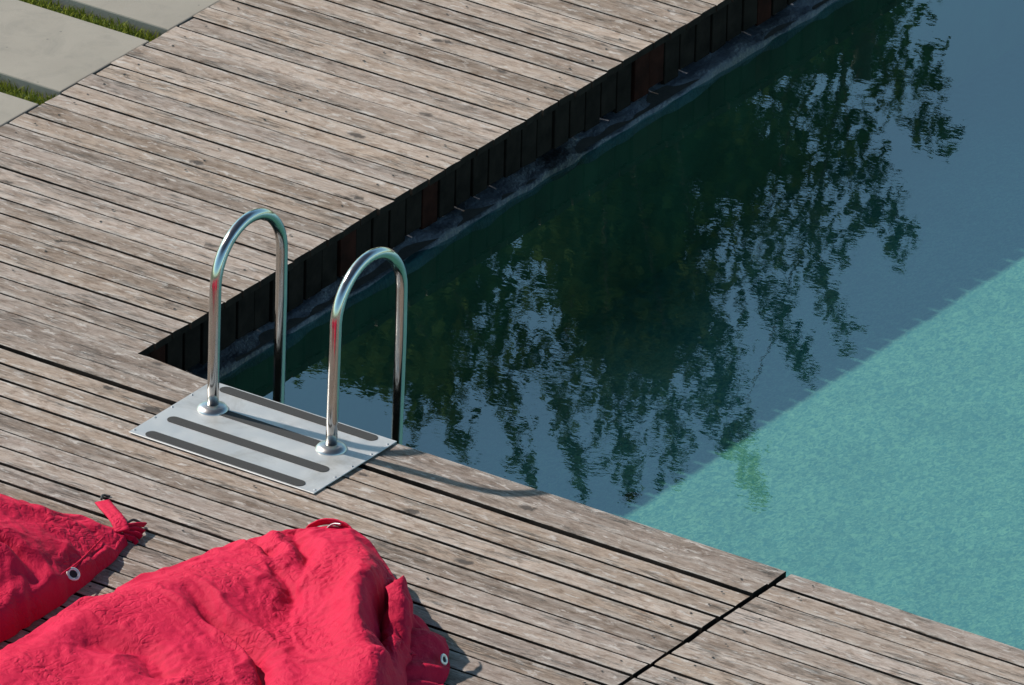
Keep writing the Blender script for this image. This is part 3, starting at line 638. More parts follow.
[0,1,-19,5,-7,-7,-23,-9,4,11,5,-9,5,5,3,3,-1,-2,-6,15,4,-12,-5,-3,-1,0,1,0,-1,0,-1,0,14,-1,-4,-12,9,-6,-3,4,14,-10,-5,-1,-1,1,6,-3,8,-5,-9,6,-7,8,-7,1,1,7,-12,6,-3,10,2,-6,-8,3,11,-10,-2,13,-10,1,-4,-1,7,-3,1,5,-1,-7,8,1,-10,11,-6,-3,-1,0,0,2,1,8,-4,-8,12,3,-2,-6,-1,-1,0,5,-6,2,-1,-1,0,-11,6,-3,-8,-2,6,-8,-3,7,16,34,23,-7,-6],
[0,1,-28,1,-10,-5,5,-20,8,1,10,0,-9,-1,2,1,1,0,1,1,15,3,-11,7,1,0,1,0,-1,-3,-4,-12,6,9,-14,2,-1,6,-2,-5,15,-2,-2,-3,-9,3,8,0,-2,-10,-1,8,-11,4,7,-2,0,2,-12,1,5,10,-1,-11,-3,10,4,-13,10,3,-11,0,6,-1,-4,6,-5,-2,-2,3,10,-9,-2,9,-2,-7,3,6,0,-1,-6,6,-7,0,9,-4,8,0,0,1,-6,5,-7,-5,-3,-1,-1,3,-9,5,-1,-10,-2,6,-7,5,12,33,30,-10,-5],
[0,2,-36,-9,-5,10,-2,-3,-13,7,13,-2,4,0,2,1,2,0,-1,-9,-1,15,-1,-11,-2,1,0,1,7,0,-9,-4,-2,12,-3,-11,3,5,-4,-2,14,-7,2,-8,1,9,1,-3,-10,5,-1,5,-12,9,-5,-3,0,6,-8,9,6,0,-4,-12,9,4,-1,-10,15,-9,-1,-4,7,-4,-3,2,6,-1,-7,11,-5,4,-2,-7,5,-4,7,-6,0,6,-7,4,-5,7,-6,6,-4,1,1,2,9,1,-1,-3,-3,-2,-3,-4,-5,-7,3,1,-10,-2,12,-4,11,22,41,-8,-8],
[0,-1,-32,-12,7,-2,-14,-3,1,12,9,-1,0,1,3,1,1,-1,5,-4,-13,15,-10,-6,5,-4,1,0,1,11,2,-2,-14,-1,9,-10,5,-6,-1,10,4,-10,-1,-1,12,-8,-2,-1,-2,10,2,-4,-10,8,0,-9,4,-4,3,11,-7,4,-11,2,11,2,-12,2,12,-5,-9,-1,7,-4,-2,-1,2,7,-9,10,-2,3,-10,4,-2,6,-8,2,7,-8,-1,0,0,1,10,-5,2,6,-1,-1,-9,1,0,6,-7,-3,5,-8,-5,-4,-1,0,3,-10,17,-1,6,16,41,-7,-5],
[0,-4,-28,-8,7,-15,-4,-2,11,3,-9,-3,1,4,4,3,4,4,7,-1,-17,11,-10,-3,6,2,-5,0,-1,-1,2,10,0,-13,9,-7,-1,5,2,-9,0,8,-8,0,11,-8,2,-5,-1,10,2,-10,-4,3,7,-12,0,10,5,-10,5,-9,0,10,-2,4,-11,14,-5,-4,2,-6,8,-4,1,-5,8,0,-8,5,6,-10,7,2,1,-9,7,3,2,-7,7,1,1,-2,-8,8,0,-8,0,-1,0,5,-1,-8,5,-3,-5,4,-2,-3,-3,-1,-6,1,-3,25,1,7,37,-5,-2],
[0,-3,-27,3,-1,-5,-2,-3,-16,-3,1,6,12,3,3,1,1,1,-3,-4,4,-13,14,-8,-5,10,1,1,1,-2,-11,-1,2,9,-12,11,1,1,-2,-12,2,9,-4,-7,12,-7,-3,5,-7,1,9,-10,0,3,5,-12,9,5,-11,5,-6,-2,1,10,3,-4,-8,16,-6,-7,3,-4,3,5,-7,0,9,-7,-3,8,-8,5,-5,0,0,9,-7,0,1,8,-6,1,6,-6,-4,1,0,1,8,1,0,0,-5,0,-9,4,-9,-1,-2,5,-3,-7,-4,-2,1,27,14,-2,28,-4,3],
[0,-2,-21,2,-16,-2,3,-10,2,-12,10,7,2,0,-1,-5,-1,0,0,0,10,-11,2,12,-1,-11,-1,1,1,10,-11,5,3,-6,6,-12,0,2,9,-12,4,9,-2,-9,10,-4,-7,2,6,-9,0,9,-6,7,-12,2,12,-9,-6,0,5,-5,6,-1,8,-9,1,15,-4,-12,-1,2,7,-1,-7,9,4,-1,0,-11,7,1,-2,-2,-5,7,-6,1,4,-5,8,-7,7,-4,1,3,4,0,-7,3,4,0,0,0,-4,-9,-1,5,-11,-4,-2,-2,2,-4,-3,19,29,-5,19,-1,6],
[0,-1,-14,0,-17,-7,3,-14,5,-8,4,11,-2,-5,0,3,6,-2,-2,-2,-3,14,-2,-12,2,10,0,-9,-2,1,9,-11,0,13,-6,3,-8,6,-11,2,10,-6,4,-7,8,-6,-4,6,-6,7,-9,11,2,-12,-2,12,1,-11,-3,0,0,5,-4,2,9,-8,3,15,-4,-14,1,7,-5,-3,1,8,-5,0,9,-1,-10,4,-5,0,6,-5,-1,0,7,-5,7,-7,-2,9,3,3,0,-5,1,-7,-1,-2,-2,1,9,0,-1,1,-10,-6,0,-1,-7,-4,-2,17,33,-3,4,8,8],
[0,0,-4,-5,-18,-9,0,-16,-2,8,-3,10,-6,2,7,3,-2,-7,-1,-1,10,-6,7,-11,3,-3,5,7,-9,-4,0,9,-10,-1,15,2,-7,3,-12,8,-1,0,-6,5,-5,7,-9,6,-6,8,-10,2,9,-12,-1,12,2,-12,-3,3,-2,3,-2,2,8,-8,6,14,-5,-14,2,6,-7,0,6,2,-3,-6,9,4,-12,-1,1,7,0,-1,-2,-4,8,-5,8,-2,-8,0,2,2,1,6,0,1,-1,-2,-6,3,-10,-3,-1,2,11,-5,-4,-4,-5,-6,-2,13,32,14,2,-2,7],
[0,-1,-2,0,-15,-10,-7,-9,-13,1,13,4,2,3,4,-1,-2,-10,2,2,7,-11,8,-8,-1,0,1,2,8,-2,-9,-1,12,-2,-12,7,11,-3,-13,1,4,2,-9,1,9,-1,-9,5,-6,10,-8,-3,1,9,-12,12,1,-12,1,0,4,-5,0,1,8,-8,13,9,-7,-13,9,-6,-3,5,-4,-1,0,4,-2,9,-10,6,0,-6,0,0,0,0,9,1,-8,0,9,-1,-5,4,1,-7,0,-1,0,1,6,-1,-2,-4,-8,2,-6,13,-9,-5,-5,1,-4,9,30,20,7,-5,4],
[0,1,7,-21,-17,-12,-9,4,0,3,-10,2,3,5,9,-8,-2,12,2,1,-12,-4,0,10,-5,4,-1,-7,0,1,7,-7,12,0,-1,-14,10,6,-11,-4,-1,1,11,0,-1,-12,5,-1,-4,10,-1,-9,11,2,-13,4,6,-12,4,2,1,1,1,2,-8,-2,17,3,-6,-12,10,-6,-2,-2,4,-2,5,-7,7,3,-9,7,-4,-2,4,0,0,-4,7,-6,-2,0,3,9,0,-8,1,5,-5,2,0,-1,-7,-1,5,-1,-4,-6,3,-7,13,-4,-4,-10,0,6,23,27,12,-7,2],
[0,4,9,-26,-18,-12,-10,-7,1,5,12,1,4,-6,-1,6,-7,9,5,-9,-5,7,1,-7,7,-7,0,-1,2,7,-7,0,11,-9,0,7,-13,11,3,-9,-1,0,9,-12,-1,7,-9,0,0,10,-9,11,6,-3,-3,-11,9,-12,0,0,1,1,3,7,-1,-7,16,1,-10,-7,11,-2,-2,-2,-5,3,6,-8,8,-6,-3,10,-2,-1,-6,-1,1,5,-5,6,1,-1,-4,1,10,-8,-2,0,6,-4,-3,-2,-2,2,-6,0,5,-7,3,-1,-7,13,-6,1,-9,5,15,29,20,-10,1],
[0,8,10,-28,-19,-14,-9,-7,0,9,-6,5,7,10,1,0,-7,-3,9,-11,1,3,7,-2,-8,-1,7,4,0,-8,9,-7,7,-10,8,-6,6,-12,0,11,1,0,1,-15,1,6,1,-8,6,1,-8,13,5,-11,6,0,-12,-1,8,1,-5,6,-1,-2,-6,14,-5,8,-11,-4,11,-7,-3,-1,7,4,-1,-7,7,-6,-3,8,-4,-4,-1,4,1,-4,6,0,-4,-1,4,-4,2,9,-8,1,-2,5,-6,1,0,-2,-2,-1,-5,3,-7,-1,4,-6,13,5,-10,-1,14,21,30,-9,-3],
[0,12,10,-24,-17,-13,-10,-7,-9,3,10,-8,7,9,4,4,-2,-4,-11,2,13,0,0,-1,-1,-3,-6,8,1,-5,-8,12,0,-3,-11,12,-4,4,-13,1,10,-3,5,-14,4,-4,1,7,0,-9,2,12,5,-13,-2,10,-11,7,1,-5,4,-8,-1,1,13,-9,8,2,-11,-1,10,-3,-7,1,5,4,-8,7,2,-1,-7,-1,5,-7,5,3,1,0,0,-8,0,0,5,-2,3,-2,8,-9,3,-4,3,-4,2,-6,-2,0,2,-2,-6,3,-5,3,-4,19,0,-8,12,21,27,-10,-1],
[0,8,10,-29,-18,-13,-10,3,0,1,4,4,-8,0,2,2,10,-10,0,11,2,-14,-1,0,1,3,2,8,-9,-5,6,-6,-2,1,8,-9,14,-1,-11,5,-6,3,8,-13,0,-3,0,5,-5,8,2,-3,12,-14,-3,12,-8,0,4,-8,0,0,13,4,2,-16,-1,2,11,-1,-11,0,8,0,1,-8,-2,1,8,2,0,-9,4,-5,0,3,4,0,-5,3,-4,0,6,1,1,-5,7,1,-9,4,-5,3,-2,-2,-2,-6,3,-5,3,1,-6,2,-5,17,-8,20,10,10,21,-8,-1],
[0,5,8,-29,-21,-13,-7,-2,0,2,4,7,12,0,2,-12,-2,2,11,4,-4,-15,5,-3,1,7,3,-10,-1,5,7,-5,-2,0,7,-16,10,-4,5,-9,7,-2,8,-11,-4,-1,1,-1,-3,6,-1,2,13,-12,3,-6,11,-8,-2,0,9,0,-7,10,7,-16,-3,11,3,-9,-5,6,-5,-1,0,0,8,-5,-3,0,9,-7,-2,4,-3,3,-3,0,0,1,5,-5,6,-3,5,-5,4,-1,3,-7,3,-5,-2,-2,-2,2,-5,2,-2,-2,4,-7,-2,14,-8,15,26,16,5,-6,0],
[0,1,6,-21,-17,-24,-4,-1,1,3,9,1,11,0,1,2,-12,11,4,-1,-13,-7,1,6,1,-4,5,-8,11,5,5,3,0,-2,-1,-17,-5,9,-5,4,-8,13,5,-5,-9,-2,-3,-4,2,3,-3,5,15,-2,-15,0,3,11,-4,-4,9,-9,-5,8,-1,10,-16,3,10,-2,-10,0,8,3,-1,-2,-3,7,-3,-2,-8,8,0,-7,-1,1,0,7,1,-1,-5,3,1,-4,7,-5,0,0,-1,5,-6,3,-3,-3,-4,-2,2,-4,-2,1,-1,5,-8,8,-7,13,23,29,-5,-2,2],
[0,-1,-3,0,-29,-22,1,2,3,2,3,2,-7,1,2,4,13,-14,8,-8,-3,6,-9,-1,0,-1,0,0,1,4,5,5,11,-2,-2,-4,-16,-2,8,1,0,-8,3,14,3,0,-2,-3,-15,-3,-1,11,7,4,-18,5,3,-6,9,1,-5,5,-3,-8,1,11,4,-15,2,12,0,-9,2,7,-9,5,2,1,0,-1,-1,-11,2,7,0,-1,-1,-6,2,6,-4,-2,0,1,1,6,0,-1,-5,-2,6,-7,-3,2,-2,-2,-4,2,-2,-3,2,0,2,-8,-3,13,21,33,4,-8,2],
[0,0,-9,3,-26,-23,-5,3,9,-6,-1,2,3,10,-2,4,0,9,-14,0,12,-8,-4,1,6,0,1,0,-7,4,-2,3,11,-14,3,1,1,-5,-12,6,-3,4,-4,2,12,5,3,-8,5,-15,-9,1,4,16,-16,0,1,8,-9,-1,0,7,-4,7,1,-8,13,0,-13,-1,17,2,1,-3,-7,-10,2,1,2,5,-3,4,-9,-2,6,0,-5,4,-3,0,7,1,-5,3,1,-2,3,-6,5,-2,-4,4,-3,-6,-2,-1,1,-5,0,0,-1,-4,2,2,-8,8,21,35,11,-10,1],
[0,-1,-11,-5,-2,-32,-10,3,9,-3,3,4,4,0,2,0,6,10,-3,-13,0,12,-2,-3,-6,-5,-1,1,9,0,0,-2,10,-15,-8,0,8,-2,4,-10,-1,-1,1,1,2,7,5,6,-5,7,-15,-7,-3,19,3,-2,-1,0,-3,-9,2,-6,1,4,8,-12,13,2,-4,-11,8,14,-2,-11,-6,4,0,-4,-2,1,7,1,2,-2,-10,0,7,1,-6,1,0,3,5,-3,4,0,-6,2,-4,5,0,-7,-2,2,-3,-1,-3,0,-5,0,-3,2,-4,3,-6,4,19,35,21,-11,-2],
[0,1,0,-7,-14,-27,-14,2,9,1,4,4,-5,1,3,4,13,-3,6,0,-5,-14,9,-7,-4,-3,-3,-2,4,9,5,5,4,-16,-5,-4,-2,12,2,3,1,0,0,-2,-9,1,5,2,-1,5,6,-6,-5,-7,19,-16,-3,0,5,3,-1,-8,2,2,7,-15,12,4,-9,-5,14,5,0,-13,-5,3,-1,3,-6,5,-4,0,4,-4,8,-7,7,-1,-8,1,0,2,6,1,-3,-2,1,5,-8,3,1,0,-3,-7,-2,-1,2,-1,-1,-5,1,-1,-1,-6,-2,2,17,31,32,-7,-8],
[0,2,6,-23,-13,-12,-21,2,6,-5,8,-1,13,4,4,3,-6,0,0,-2,-3,-5,-1,9,-8,-3,-2,-3,-2,1,5,5,16,-4,-4,-1,-1,-12,0,4,6,0,7,-2,-10,3,13,3,-8,-2,5,-3,-11,3,18,-19,-7,3,-3,0,0,10,3,2,2,-18,11,4,-10,10,1,-6,9,-11,-6,0,3,3,-6,0,5,-1,-4,6,-5,8,-6,4,-5,8,0,-5,-1,2,1,6,0,1,-9,-2,-1,0,2,-2,-6,1,-5,-1,-1,3,-2,-4,2,-7,1,-2,14,27,36,-7,-4],
[0,4,8,-32,-19,-16,3,-1,-8,7,1,11,3,-3,14,-2,3,8,0,-12,-4,-2,-6,-3,10,0,-2,-2,-1,-2,-8,6,15,-10,-2,-1,2,5,1,-8,-3,10,-5,-2,1,3,2,3,5,-2,-3,-1,-8,13,11,-14,-16,-1,0,0,0,0,1,4,11,-1,-13,15,-6,9,-12,-1,10,-7,-7,4,-4,1,6,-1,-6,1,2,7,0,-10,0,2,2,10,1,0,-7,7,1,0,-8,-1,5,-2,-3,-2,-6,-1,2,-7,-1,3,-1,-6,-2,-1,2,-3,-5,0,12,27,35,-6,0],
[0,7,10,-37,-22,-16,-3,0,1,6,12,2,-8,11,2,14,6,4,-3,-13,-5,-1,-3,-5,-6,11,-8,-4,-1,7,1,-4,14,-12,-1,1,-3,1,5,11,-2,-11,16,-8,11,3,-16,-5,-2,-2,-1,0,3,9,16,-18,-7,9,0,1,0,-2,-5,-6,1,12,-4,-10,19,2,-14,-6,10,-8,-1,5,-6,1,4,-5,8,1,2,2,1,-11,4,3,1,-4,5,-4,5,-4,6,0,-9,-1,-1,6,-7,-3,-2,3,-6,-3,4,-2,-5,-3,2,-1,-5,-4,-2,0,11,26,34,-5,4],
[0,11,10,-40,-23,-15,-1,6,3,4,4,3,-9,15,-2,3,4,14,-9,-2,-3,8,-3,-5,-6,-13,7,-10,8,-7,9,4,4,-13,0,3,-3,11,1,-6,-2,23,-5,-6,-2,-1,-3,6,5,-3,-2,-1,2,5,-13,7,-2,-11,-1,6,-3,7,-6,-4,0,11,-4,-12,9,15,-8,-15,0,10,-8,-1,6,-6,3,-3,4,-4,1,0,4,6,-9,6,-3,-1,4,-6,2,1,1,7,-2,-6,-2,-1,5,-7,0,1,-4,1,-6,-3,-2,3,-3,-5,-3,0,-3,-2,9,25,34,-3,6],
[0,10,9,-37,-23,-15,2,2,-6,1,7,13,1,-2,15,4,4,-6,0,13,-14,-8,-4,-2,-2,-3,-4,-1,-1,11,-8,6,6,-12,8,-3,10,-8,-3,1,4,9,19,-12,-12,1,2,12,-11,-8,-5,-2,7,5,-11,-5,12,2,-2,-9,-4,10,4,1,-7,11,-5,-14,10,8,5,-19,-3,6,5,-10,2,6,-8,3,-3,4,2,-6,1,7,-1,-5,6,-6,1,8,-5,4,1,-6,0,4,-2,-1,-4,4,-8,-1,3,-1,-1,-3,-3,-1,-6,-4,0,-3,-4,-1,8,22,35,1,6],
[0,10,8,-35,-22,-14,-6,5,2,-7,7,8,-2,16,-6,5,8,13,-1,-11,9,-16,-1,7,-7,6,-1,-2,-6,-11,10,-4,7,-10,10,3,3,-1,-8,15,2,-10,6,11,-16,11,2,-17,-6,-5,-4,1,-5,12,-11,-3,0,8,11,-3,-14,1,1,4,13,3,-11,-8,0,6,16,-16,-4,10,1,-9,-2,0,7,-6,4,1,0,-6,6,-7,1,0,2,2,7,-1,7,-9,-1,3,-2,-5,-1,2,2,-7,4,-7,-3,-1,-1,3,-6,0,-1,-4,-5,-1,-4,-1,5,21,35,4,7],
[0,9,8,-33,-21,-12,-8,-2,9,-10,2,6,16,-5,9,4,-2,11,-6,8,-11,0,7,-7,9,-9,-3,-3,-3,-5,-2,12,3,-11,0,1,1,3,3,6,12,-16,3,1,2,13,0,-16,-7,-10,-2,-2,2,-6,11,-6,4,-4,3,8,-10,12,0,-11,10,5,-1,-11,5,-7,19,-10,-8,0,11,2,-2,-4,-8,8,0,1,-7,-2,9,-6,7,2,1,2,1,-1,-4,7,-9,-4,0,3,-1,-4,-2,3,-6,4,-4,-3,-2,-5,2,-6,-2,1,-4,-4,-3,-1,3,21,32,7,10],
[0,9,9,-33,-19,-12,-9,5,2,-8,10,7,5,2,4,1,2,-4,11,2,-12,8,-5,-3,-1,11,-7,1,-6,-6,5,-10,11,-6,10,5,-9,10,4,-11,-1,-1,14,2,1,-14,10,-5,-16,-5,-3,-1,0,2,-6,6,-3,8,-8,-2,4,11,10,-5,-15,2,9,-7,2,4,-6,18,-3,-11,-7,2,12,-11,3,-7,1,2,4,-7,9,2,-8,0,0,1,0,0,2,2,8,-1,-8,-2,-1,3,-1,-6,1,-6,3,-5,-3,-1,-4,2,-4,-2,-5,-1,-3,-1,1,20,29,9,14],
[0,9,9,-30,-18,-11,-7,3,-12,6,-2,13,-4,9,-5,3,4,14,3,-7,3,-10,8,0,0,-7,11,0,-5,-5,-5,8,-12,14,6,-12,0,3,11,-12,-1,6,10,-12,4,-11,9,-9,0,-12,-2,-2,-2,0,3,-6,2,4,6,-7,17,7,-8,-7,11,-12,-2,10,-1,-1,-7,4,17,0,-6,-13,-5,13,-12,1,-2,2,5,-7,3,6,-8,-1,4,-3,1,1,6,-5,0,2,7,-2,-3,-6,0,2,-7,1,-5,1,-3,-5,-1,0,-5,-4,-1,-2,-2,-2,1,19,26,12,16],
[0,9,10,-19,-20,-5,-10,-7,-10,-9,5,15,-7,6,0,11,4,3,-7,9,2,-1,-11,5,-3,9,-7,0,9,0,-1,-7,8,-11,-2,15,3,-9,-2,7,-8,11,1,-14,0,-7,9,-5,-11,4,-5,-4,-2,-1,0,5,-4,1,7,-6,19,4,-10,-5,1,14,-3,-11,-3,0,0,2,15,-9,-1,9,-7,-10,12,-13,3,-2,7,-5,-2,0,8,-1,-7,0,2,2,4,-5,5,0,-5,7,-1,-6,-2,-2,3,-2,-7,-3,-3,-1,-4,0,-3,-3,-3,-3,-2,1,-2,20,16,23,16],
[0,3,4,-8,-9,-25,-9,-7,-5,-3,2,15,-1,-4,11,3,-1,-5,-1,-1,2,5,9,-11,4,2,10,-1,-6,0,1,9,-6,9,-6,-8,13,2,-7,-1,6,-15,3,6,-14,7,-1,-13,2,-6,3,-4,-2,-1,-1,1,8,1,-6,0,6,16,-10,-3,0,2,14,-4,-10,7,1,1,-15,1,5,-2,11,-12,-2,12,-12,3,-3,6,0,0,-5,8,-4,-6,5,0,4,-6,6,-5,2,-4,5,1,-8,0,-4,-1,3,-4,-4,-5,-2,-2,-3,-3,-2,-3,-1,-2,0,12,19,29,15],
[0,-2,-11,-8,-5,-4,5,-7,-6,-4,-1,-12,4,13,1,-5,0,4,4,-6,1,-4,5,11,-8,-1,9,-2,10,-4,3,-4,10,-7,9,-12,-5,12,2,0,0,-18,8,5,-9,3,-15,-3,6,-4,-6,3,-5,0,-1,1,2,10,-2,6,-7,0,15,-8,1,-8,14,-7,6,-12,-1,-1,11,-11,-1,1,0,13,-13,8,7,-12,-4,1,0,3,-4,6,7,-9,-1,7,-6,-1,1,5,-6,4,-4,0,4,-7,-3,2,-6,3,-7,-2,-4,-3,-2,-1,-3,-2,-3,0,0,12,16,29,17],
[0,-1,-9,3,-5,-3,-18,-13,-4,-1,6,-8,9,-5,2,2,9,0,-5,5,-8,8,5,3,1,-1,-9,1,5,13,3,-5,-5,1,12,-8,-1,-12,3,5,8,-12,-7,13,2,-2,-9,-13,8,-10,1,1,-5,1,-1,0,2,4,11,2,-10,4,-1,12,-5,-14,14,-7,-2,5,-10,2,13,-6,4,-2,-8,-1,11,-11,11,7,-11,-6,2,-2,3,-2,9,2,-12,1,3,8,-7,-1,3,-5,4,-1,-4,4,-3,-7,0,-6,3,-8,-1,-2,-2,-3,-2,-2,-3,1,1,18,14,20,19],
[0,-1,-5,2,-21,0,-9,-20,4,1,3,3,-6,8,2,2,0,-9,2,6,0,-5,9,-6,-2,2,9,-6,5,-2,5,14,-2,-10,12,0,-4,-4,-10,3,10,-2,-6,-14,12,-9,8,-10,5,-12,-2,0,4,-4,2,2,-2,3,4,9,-10,-1,2,12,-5,-13,13,1,1,0,-11,1,13,2,-13,3,-5,-1,1,9,-9,10,8,-5,-10,0,4,-8,9,6,-8,-5,10,1,1,-9,-2,5,-5,0,3,-6,5,-6,-6,1,-6,3,-8,-2,2,-3,-6,0,-3,0,4,19,22,7,20],
[0,-3,1,-1,-29,-4,-2,-23,-4,1,3,6,13,5,-7,3,-6,7,-6,-1,-2,4,9,-3,-7,1,1,12,-6,0,4,3,11,3,-15,1,6,-9,6,2,2,-4,-4,-13,-1,9,-10,13,-1,-13,-2,0,0,7,-4,3,-2,4,9,0,-10,6,-4,10,-5,-11,8,-5,9,7,-1,-9,12,-1,-18,5,-1,-3,1,10,-5,-3,13,-8,6,-1,-1,-3,-7,9,5,-1,-11,10,3,0,-9,-4,6,-1,-6,2,-6,4,-9,2,-6,3,-1,-5,-3,-6,1,-6,1,0,6,18,26,2,18],
[0,0,2,-3,-35,-8,0,-20,0,11,-5,-1,5,8,11,-11,-2,9,1,-2,-9,8,2,-2,-8,5,-1,-1,11,-5,2,0,2,8,4,-12,-4,7,-10,4,6,-8,-5,9,0,-10,-2,-1,15,-11,1,-2,-3,9,-2,-4,8,2,4,-10,0,10,-9,5,-13,5,-3,1,10,-2,13,3,3,-6,-21,4,-2,3,-2,10,2,-11,1,10,-10,-1,0,0,6,-5,7,-2,7,-10,1,3,9,-2,-10,-1,4,-6,1,-7,5,-9,3,-5,3,-9,-4,-1,1,-6,0,0,9,19,27,-1,16],
[0,4,3,-7,-39,-3,-18,-6,4,8,11,1,2,4,1,-1,-2,-10,0,0,6,-6,7,-2,-7,6,-5,4,-1,9,-1,1,-3,0,2,8,-4,-10,8,-11,6,-8,10,2,0,0,-2,-9,-1,11,-13,1,9,1,-7,5,5,5,-11,9,4,0,-4,-15,-4,-4,5,7,7,-2,5,8,-6,8,-4,-18,5,-2,0,8,-4,5,-8,0,10,-6,3,0,-5,-1,0,7,-4,9,-3,-6,2,8,3,-13,2,-1,-3,-3,-5,4,-11,6,0,-9,-4,-1,-1,-4,-1,1,10,20,28,-3,14],
[0,6,5,-9,-42,-7,-17,7,4,5,7,-1,-3,-8,2,2,1,8,-4,-5,8,-7,4,-6,0,3,4,-6,6,-4,5,-2,6,-4,4,-6,-1,5,-7,8,-9,5,4,-10,-1,0,9,-1,-8,10,-10,11,3,-7,-2,2,3,5,-9,10,3,-15,5,-12,-2,1,7,8,7,-2,-3,9,-9,-4,10,3,-19,5,1,-4,1,6,-5,6,-5,8,-1,-5,6,0,0,-6,6,-4,7,-5,-2,-1,2,10,-13,1,-5,-4,-2,3,-3,-10,5,2,-10,-2,-2,-1,-2,3,11,20,29,-5,12],
[0,5,7,-8,-43,-13,-15,6,0,5,12,-5,-10,5,9,3,2,-1,-6,-2,7,-2,-6,9,1,-2,-7,4,1,0,-4,3,-1,8,-7,4,-5,-3,4,-3,10,-7,5,-10,-1,3,-3,10,-8,-1,11,-4,2,5,-8,1,4,0,-6,11,1,-19,6,0,0,0,9,4,9,5,-16,9,0,-1,-15,8,5,-18,0,2,4,-3,8,-5,4,-6,0,5,-4,0,6,-4,1,6,-4,7,0,0,0,-7,8,-13,1,-3,-1,-8,-2,1,-9,6,2,-10,-2,-2,-1,4,13,21,29,-7,10],
[0,3,10,-7,-42,-22,-11,1,3,4,13,-11,1,3,11,-3,-3,1,0,0,7,-8,8,-3,2,-5,-3,0,1,5,-1,-2,-1,10,-2,-5,4,1,0,-1,-4,11,-13,-3,4,0,-3,0,10,-9,3,8,-5,8,-8,3,-1,-5,7,-8,12,-18,-2,11,4,6,1,8,12,-7,-12,2,2,9,-8,-13,9,2,-17,3,-2,2,7,-1,-4,6,-4,-2,1,3,-4,5,0,-1,4,-5,1,0,2,6,-10,8,-12,-4,-4,2,-8,3,-4,-8,2,8,-11,-2,0,4,14,23,29,-8,7],
[0,4,12,-7,-41,-24,-13,5,2,-2,11,-3,-4,10,0,5,-2,7,2,0,-9,5,-7,-1,4,-3,2,0,0,-3,4,1,-4,7,-1,-6,0,0,0,-1,5,10,-13,5,0,-5,5,1,-6,12,-6,-1,-2,9,-3,-2,-6,6,-6,-5,17,-16,3,5,0,14,4,18,-9,-8,4,11,-14,8,-16,2,-13,8,5,-16,-1,6,-1,4,-5,6,3,1,1,0,-1,-6,0,0,0,4,0,-3,2,-2,7,-11,8,-7,-9,0,-8,3,-3,-8,0,-1,9,-11,-1,5,15,26,28,-5,0],
[0,9,11,-7,-40,-25,-15,-2,7,-4,8,-5,10,-1,1,3,8,-2,-5,1,8,-7,-1,5,-6,1,1,-3,0,4,-3,0,5,-5,0,7,-2,4,0,-8,11,-9,-2,1,1,1,7,-9,7,0,8,-3,-10,6,-6,-2,4,-5,-8,3,20,-6,-6,4,13,5,19,-7,-10,-6,14,-1,-2,-12,2,-10,-3,-8,10,9,-17,0,0,2,7,-7,0,0,6,-3,2,8,1,-4,1,-4,0,3,-5,0,0,7,-14,7,-5,-11,0,-7,4,-6,-6,0,11,-2,-9,6,18,29,21,-8,3],
[0,8,10,-3,-36,-25,-19,0,-3,8,-8,9,6,-2,5,3,-4,1,7,2,-7,-1,6,-3,4,-5,-1,-1,7,0,0,0,-4,-1,1,9,2,1,-8,-5,1,-1,13,2,0,-1,-10,4,-6,6,5,-6,-5,-1,-1,4,-10,-2,-5,17,16,1,3,6,8,5,-6,-7,-10,10,14,1,0,-13,-15,-1,-12,-1,-5,5,17,-16,3,-4,8,1,0,-1,-6,4,-3,0,3,10,-3,2,-1,-1,-6,3,-2,-2,4,-14,7,-7,-11,-5,5,-7,-3,-3,5,11,-9,3,22,30,12,-5,3],
[0,6,7,5,-32,-23,-18,-15,6,-1,8,-6,2,11,-4,1,1,7,-1,-3,9,0,-7,-1,0,7,2,1,-8,-1,0,2,6,0,1,-5,1,3,8,-6,3,-9,0,7,7,-3,-8,4,-4,-6,0,9,1,-3,-5,-11,-2,-3,6,21,11,-4,5,8,10,-6,-9,-7,5,8,11,9,-18,-7,-9,-7,-3,-4,-3,-1,0,19,-15,-4,0,1,6,-6,8,-4,2,0,0,-2,9,-1,-5,0,-1,3,-6,4,3,-4,-14,5,-9,-3,-9,3,-6,-2,0,18,-6,0,28,20,12,0,0],
[0,6,12,-7,-13,-19,-15,-14,-20,8,5,3,2,-6,9,-4,4,-3,0,4,-3,10,2,-5,1,-5,1,0,10,2,-6,-2,-1,1,0,1,6,0,8,-1,-6,0,-10,11,-6,3,-1,-7,3,0,-2,-5,7,-8,-6,-2,-1,4,19,16,5,-3,5,9,-6,-7,-7,2,8,7,10,-14,-1,-14,-4,-3,-9,-4,-2,1,2,3,19,-13,5,0,-7,2,-6,7,-5,0,1,5,-4,0,4,-3,2,1,-1,-6,6,-10,3,-13,4,-4,-10,-5,3,0,-6,19,3,-5,28,12,13,2,1],
[0,8,9,-20,-6,-24,-7,-6,-4,-18,2,10,-1,8,-7,7,-4,-1,5,3,2,-6,1,9,1,0,0,1,-7,1,12,2,1,0,-1,-2,-6,7,-7,-1,1,-3,-7,9,0,-12,-1,-1,-1,0,1,6,-5,-3,-2,0,6,18,15,9,2,1,2,-6,-8,-6,1,7,10,3,-17,1,-9,2,-7,-5,-5,2,0,-1,0,-3,4,18,-14,1,9,-3,-9,-3,8,-2,3,3,1,-1,-7,2,-3,0,4,-8,5,-12,0,2,-13,-4,3,-8,-3,4,-7,17,11,-4,26,11,9,1,4],
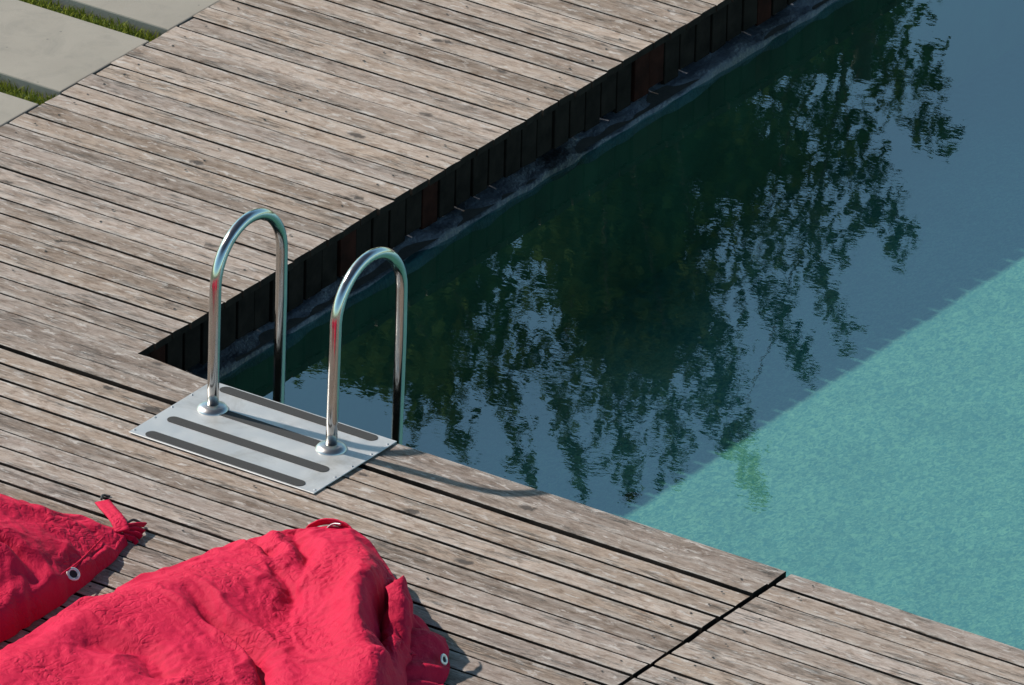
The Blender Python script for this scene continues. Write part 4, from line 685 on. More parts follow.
[0,3,9,-25,-12,-4,-23,-5,-3,8,-3,-9,7,-2,13,-10,6,0,-4,2,3,8,0,-8,1,1,1,1,9,2,-10,8,-2,3,-7,5,1,-3,-8,-1,-1,-1,-2,3,3,12,-3,-3,-3,-7,-2,1,2,0,1,12,11,12,8,2,-1,-1,-5,-5,-9,1,3,9,-11,-4,6,-8,2,-3,-4,-4,-3,-7,5,-7,1,0,11,-3,13,-14,9,6,-3,-8,-3,8,-1,-3,-1,5,2,-6,3,0,0,-10,-4,4,-11,3,-2,-5,-11,5,-6,2,-8,10,23,-3,24,11,6,-1,6],
[0,1,6,-28,-15,1,-21,-6,-4,1,11,1,-8,7,-3,11,-11,2,3,0,0,5,8,2,-6,2,-1,2,-5,2,10,-12,-1,0,7,-9,-1,-1,-1,9,1,0,-3,5,6,9,-11,-4,-1,2,1,2,1,0,9,11,7,5,1,-3,-4,1,-7,-8,-2,2,0,2,2,-4,-11,7,-10,-4,-2,2,-1,-8,6,-6,6,4,-5,13,-5,7,-13,4,9,2,-1,-12,-1,0,5,0,-2,6,0,-6,-2,2,-9,4,-3,-11,-4,-3,1,-9,6,-1,-10,7,27,10,18,13,-1,-2,5],
[0,-1,3,-30,-17,5,-8,-17,-2,5,-3,11,4,-8,5,-4,13,-7,-2,0,0,1,2,12,2,0,0,0,-1,-1,-10,12,-1,-1,-10,7,2,3,2,-7,3,5,9,7,6,-1,-9,6,3,4,2,3,2,1,-2,2,-1,0,-4,-6,0,4,-11,-3,-1,5,0,1,-8,1,-13,-3,6,-7,0,-4,4,-9,0,6,-6,5,7,-5,15,1,-13,-2,0,2,3,8,-13,2,2,-4,5,-4,-1,5,-2,-8,-2,5,-7,1,-6,-5,-8,-1,-4,6,-10,5,24,16,24,9,-1,-4,4],
[0,-3,0,-30,-15,-6,7,-16,-5,3,8,-8,4,9,-7,9,-2,13,-2,1,0,0,1,-12,0,1,0,0,1,3,9,-10,-2,-1,11,-8,1,2,20,10,4,3,5,3,3,2,0,-1,-1,-3,-2,-1,0,-3,-5,3,-2,1,-3,-5,-3,0,-4,2,-1,-2,-2,1,5,-3,-6,-5,-10,8,-1,0,-2,-9,-2,7,-4,0,4,5,-3,16,-10,0,-1,-1,-2,3,9,-14,0,4,-2,6,-2,-6,-2,-2,4,-10,-2,3,-10,-4,-2,-7,0,6,-10,5,19,18,19,17,-1,-3,3],
[0,-3,-6,-30,-13,-6,-1,8,-16,0,6,8,-1,-6,8,-1,7,-14,1,3,4,4,3,3,8,0,0,0,-2,7,3,-4,-4,-3,-5,16,2,2,-1,0,-3,3,5,4,3,3,2,0,0,-3,-2,1,4,-5,-5,4,3,-6,-3,7,-10,-2,13,0,-3,-2,-2,-2,-17,-5,7,-11,4,-1,-7,1,8,0,-9,7,-4,5,-3,0,2,2,15,-11,-2,-1,1,-1,8,4,-14,4,-3,1,6,0,-2,-3,-1,-13,1,0,-11,-4,-4,0,-5,7,-9,12,1,17,18,28,-1,-2,4],
[0,-6,-12,-26,-12,-5,0,1,9,-17,8,6,-7,7,2,1,-10,11,5,6,6,4,3,3,2,-1,0,0,1,-1,-3,-9,-4,8,4,-7,-2,2,-1,1,-1,1,4,3,3,3,2,2,2,-1,-1,1,5,-7,-5,2,10,-7,11,-8,-7,0,1,3,5,-17,-5,2,-1,-4,-10,9,-11,-3,0,5,-4,11,-7,5,1,-3,7,2,-5,3,-2,13,-10,-2,-2,-1,1,9,3,-13,6,0,-6,3,-8,-3,-2,5,-11,-5,6,-11,-2,-2,-3,3,-7,11,5,7,20,33,-1,-1,4],
[0,-11,-17,-22,-9,-2,-3,-2,8,7,-16,4,9,-10,1,0,13,1,4,-1,8,-1,-3,9,5,3,4,0,1,-1,-4,-3,-1,0,-1,-2,-4,-4,24,3,-2,-3,-4,1,1,3,2,5,3,1,-2,-4,-3,-1,-3,-6,13,13,-13,-5,3,0,0,2,-15,-1,-11,-5,-1,9,-5,-8,10,-3,-2,-4,4,-4,9,-8,1,1,1,2,10,-4,-2,0,12,-1,-1,-3,-3,-6,10,1,-13,1,5,-8,-2,2,-6,-4,5,-5,-9,5,-11,-4,1,-1,-6,8,2,9,21,36,-1,0,4],
[0,-11,-28,-15,-8,-2,-4,5,-1,6,8,-16,12,5,-1,-3,9,0,0,1,-3,-10,0,3,10,3,3,-4,6,0,-6,-3,1,2,1,-1,1,21,-3,7,0,0,1,0,0,1,-1,-1,1,0,-2,-4,-4,0,0,15,-13,21,-14,2,4,3,-3,-8,-8,-12,5,-2,-6,5,-14,-3,8,-2,2,0,-4,6,-5,10,1,1,0,-1,-3,9,1,0,-8,7,-5,5,-8,-4,3,10,-3,-10,7,-2,-6,0,-10,-3,4,-8,4,-6,5,-10,-5,-4,-3,1,4,13,22,37,0,-1,3],
[0,-9,-29,-16,-8,-5,0,6,-3,4,12,-5,-11,14,4,3,0,0,-4,-10,-3,5,7,-8,-2,3,4,13,-10,0,8,6,-3,11,3,1,1,-6,-3,3,0,-1,1,0,-1,1,-1,-1,1,-1,0,7,4,4,2,2,-5,-3,18,-6,3,-4,-8,-18,-1,1,-14,2,12,-3,-11,0,-4,5,-4,1,2,7,-7,3,6,2,-3,1,2,-6,3,3,6,-11,0,9,-5,0,-6,5,9,-11,4,1,-7,-4,-2,-11,4,-7,-4,8,2,1,-3,-3,-3,-3,-3,12,21,38,-1,-4,4],
[0,-7,-30,-16,-9,-5,1,8,-5,3,12,-13,-3,12,-5,1,2,6,-11,-2,10,3,-5,1,9,2,2,-5,11,1,1,-4,6,-4,2,1,1,15,-11,3,0,0,0,1,1,1,1,0,2,2,-2,4,2,1,1,0,0,0,-1,13,-23,-3,0,-10,-14,0,8,-12,1,15,-9,-4,-2,-2,1,5,2,-2,7,-1,-4,5,-3,3,-4,4,-3,7,2,-8,3,-4,8,-4,1,-7,8,4,-10,-4,7,-3,-4,-13,0,-6,-3,-3,12,3,-3,-7,-4,4,-3,14,21,37,-4,0,0],
[0,-8,-28,-15,-11,2,5,0,0,-4,12,-15,4,3,-7,2,2,6,-10,9,0,4,-3,11,-5,-3,2,2,9,-4,2,1,3,19,8,-5,1,-1,3,3,-1,-3,-2,0,1,1,1,0,1,-7,7,-3,-1,-3,-5,0,1,7,-10,13,-1,-21,3,-2,-15,0,0,10,-3,-12,18,2,-8,-4,-4,-1,0,4,5,-4,-2,4,-1,-3,3,7,-8,7,-2,-1,4,-5,-3,7,-1,1,-9,8,3,-4,-13,1,4,-6,-12,-4,-2,1,-3,14,-6,-6,-4,3,5,16,20,35,-6,2,-2],
[0,-7,-21,-15,-10,-6,7,-13,7,4,7,-5,-15,0,8,2,0,2,-2,-3,10,-3,4,11,-5,1,7,2,-7,9,5,5,4,-3,6,16,3,-1,-2,-8,-16,-9,-2,-1,1,1,3,6,-1,2,7,-11,-3,-3,0,1,7,4,-9,3,9,-3,-15,7,-7,-8,-4,13,0,-2,-12,16,11,-1,-5,-11,-6,5,2,0,-6,0,1,6,3,-4,4,-8,7,1,1,-1,-1,-9,5,-1,3,-9,6,-4,1,-13,7,-9,0,-5,-4,-7,-2,13,-4,-1,-7,13,5,14,19,30,-7,3,-3],
[0,-5,-8,-16,-12,-6,-3,-5,-12,10,9,-7,-1,-12,6,-5,-1,0,1,12,-3,6,12,5,-5,7,-6,0,2,3,3,2,2,2,-1,1,1,-1,-1,0,0,0,-5,-2,-2,-1,0,0,8,7,-9,-3,-3,4,3,0,-5,9,-8,3,7,-13,8,2,1,-4,-3,-15,4,6,2,-13,11,14,9,-4,-13,-10,-3,6,2,1,0,-1,-4,7,-4,4,-7,-1,0,-1,5,2,-8,0,2,4,-9,-2,-1,3,-14,5,-10,1,-6,-4,2,-4,9,-2,-6,20,13,14,16,20,-8,4,-4],
[0,-3,-3,-30,-14,-7,-4,6,-2,-9,6,10,0,-10,-6,-3,6,2,4,-4,4,13,0,3,2,5,9,-1,8,2,1,0,1,-1,-1,-3,-5,5,2,1,-1,-12,-7,-4,0,0,-1,6,6,2,-6,-2,-1,1,8,-5,0,-1,9,-10,-7,3,-8,5,14,-2,-13,-6,2,1,11,-8,-1,2,9,14,4,-10,-13,-7,4,-4,0,-1,4,-2,7,-6,9,-1,-1,-2,-5,-2,8,0,-1,-1,0,-4,-4,-8,1,-12,5,-11,1,-2,-5,5,-5,5,-5,19,9,13,17,27,-5,4,-7],
[0,-1,1,-32,-19,-9,-3,4,-3,5,-8,2,9,4,-3,-6,-8,-1,4,10,5,2,13,1,4,9,1,-1,-3,-3,-2,-2,0,1,2,4,7,5,-2,-6,-1,-5,-6,-5,-8,2,5,3,0,6,1,-1,-1,-2,9,-3,-6,6,3,0,-6,-14,-5,3,16,-10,-6,8,-9,0,4,8,-3,-7,5,0,13,9,-4,-14,-11,5,1,1,-4,4,-6,5,-4,8,1,1,-1,-4,-7,7,-6,-3,3,-7,-4,2,-2,-5,-9,5,-10,-2,-1,6,-8,4,-4,16,8,15,20,29,0,-3,-6],
[0,1,5,-34,-22,-12,-1,0,-4,3,8,-11,0,5,8,0,-2,-7,3,4,1,14,6,9,6,-3,-8,-3,-2,0,1,3,5,8,6,4,4,-2,-4,-4,-4,-6,-5,-4,-4,-5,4,8,4,1,-4,-2,9,4,4,0,-4,-4,-7,-11,11,2,-4,-11,14,-12,-5,3,12,-11,-2,-2,1,0,0,0,0,9,13,4,-10,-13,-2,6,3,-3,4,-8,4,-4,-1,0,7,0,-1,-9,5,-2,-8,-3,1,-4,-7,2,-9,4,0,-2,-2,-1,-7,-2,1,9,10,18,30,21,1,-1,-8],
[0,2,9,-36,-24,-14,-5,-1,7,5,0,-9,7,-8,-1,1,3,5,-3,-3,15,-2,3,5,4,2,0,1,2,3,5,6,6,5,1,-1,-6,-9,-11,-3,0,4,0,0,0,0,0,0,-5,10,5,3,2,1,-1,-1,-14,-7,-6,4,14,-4,-7,8,2,-2,-14,0,6,16,0,-7,3,0,0,-2,-8,-7,4,8,11,-2,-13,-6,2,8,2,2,-10,5,0,-1,-8,-1,5,1,-9,3,0,-4,-9,-5,-1,-7,3,-8,-3,-1,2,-2,2,-5,10,6,3,28,14,27,0,-1,-4],
[0,6,10,-38,-25,-16,-4,6,2,1,-6,4,0,5,-4,-9,0,5,-5,5,14,-1,11,6,5,3,1,1,2,0,2,1,2,1,-2,-9,-12,-6,3,-7,-3,-1,1,-1,1,1,0,0,0,3,3,3,2,2,1,7,-6,-13,2,3,12,-13,-4,-1,1,10,-8,11,-6,4,3,13,-11,0,-3,0,6,-10,-7,1,10,0,10,-6,-9,-3,1,2,10,-9,-3,1,5,-3,-7,2,3,-9,4,-7,-3,-5,-5,-4,-6,2,-4,-2,-7,-1,6,-3,4,5,14,25,9,25,7,-2,-2],
[0,3,11,-23,-34,-20,1,3,-7,0,5,1,2,-2,7,-8,-4,-2,2,4,14,5,1,2,4,3,0,0,0,-10,0,0,2,2,10,-14,-4,1,-5,6,-6,4,0,7,1,1,0,-4,4,-2,-6,0,0,0,1,7,-8,12,0,-6,8,-10,7,0,1,-10,9,8,-8,4,-10,14,-4,-10,4,0,0,8,-3,-11,-4,3,6,9,0,-4,-8,4,-4,12,-5,-9,-2,7,-1,-8,6,-8,1,-8,-5,-2,-7,-4,-1,-5,-6,-1,1,0,-4,3,9,-1,24,7,15,23,9,0,0],
[0,0,12,-14,-33,-22,-10,-1,8,-6,-1,0,1,2,10,2,-1,0,1,3,0,-4,-8,2,4,6,-4,2,9,-9,-3,-1,0,3,14,1,-11,-1,-2,11,-6,6,2,-6,-2,2,4,6,-5,-5,-1,0,5,-5,5,-6,14,-6,4,3,1,-1,-12,-1,3,17,3,-3,-4,-16,-2,11,2,-11,-2,3,9,1,-8,11,-2,-7,-2,2,8,-8,6,-8,1,2,11,-5,-7,-6,8,-1,-13,5,-1,-4,-5,-9,-3,-6,-3,-8,-5,-3,0,1,7,5,-2,9,8,12,24,16,10,1,2],
[0,1,9,-7,-31,-23,-11,-6,2,10,3,0,-2,-9,8,0,-1,0,-1,-8,-1,1,10,-6,1,1,9,-6,8,-2,-5,6,-4,6,-4,15,0,0,0,-10,8,-5,2,-5,5,-2,7,-1,-2,-5,7,-1,-7,0,2,12,0,-6,-7,0,1,7,-10,7,14,-12,-4,-3,-4,11,-12,1,10,0,-9,8,4,-10,-1,2,12,7,-2,-5,-1,3,-8,-3,4,3,-2,8,-11,-3,-3,8,-14,-4,-1,-1,3,-7,-8,-9,-4,-2,-5,-4,-1,1,1,4,6,-1,12,16,28,12,10,4,2],
[0,2,3,3,-27,-26,-13,1,-3,-3,11,-9,7,-10,-2,-1,-1,-1,0,11,3,1,2,1,0,1,1,-8,-3,3,9,2,-5,0,8,-7,1,2,12,-11,-2,1,1,9,-8,5,-6,0,0,7,-6,0,9,0,-3,7,-9,-5,7,2,2,-11,8,13,-10,1,-11,-6,8,-2,8,-9,-3,7,-9,0,0,11,-5,-3,0,7,13,7,0,-1,-8,-3,-7,4,-5,10,-8,-5,-4,9,-11,4,-4,-4,-4,-12,-2,-5,-6,-6,-3,-1,-1,-1,0,2,4,1,12,19,29,7,12,6,3],
[0,2,8,-15,-6,-26,-14,-2,-13,6,5,-9,1,9,-6,5,1,0,-1,-8,3,-4,1,2,5,2,3,2,-6,7,-4,1,8,-8,0,7,-2,-4,16,-1,-9,3,6,4,-3,-11,-2,8,2,-8,0,6,-4,10,0,-4,-10,7,-2,-1,0,14,6,-6,-7,-13,0,9,2,0,-8,9,-1,-7,3,-5,-4,0,13,-1,-6,-2,2,8,13,3,0,-4,-5,-8,-4,-1,12,-8,-5,-2,7,-5,-15,-1,-7,-1,-11,0,-8,-1,-2,-3,0,1,-1,0,-2,9,7,20,30,3,10,11,5],
[0,2,9,-24,-14,3,-13,-13,-15,0,2,8,-8,-1,10,-2,-4,3,2,-6,-3,3,-3,0,0,2,2,4,10,-5,0,2,-5,10,-1,-5,1,12,-9,0,12,1,-1,-1,-7,9,-3,-10,6,2,-7,-1,11,-11,0,0,7,-5,-1,1,13,1,-6,-11,-5,1,13,-8,-4,-2,6,-3,10,4,0,-2,-10,0,-4,12,5,-6,-3,0,2,13,2,1,0,-3,-6,-4,-8,13,0,-2,-1,-17,-3,-10,-4,1,-7,-10,1,-7,3,-3,1,-1,-2,-3,3,3,11,20,29,0,9,14,8],
[0,3,8,-29,-16,-5,4,-22,1,2,1,-5,6,0,-10,-1,-2,1,0,7,0,2,0,0,1,-1,-2,8,3,-1,-2,-7,9,-6,1,5,13,2,-1,-13,-1,-1,0,0,0,4,11,-2,-11,0,6,-3,10,-11,10,0,-5,2,-5,10,-10,-5,-4,5,0,-5,11,-10,-5,6,1,-5,6,-1,1,3,5,-12,-2,3,9,10,-5,2,2,-12,0,0,2,8,-7,-5,-4,3,10,-12,4,-1,-16,-1,-5,-3,-11,-2,-2,-3,-5,3,-2,0,-2,1,-3,4,12,20,27,-1,7,19,9],
[0,3,9,-33,-19,-9,-1,9,-17,-2,-1,8,2,3,3,-1,-8,2,-11,-2,0,1,1,1,2,8,-3,5,-8,0,2,11,4,-5,7,4,-6,-6,8,3,-1,-7,6,1,-1,-9,2,14,0,-5,-8,11,-11,10,-4,6,0,-10,10,-2,-8,-6,1,-5,5,-5,10,-13,7,0,-7,0,0,2,1,2,9,-2,-8,5,-2,11,8,-1,1,-3,-13,4,-8,-2,9,-4,-3,-3,8,-3,-13,7,-1,-17,2,-5,-9,-7,-1,3,-6,2,0,-1,2,-4,1,0,12,19,26,-1,6,23,9],
[0,6,8,-26,-30,-14,3,4,6,-13,3,-10,1,1,3,4,9,-1,-9,3,2,-1,0,-1,-4,-3,7,-7,11,5,4,2,0,-1,-2,-8,-3,7,-6,1,2,10,2,-8,-3,1,11,-8,12,-10,8,-8,-5,10,-7,-3,-3,17,-7,5,-2,-3,-9,3,-8,-1,8,-10,11,-8,3,1,0,0,0,-5,4,8,-7,0,6,-4,2,12,-2,-8,6,-14,4,-5,-6,8,-3,0,1,0,-6,-13,12,-3,-16,-6,0,-6,-4,1,2,-6,4,-1,3,-3,2,-2,11,18,25,3,-1,29,8],
[0,3,6,-14,-33,-19,-7,1,6,11,-2,-3,-7,6,1,-7,1,8,1,-1,-5,1,0,3,-6,-2,0,11,-2,4,6,-9,-2,-2,0,8,-5,9,-7,-1,-1,4,7,-10,6,10,-2,-9,13,-9,-1,-3,-2,7,0,-8,6,16,-17,-4,-1,9,0,0,-10,-5,-1,-2,1,12,-12,-1,-1,0,1,1,10,4,-6,-2,3,6,-1,-7,11,-3,-12,7,-15,6,-4,-2,-9,-2,1,4,7,-17,4,-5,7,-8,-11,-3,-1,0,3,-5,2,3,1,-4,4,-4,9,17,21,7,-1,31,8],
[0,1,-2,1,-33,-23,-10,5,-2,5,10,-5,2,-5,0,6,0,-11,0,2,8,1,1,2,1,2,2,3,-7,2,5,-10,-5,4,4,-5,3,11,-7,-2,-2,10,-10,10,7,-1,0,-10,3,13,-7,-5,-7,0,0,5,11,-1,-5,-13,-2,8,-2,-1,9,-1,-3,-4,-12,3,8,-11,2,-2,6,1,-2,11,-5,-2,-1,7,-4,3,-6,7,-16,7,-13,3,-9,0,-5,-3,3,5,5,-6,-14,9,-10,10,-10,-1,-1,0,0,-5,-2,4,-1,1,5,-5,8,19,12,11,-2,34,8],
[0,3,4,-13,-24,-21,-16,5,8,-5,-1,12,-6,1,3,-8,3,6,-12,6,-6,0,0,1,0,2,2,3,9,2,2,-1,-2,-10,0,13,3,2,1,-1,-3,-2,-9,16,-4,-2,8,-8,0,2,11,-1,-12,6,-7,7,-8,-5,5,-11,-2,7,-2,-2,3,9,-9,-5,-4,0,1,9,-10,0,6,-2,0,2,10,-3,-2,0,5,-12,7,0,-16,5,-2,-13,2,-8,-2,1,0,2,7,2,-12,6,-3,-9,7,-8,-3,2,1,-1,-1,-4,6,4,0,-6,7,18,8,13,0,35,8],
[0,4,5,-23,-27,-19,0,2,4,5,0,-8,10,-1,-7,0,9,1,-9,-3,2,7,1,0,0,-1,-1,-8,-1,3,3,4,10,-9,6,2,-11,-1,5,10,-5,-8,4,14,-7,-3,12,2,0,-11,-1,1,8,-12,7,-1,-4,-11,-3,10,0,-8,-1,-1,1,10,-7,-1,0,3,-7,0,8,-9,1,5,-2,0,1,10,1,-2,-2,-5,-14,4,3,-15,5,-3,-12,3,0,1,0,0,3,2,1,-2,-3,-5,-7,8,-4,-7,-1,0,0,0,2,8,-4,-3,15,2,12,14,2,36,8],
[0,4,7,-35,-22,-15,-2,1,3,5,9,3,-14,0,2,11,-2,-8,5,1,2,1,-3,-6,3,-4,-1,1,8,3,2,4,4,1,-3,-6,-13,3,12,-8,-4,4,7,12,-3,-9,1,5,6,-12,3,-1,0,7,-18,6,0,-10,6,-8,1,11,1,-3,-7,-2,10,1,1,-9,-2,-1,8,-4,1,-2,3,0,-5,0,8,-12,0,-7,6,-9,6,-2,-16,4,-1,-11,3,3,2,1,0,2,1,-1,-1,-4,-7,6,-4,0,-5,5,4,3,-2,-3,-5,8,1,4,11,17,4,36,8],
[0,5,8,-38,-22,-13,0,0,2,2,6,12,-2,-10,9,-13,-2,-2,-1,2,2,7,-7,-4,0,2,7,2,-2,-2,1,3,3,12,-8,-12,7,-2,11,-2,-7,11,7,-3,4,-2,-8,1,0,-2,12,-6,6,-24,6,-9,-3,12,-7,2,1,-7,9,-2,3,-10,8,-6,1,8,0,-5,-2,7,-4,1,1,0,-1,-2,-10,2,-11,8,-1,1,0,-4,-6,-14,1,2,-10,4,2,3,0,2,1,-2,1,-5,0,0,-4,-1,-1,2,4,7,-4,-6,-3,8,-2,4,11,19,9,33,9],
[0,5,10,-40,-22,-11,-3,0,1,3,6,15,-1,-2,-12,9,-1,-5,-2,-2,-1,0,1,5,-7,-4,-1,1,0,1,3,4,4,11,-14,-1,-2,12,2,-9,11,5,3,-1,-5,-2,10,-7,-5,4,11,0,-25,1,7,-4,-11,11,-6,-4,8,1,-8,8,-7,-3,2,5,-5,1,3,5,-4,-1,5,-3,-6,4,-11,2,-3,-1,0,-1,-11,3,6,2,-7,-5,-10,0,2,-10,2,3,2,1,3,1,-1,-4,-3,-1,0,1,2,6,1,0,-5,-3,2,-2,4,6,3,20,23,24,8],
[0,9,8,-41,-21,-10,3,1,1,3,-4,12,-11,-2,1,14,3,-1,-1,-1,-1,0,1,1,-2,-5,-7,-2,-1,1,1,3,4,11,-15,-8,10,3,3,-8,2,12,-2,0,5,-6,13,1,-15,7,8,-22,-4,5,8,-6,-13,6,5,-11,3,10,-10,5,-7,2,6,-6,1,0,-2,1,7,1,-10,-4,-2,6,-5,-12,-4,1,9,0,-9,0,4,8,-5,-4,-3,-9,-3,2,-10,0,1,1,2,3,4,1,1,0,1,2,1,0,-4,-3,-4,-1,0,7,8,-1,-3,29,23,20,6],
[0,6,6,-17,-39,-4,-2,-2,-7,3,9,4,-10,2,12,2,-5,-9,-1,-2,-1,0,2,9,3,4,0,1,-1,0,1,1,2,4,-7,-8,-11,3,12,2,-8,3,10,-3,7,-7,2,-2,-2,13,-16,-5,4,6,-13,3,-8,10,-10,5,0,11,-11,-4,-1,7,2,-2,-8,-1,1,3,-2,8,-8,-6,2,-11,8,-4,-1,1,2,1,0,-8,4,9,-4,-2,-5,-5,-6,-6,2,-11,3,2,-7,2,4,4,1,0,0,1,2,1,-4,-4,-2,4,6,10,-4,-3,5,34,17,17,5],
[0,4,1,-19,-8,-34,1,-6,1,11,-7,1,3,11,-10,-2,-1,5,-4,2,-2,-2,-3,2,9,1,-2,5,-7,-1,0,3,5,11,-2,-11,3,-6,4,12,1,-10,1,13,-3,-5,-1,10,-12,8,-12,4,4,-16,-5,0,3,8,-12,0,13,7,-10,-5,-4,0,-1,6,0,-5,2,0,1,-2,5,-5,-13,3,-1,-10,4,0,2,2,12,4,2,1,0,-1,-3,-4,-7,-9,-9,-1,-13,5,1,-11,2,3,3,0,-1,1,3,3,-3,-2,11,3,3,-1,-3,-3,31,8,29,10,3],
[0,2,-12,-7,2,-21,-27,2,10,-5,9,3,4,-8,1,-6,6,-4,2,-6,-1,-1,-1,6,-6,1,1,7,-5,0,11,-3,2,12,2,-2,-1,-1,0,-4,11,-7,-4,13,1,-10,5,9,-18,-2,4,5,-19,-7,-1,4,8,-10,6,-7,14,9,-3,-4,-10,-1,1,-6,0,6,-3,-1,4,-1,-11,6,-2,-2,-7,-6,1,7,4,3,1,1,2,1,0,-1,0,-1,-2,-3,-6,-7,-10,-11,-1,4,-1,0,1,1,-2,-1,0,3,-1,0,6,8,-1,1,-3,18,5,32,22,-2,6],
[0,2,-9,0,-15,-4,-30,3,-3,7,-7,10,0,5,-3,-8,5,0,-1,-8,0,5,0,-4,6,-1,0,-5,5,2,16,1,0,0,-2,-3,-4,-2,1,6,9,0,-11,1,3,1,10,7,-21,3,4,-19,-10,0,1,7,-10,8,-5,-1,11,11,-12,7,-1,-2,-2,-8,-1,-3,6,1,-2,-12,-6,7,6,-4,-7,4,-1,-3,2,3,1,2,2,0,-1,-1,0,1,-1,-2,0,-4,-6,-12,1,-14,0,3,-1,1,-1,-1,0,2,0,2,3,9,-1,3,7,0,19,35,13,-1,6],
[0,-1,-2,-2,-23,-8,0,-23,8,-4,7,-6,9,-5,-1,-1,0,-1,1,-1,7,-7,0,4,-3,0,2,5,5,10,4,-12,-3,-2,-1,-1,2,10,1,2,1,-6,-2,6,14,-3,6,-17,2,3,-18,-12,2,2,2,-11,7,-5,5,-4,12,6,-1,-10,7,0,0,-4,-8,1,-5,5,-12,2,-2,-5,12,-6,3,0,-5,-1,1,2,5,0,0,-1,-1,1,0,-1,-2,0,-1,-2,-2,-4,-10,2,-15,-3,4,2,-1,-3,-2,2,0,6,0,8,1,2,6,-1,23,35,9,5,4],
[0,-1,-2,-1,-28,-6,3,-7,-16,10,-7,10,-6,3,9,2,-1,-4,5,-1,-10,-2,-1,0,3,5,8,11,7,1,-4,-6,-5,-10,8,1,0,-2,-4,-2,1,6,8,-7,2,9,-6,5,1,-17,-13,-6,1,5,-3,-5,9,-9,6,-1,7,-6,9,-9,7,-9,-1,4,0,-1,-4,-2,-7,-8,7,2,5,-3,-4,4,-2,-1,-1,8,0,-1,0,7,20,2,5,-5,-7,-9,-17,-8,-1,-2,-1,-6,1,-14,-5,3,2,0,-2,-3,4,0,1,7,3,3,5,-2,23,35,10,6,5],
[0,1,6,-15,-27,-2,0,1,-20,7,-4,0,11,3,2,2,1,1,-10,-1,6,-2,-1,2,3,7,7,3,0,-6,-5,-6,-4,-2,9,-1,-6,-1,2,8,4,3,-1,-7,6,9,-9,-4,5,-16,-14,2,-2,4,-9,9,-6,2,-5,9,-9,9,5,-9,7,-2,-11,0,2,4,-12,1,-5,2,-1,-2,12,-2,-3,3,-2,-2,10,0,-2,5,25,26,-1,6,-12,-12,-11,-11,-5,-12,-13,-6,-1,1,-3,0,-7,-10,1,1,-1,1,0,-1,0,4,7,3,4,-1,22,35,11,7,6],
[0,3,7,-26,-18,-10,-3,0,8,-16,8,3,-8,1,2,1,1,1,0,5,-13,-2,4,7,13,-6,0,3,2,0,-1,1,5,-13,-2,1,4,7,-3,4,3,-12,5,6,4,7,-4,-15,-7,1,-13,1,5,-11,8,1,-12,1,5,-4,6,-6,10,0,-3,6,-11,1,0,-1,-3,-11,3,-6,-1,2,14,-2,-1,1,0,11,-2,-3,21,52,15,2,8,-15,-13,-18,-7,-16,-18,-8,-9,-9,-10,-3,2,-3,2,-3,-5,-6,1,-2,-1,0,0,7,3,2,5,0,20,36,12,8,7],
[0,5,8,-26,-19,-11,-5,-1,1,10,-16,5,8,2,1,-3,-6,5,-1,-13,2,10,1,2,3,4,4,9,8,-5,-7,-5,0,5,-12,6,2,-8,6,2,-15,8,7,5,3,-8,-3,-3,-17,-2,6,2,-12,3,7,-13,3,-2,1,6,-10,4,-1,8,-2,8,-4,-12,1,-5,4,-5,-9,5,0,-1,10,-1,1,2,10,-3,0,0,54,7,19,15,-7,5,-3,-18,-27,-18,-10,-17,-9,-6,-8,-8,-4,1,-2,3,-1,-4,-6,-2,-3,-1,1,8,1,1,4,2,19,37,16,5,9],
[0,9,7,-20,-24,-2,-3,-4,-4,-8,11,-13,0,8,-2,4,-3,-9,-1,10,6,-3,-8,0,2,-1,3,8,13,19,-10,-8,2,2,-16,-6,5,-7,-1,1,-4,11,1,8,-1,-13,-6,-5,7,-6,2,5,-10,6,-11,-3,7,2,2,-11,-1,6,-4,2,9,5,0,-8,-11,-3,5,-9,4,-3,-3,8,4,-1,6,3,-1,1,-3,52,-4,33,32,12,-14,-9,-19,-8,-9,-21,-25,-12,-11,-10,-4,-5,-5,-5,-3,0,3,1,-2,-3,-4,-4,-2,7,0,-1,5,2,19,36,20,1,13],
[0,6,6,-8,-25,-3,-8,-18,-3,0,3,12,-11,-1,6,-6,-3,4,11,7,1,-8,8,-10,-11,-3,3,12,12,6,18,-12,3,-17,-3,-14,-1,1,4,4,-8,1,11,3,-2,-14,-8,8,-7,9,1,-7,3,-12,8,-9,2,6,-8,-3,2,8,-4,-1,10,1,4,-6,-4,-4,-2,-3,-3,-7,0,10,3,2,1,-1,0,3,23,37,23,15,29,-9,7,-12,-25,-3,-27,-16,-17,-19,-11,-8,-8,-2,-5,-5,-1,-4,0,3,2,-3,-3,-4,-4,4,2,-1,4,1,20,35,23,1,13],
[0,2,2,4,-16,-13,-15,-16,9,6,0,-13,0,1,2,3,10,8,7,2,-1,-3,-10,-8,-11,-3,3,10,1,14,1,15,-8,-21,-8,6,1,2,1,-6,6,-12,2,11,1,-15,-3,2,4,-12,11,-7,-5,-3,13,-9,-4,-2,6,-6,6,-1,7,-7,5,8,1,-20,-1,-10,11,2,-6,4,-5,9,-1,0,1,1,10,15,34,2,15,17,27,17,-17,8,-28,-21,-10,-29,-16,-9,-13,-12,-6,-6,0,-5,-1,-3,-3,-1,4,2,0,-2,-3,-4,1,2,0,0,20,35,23,2,15],
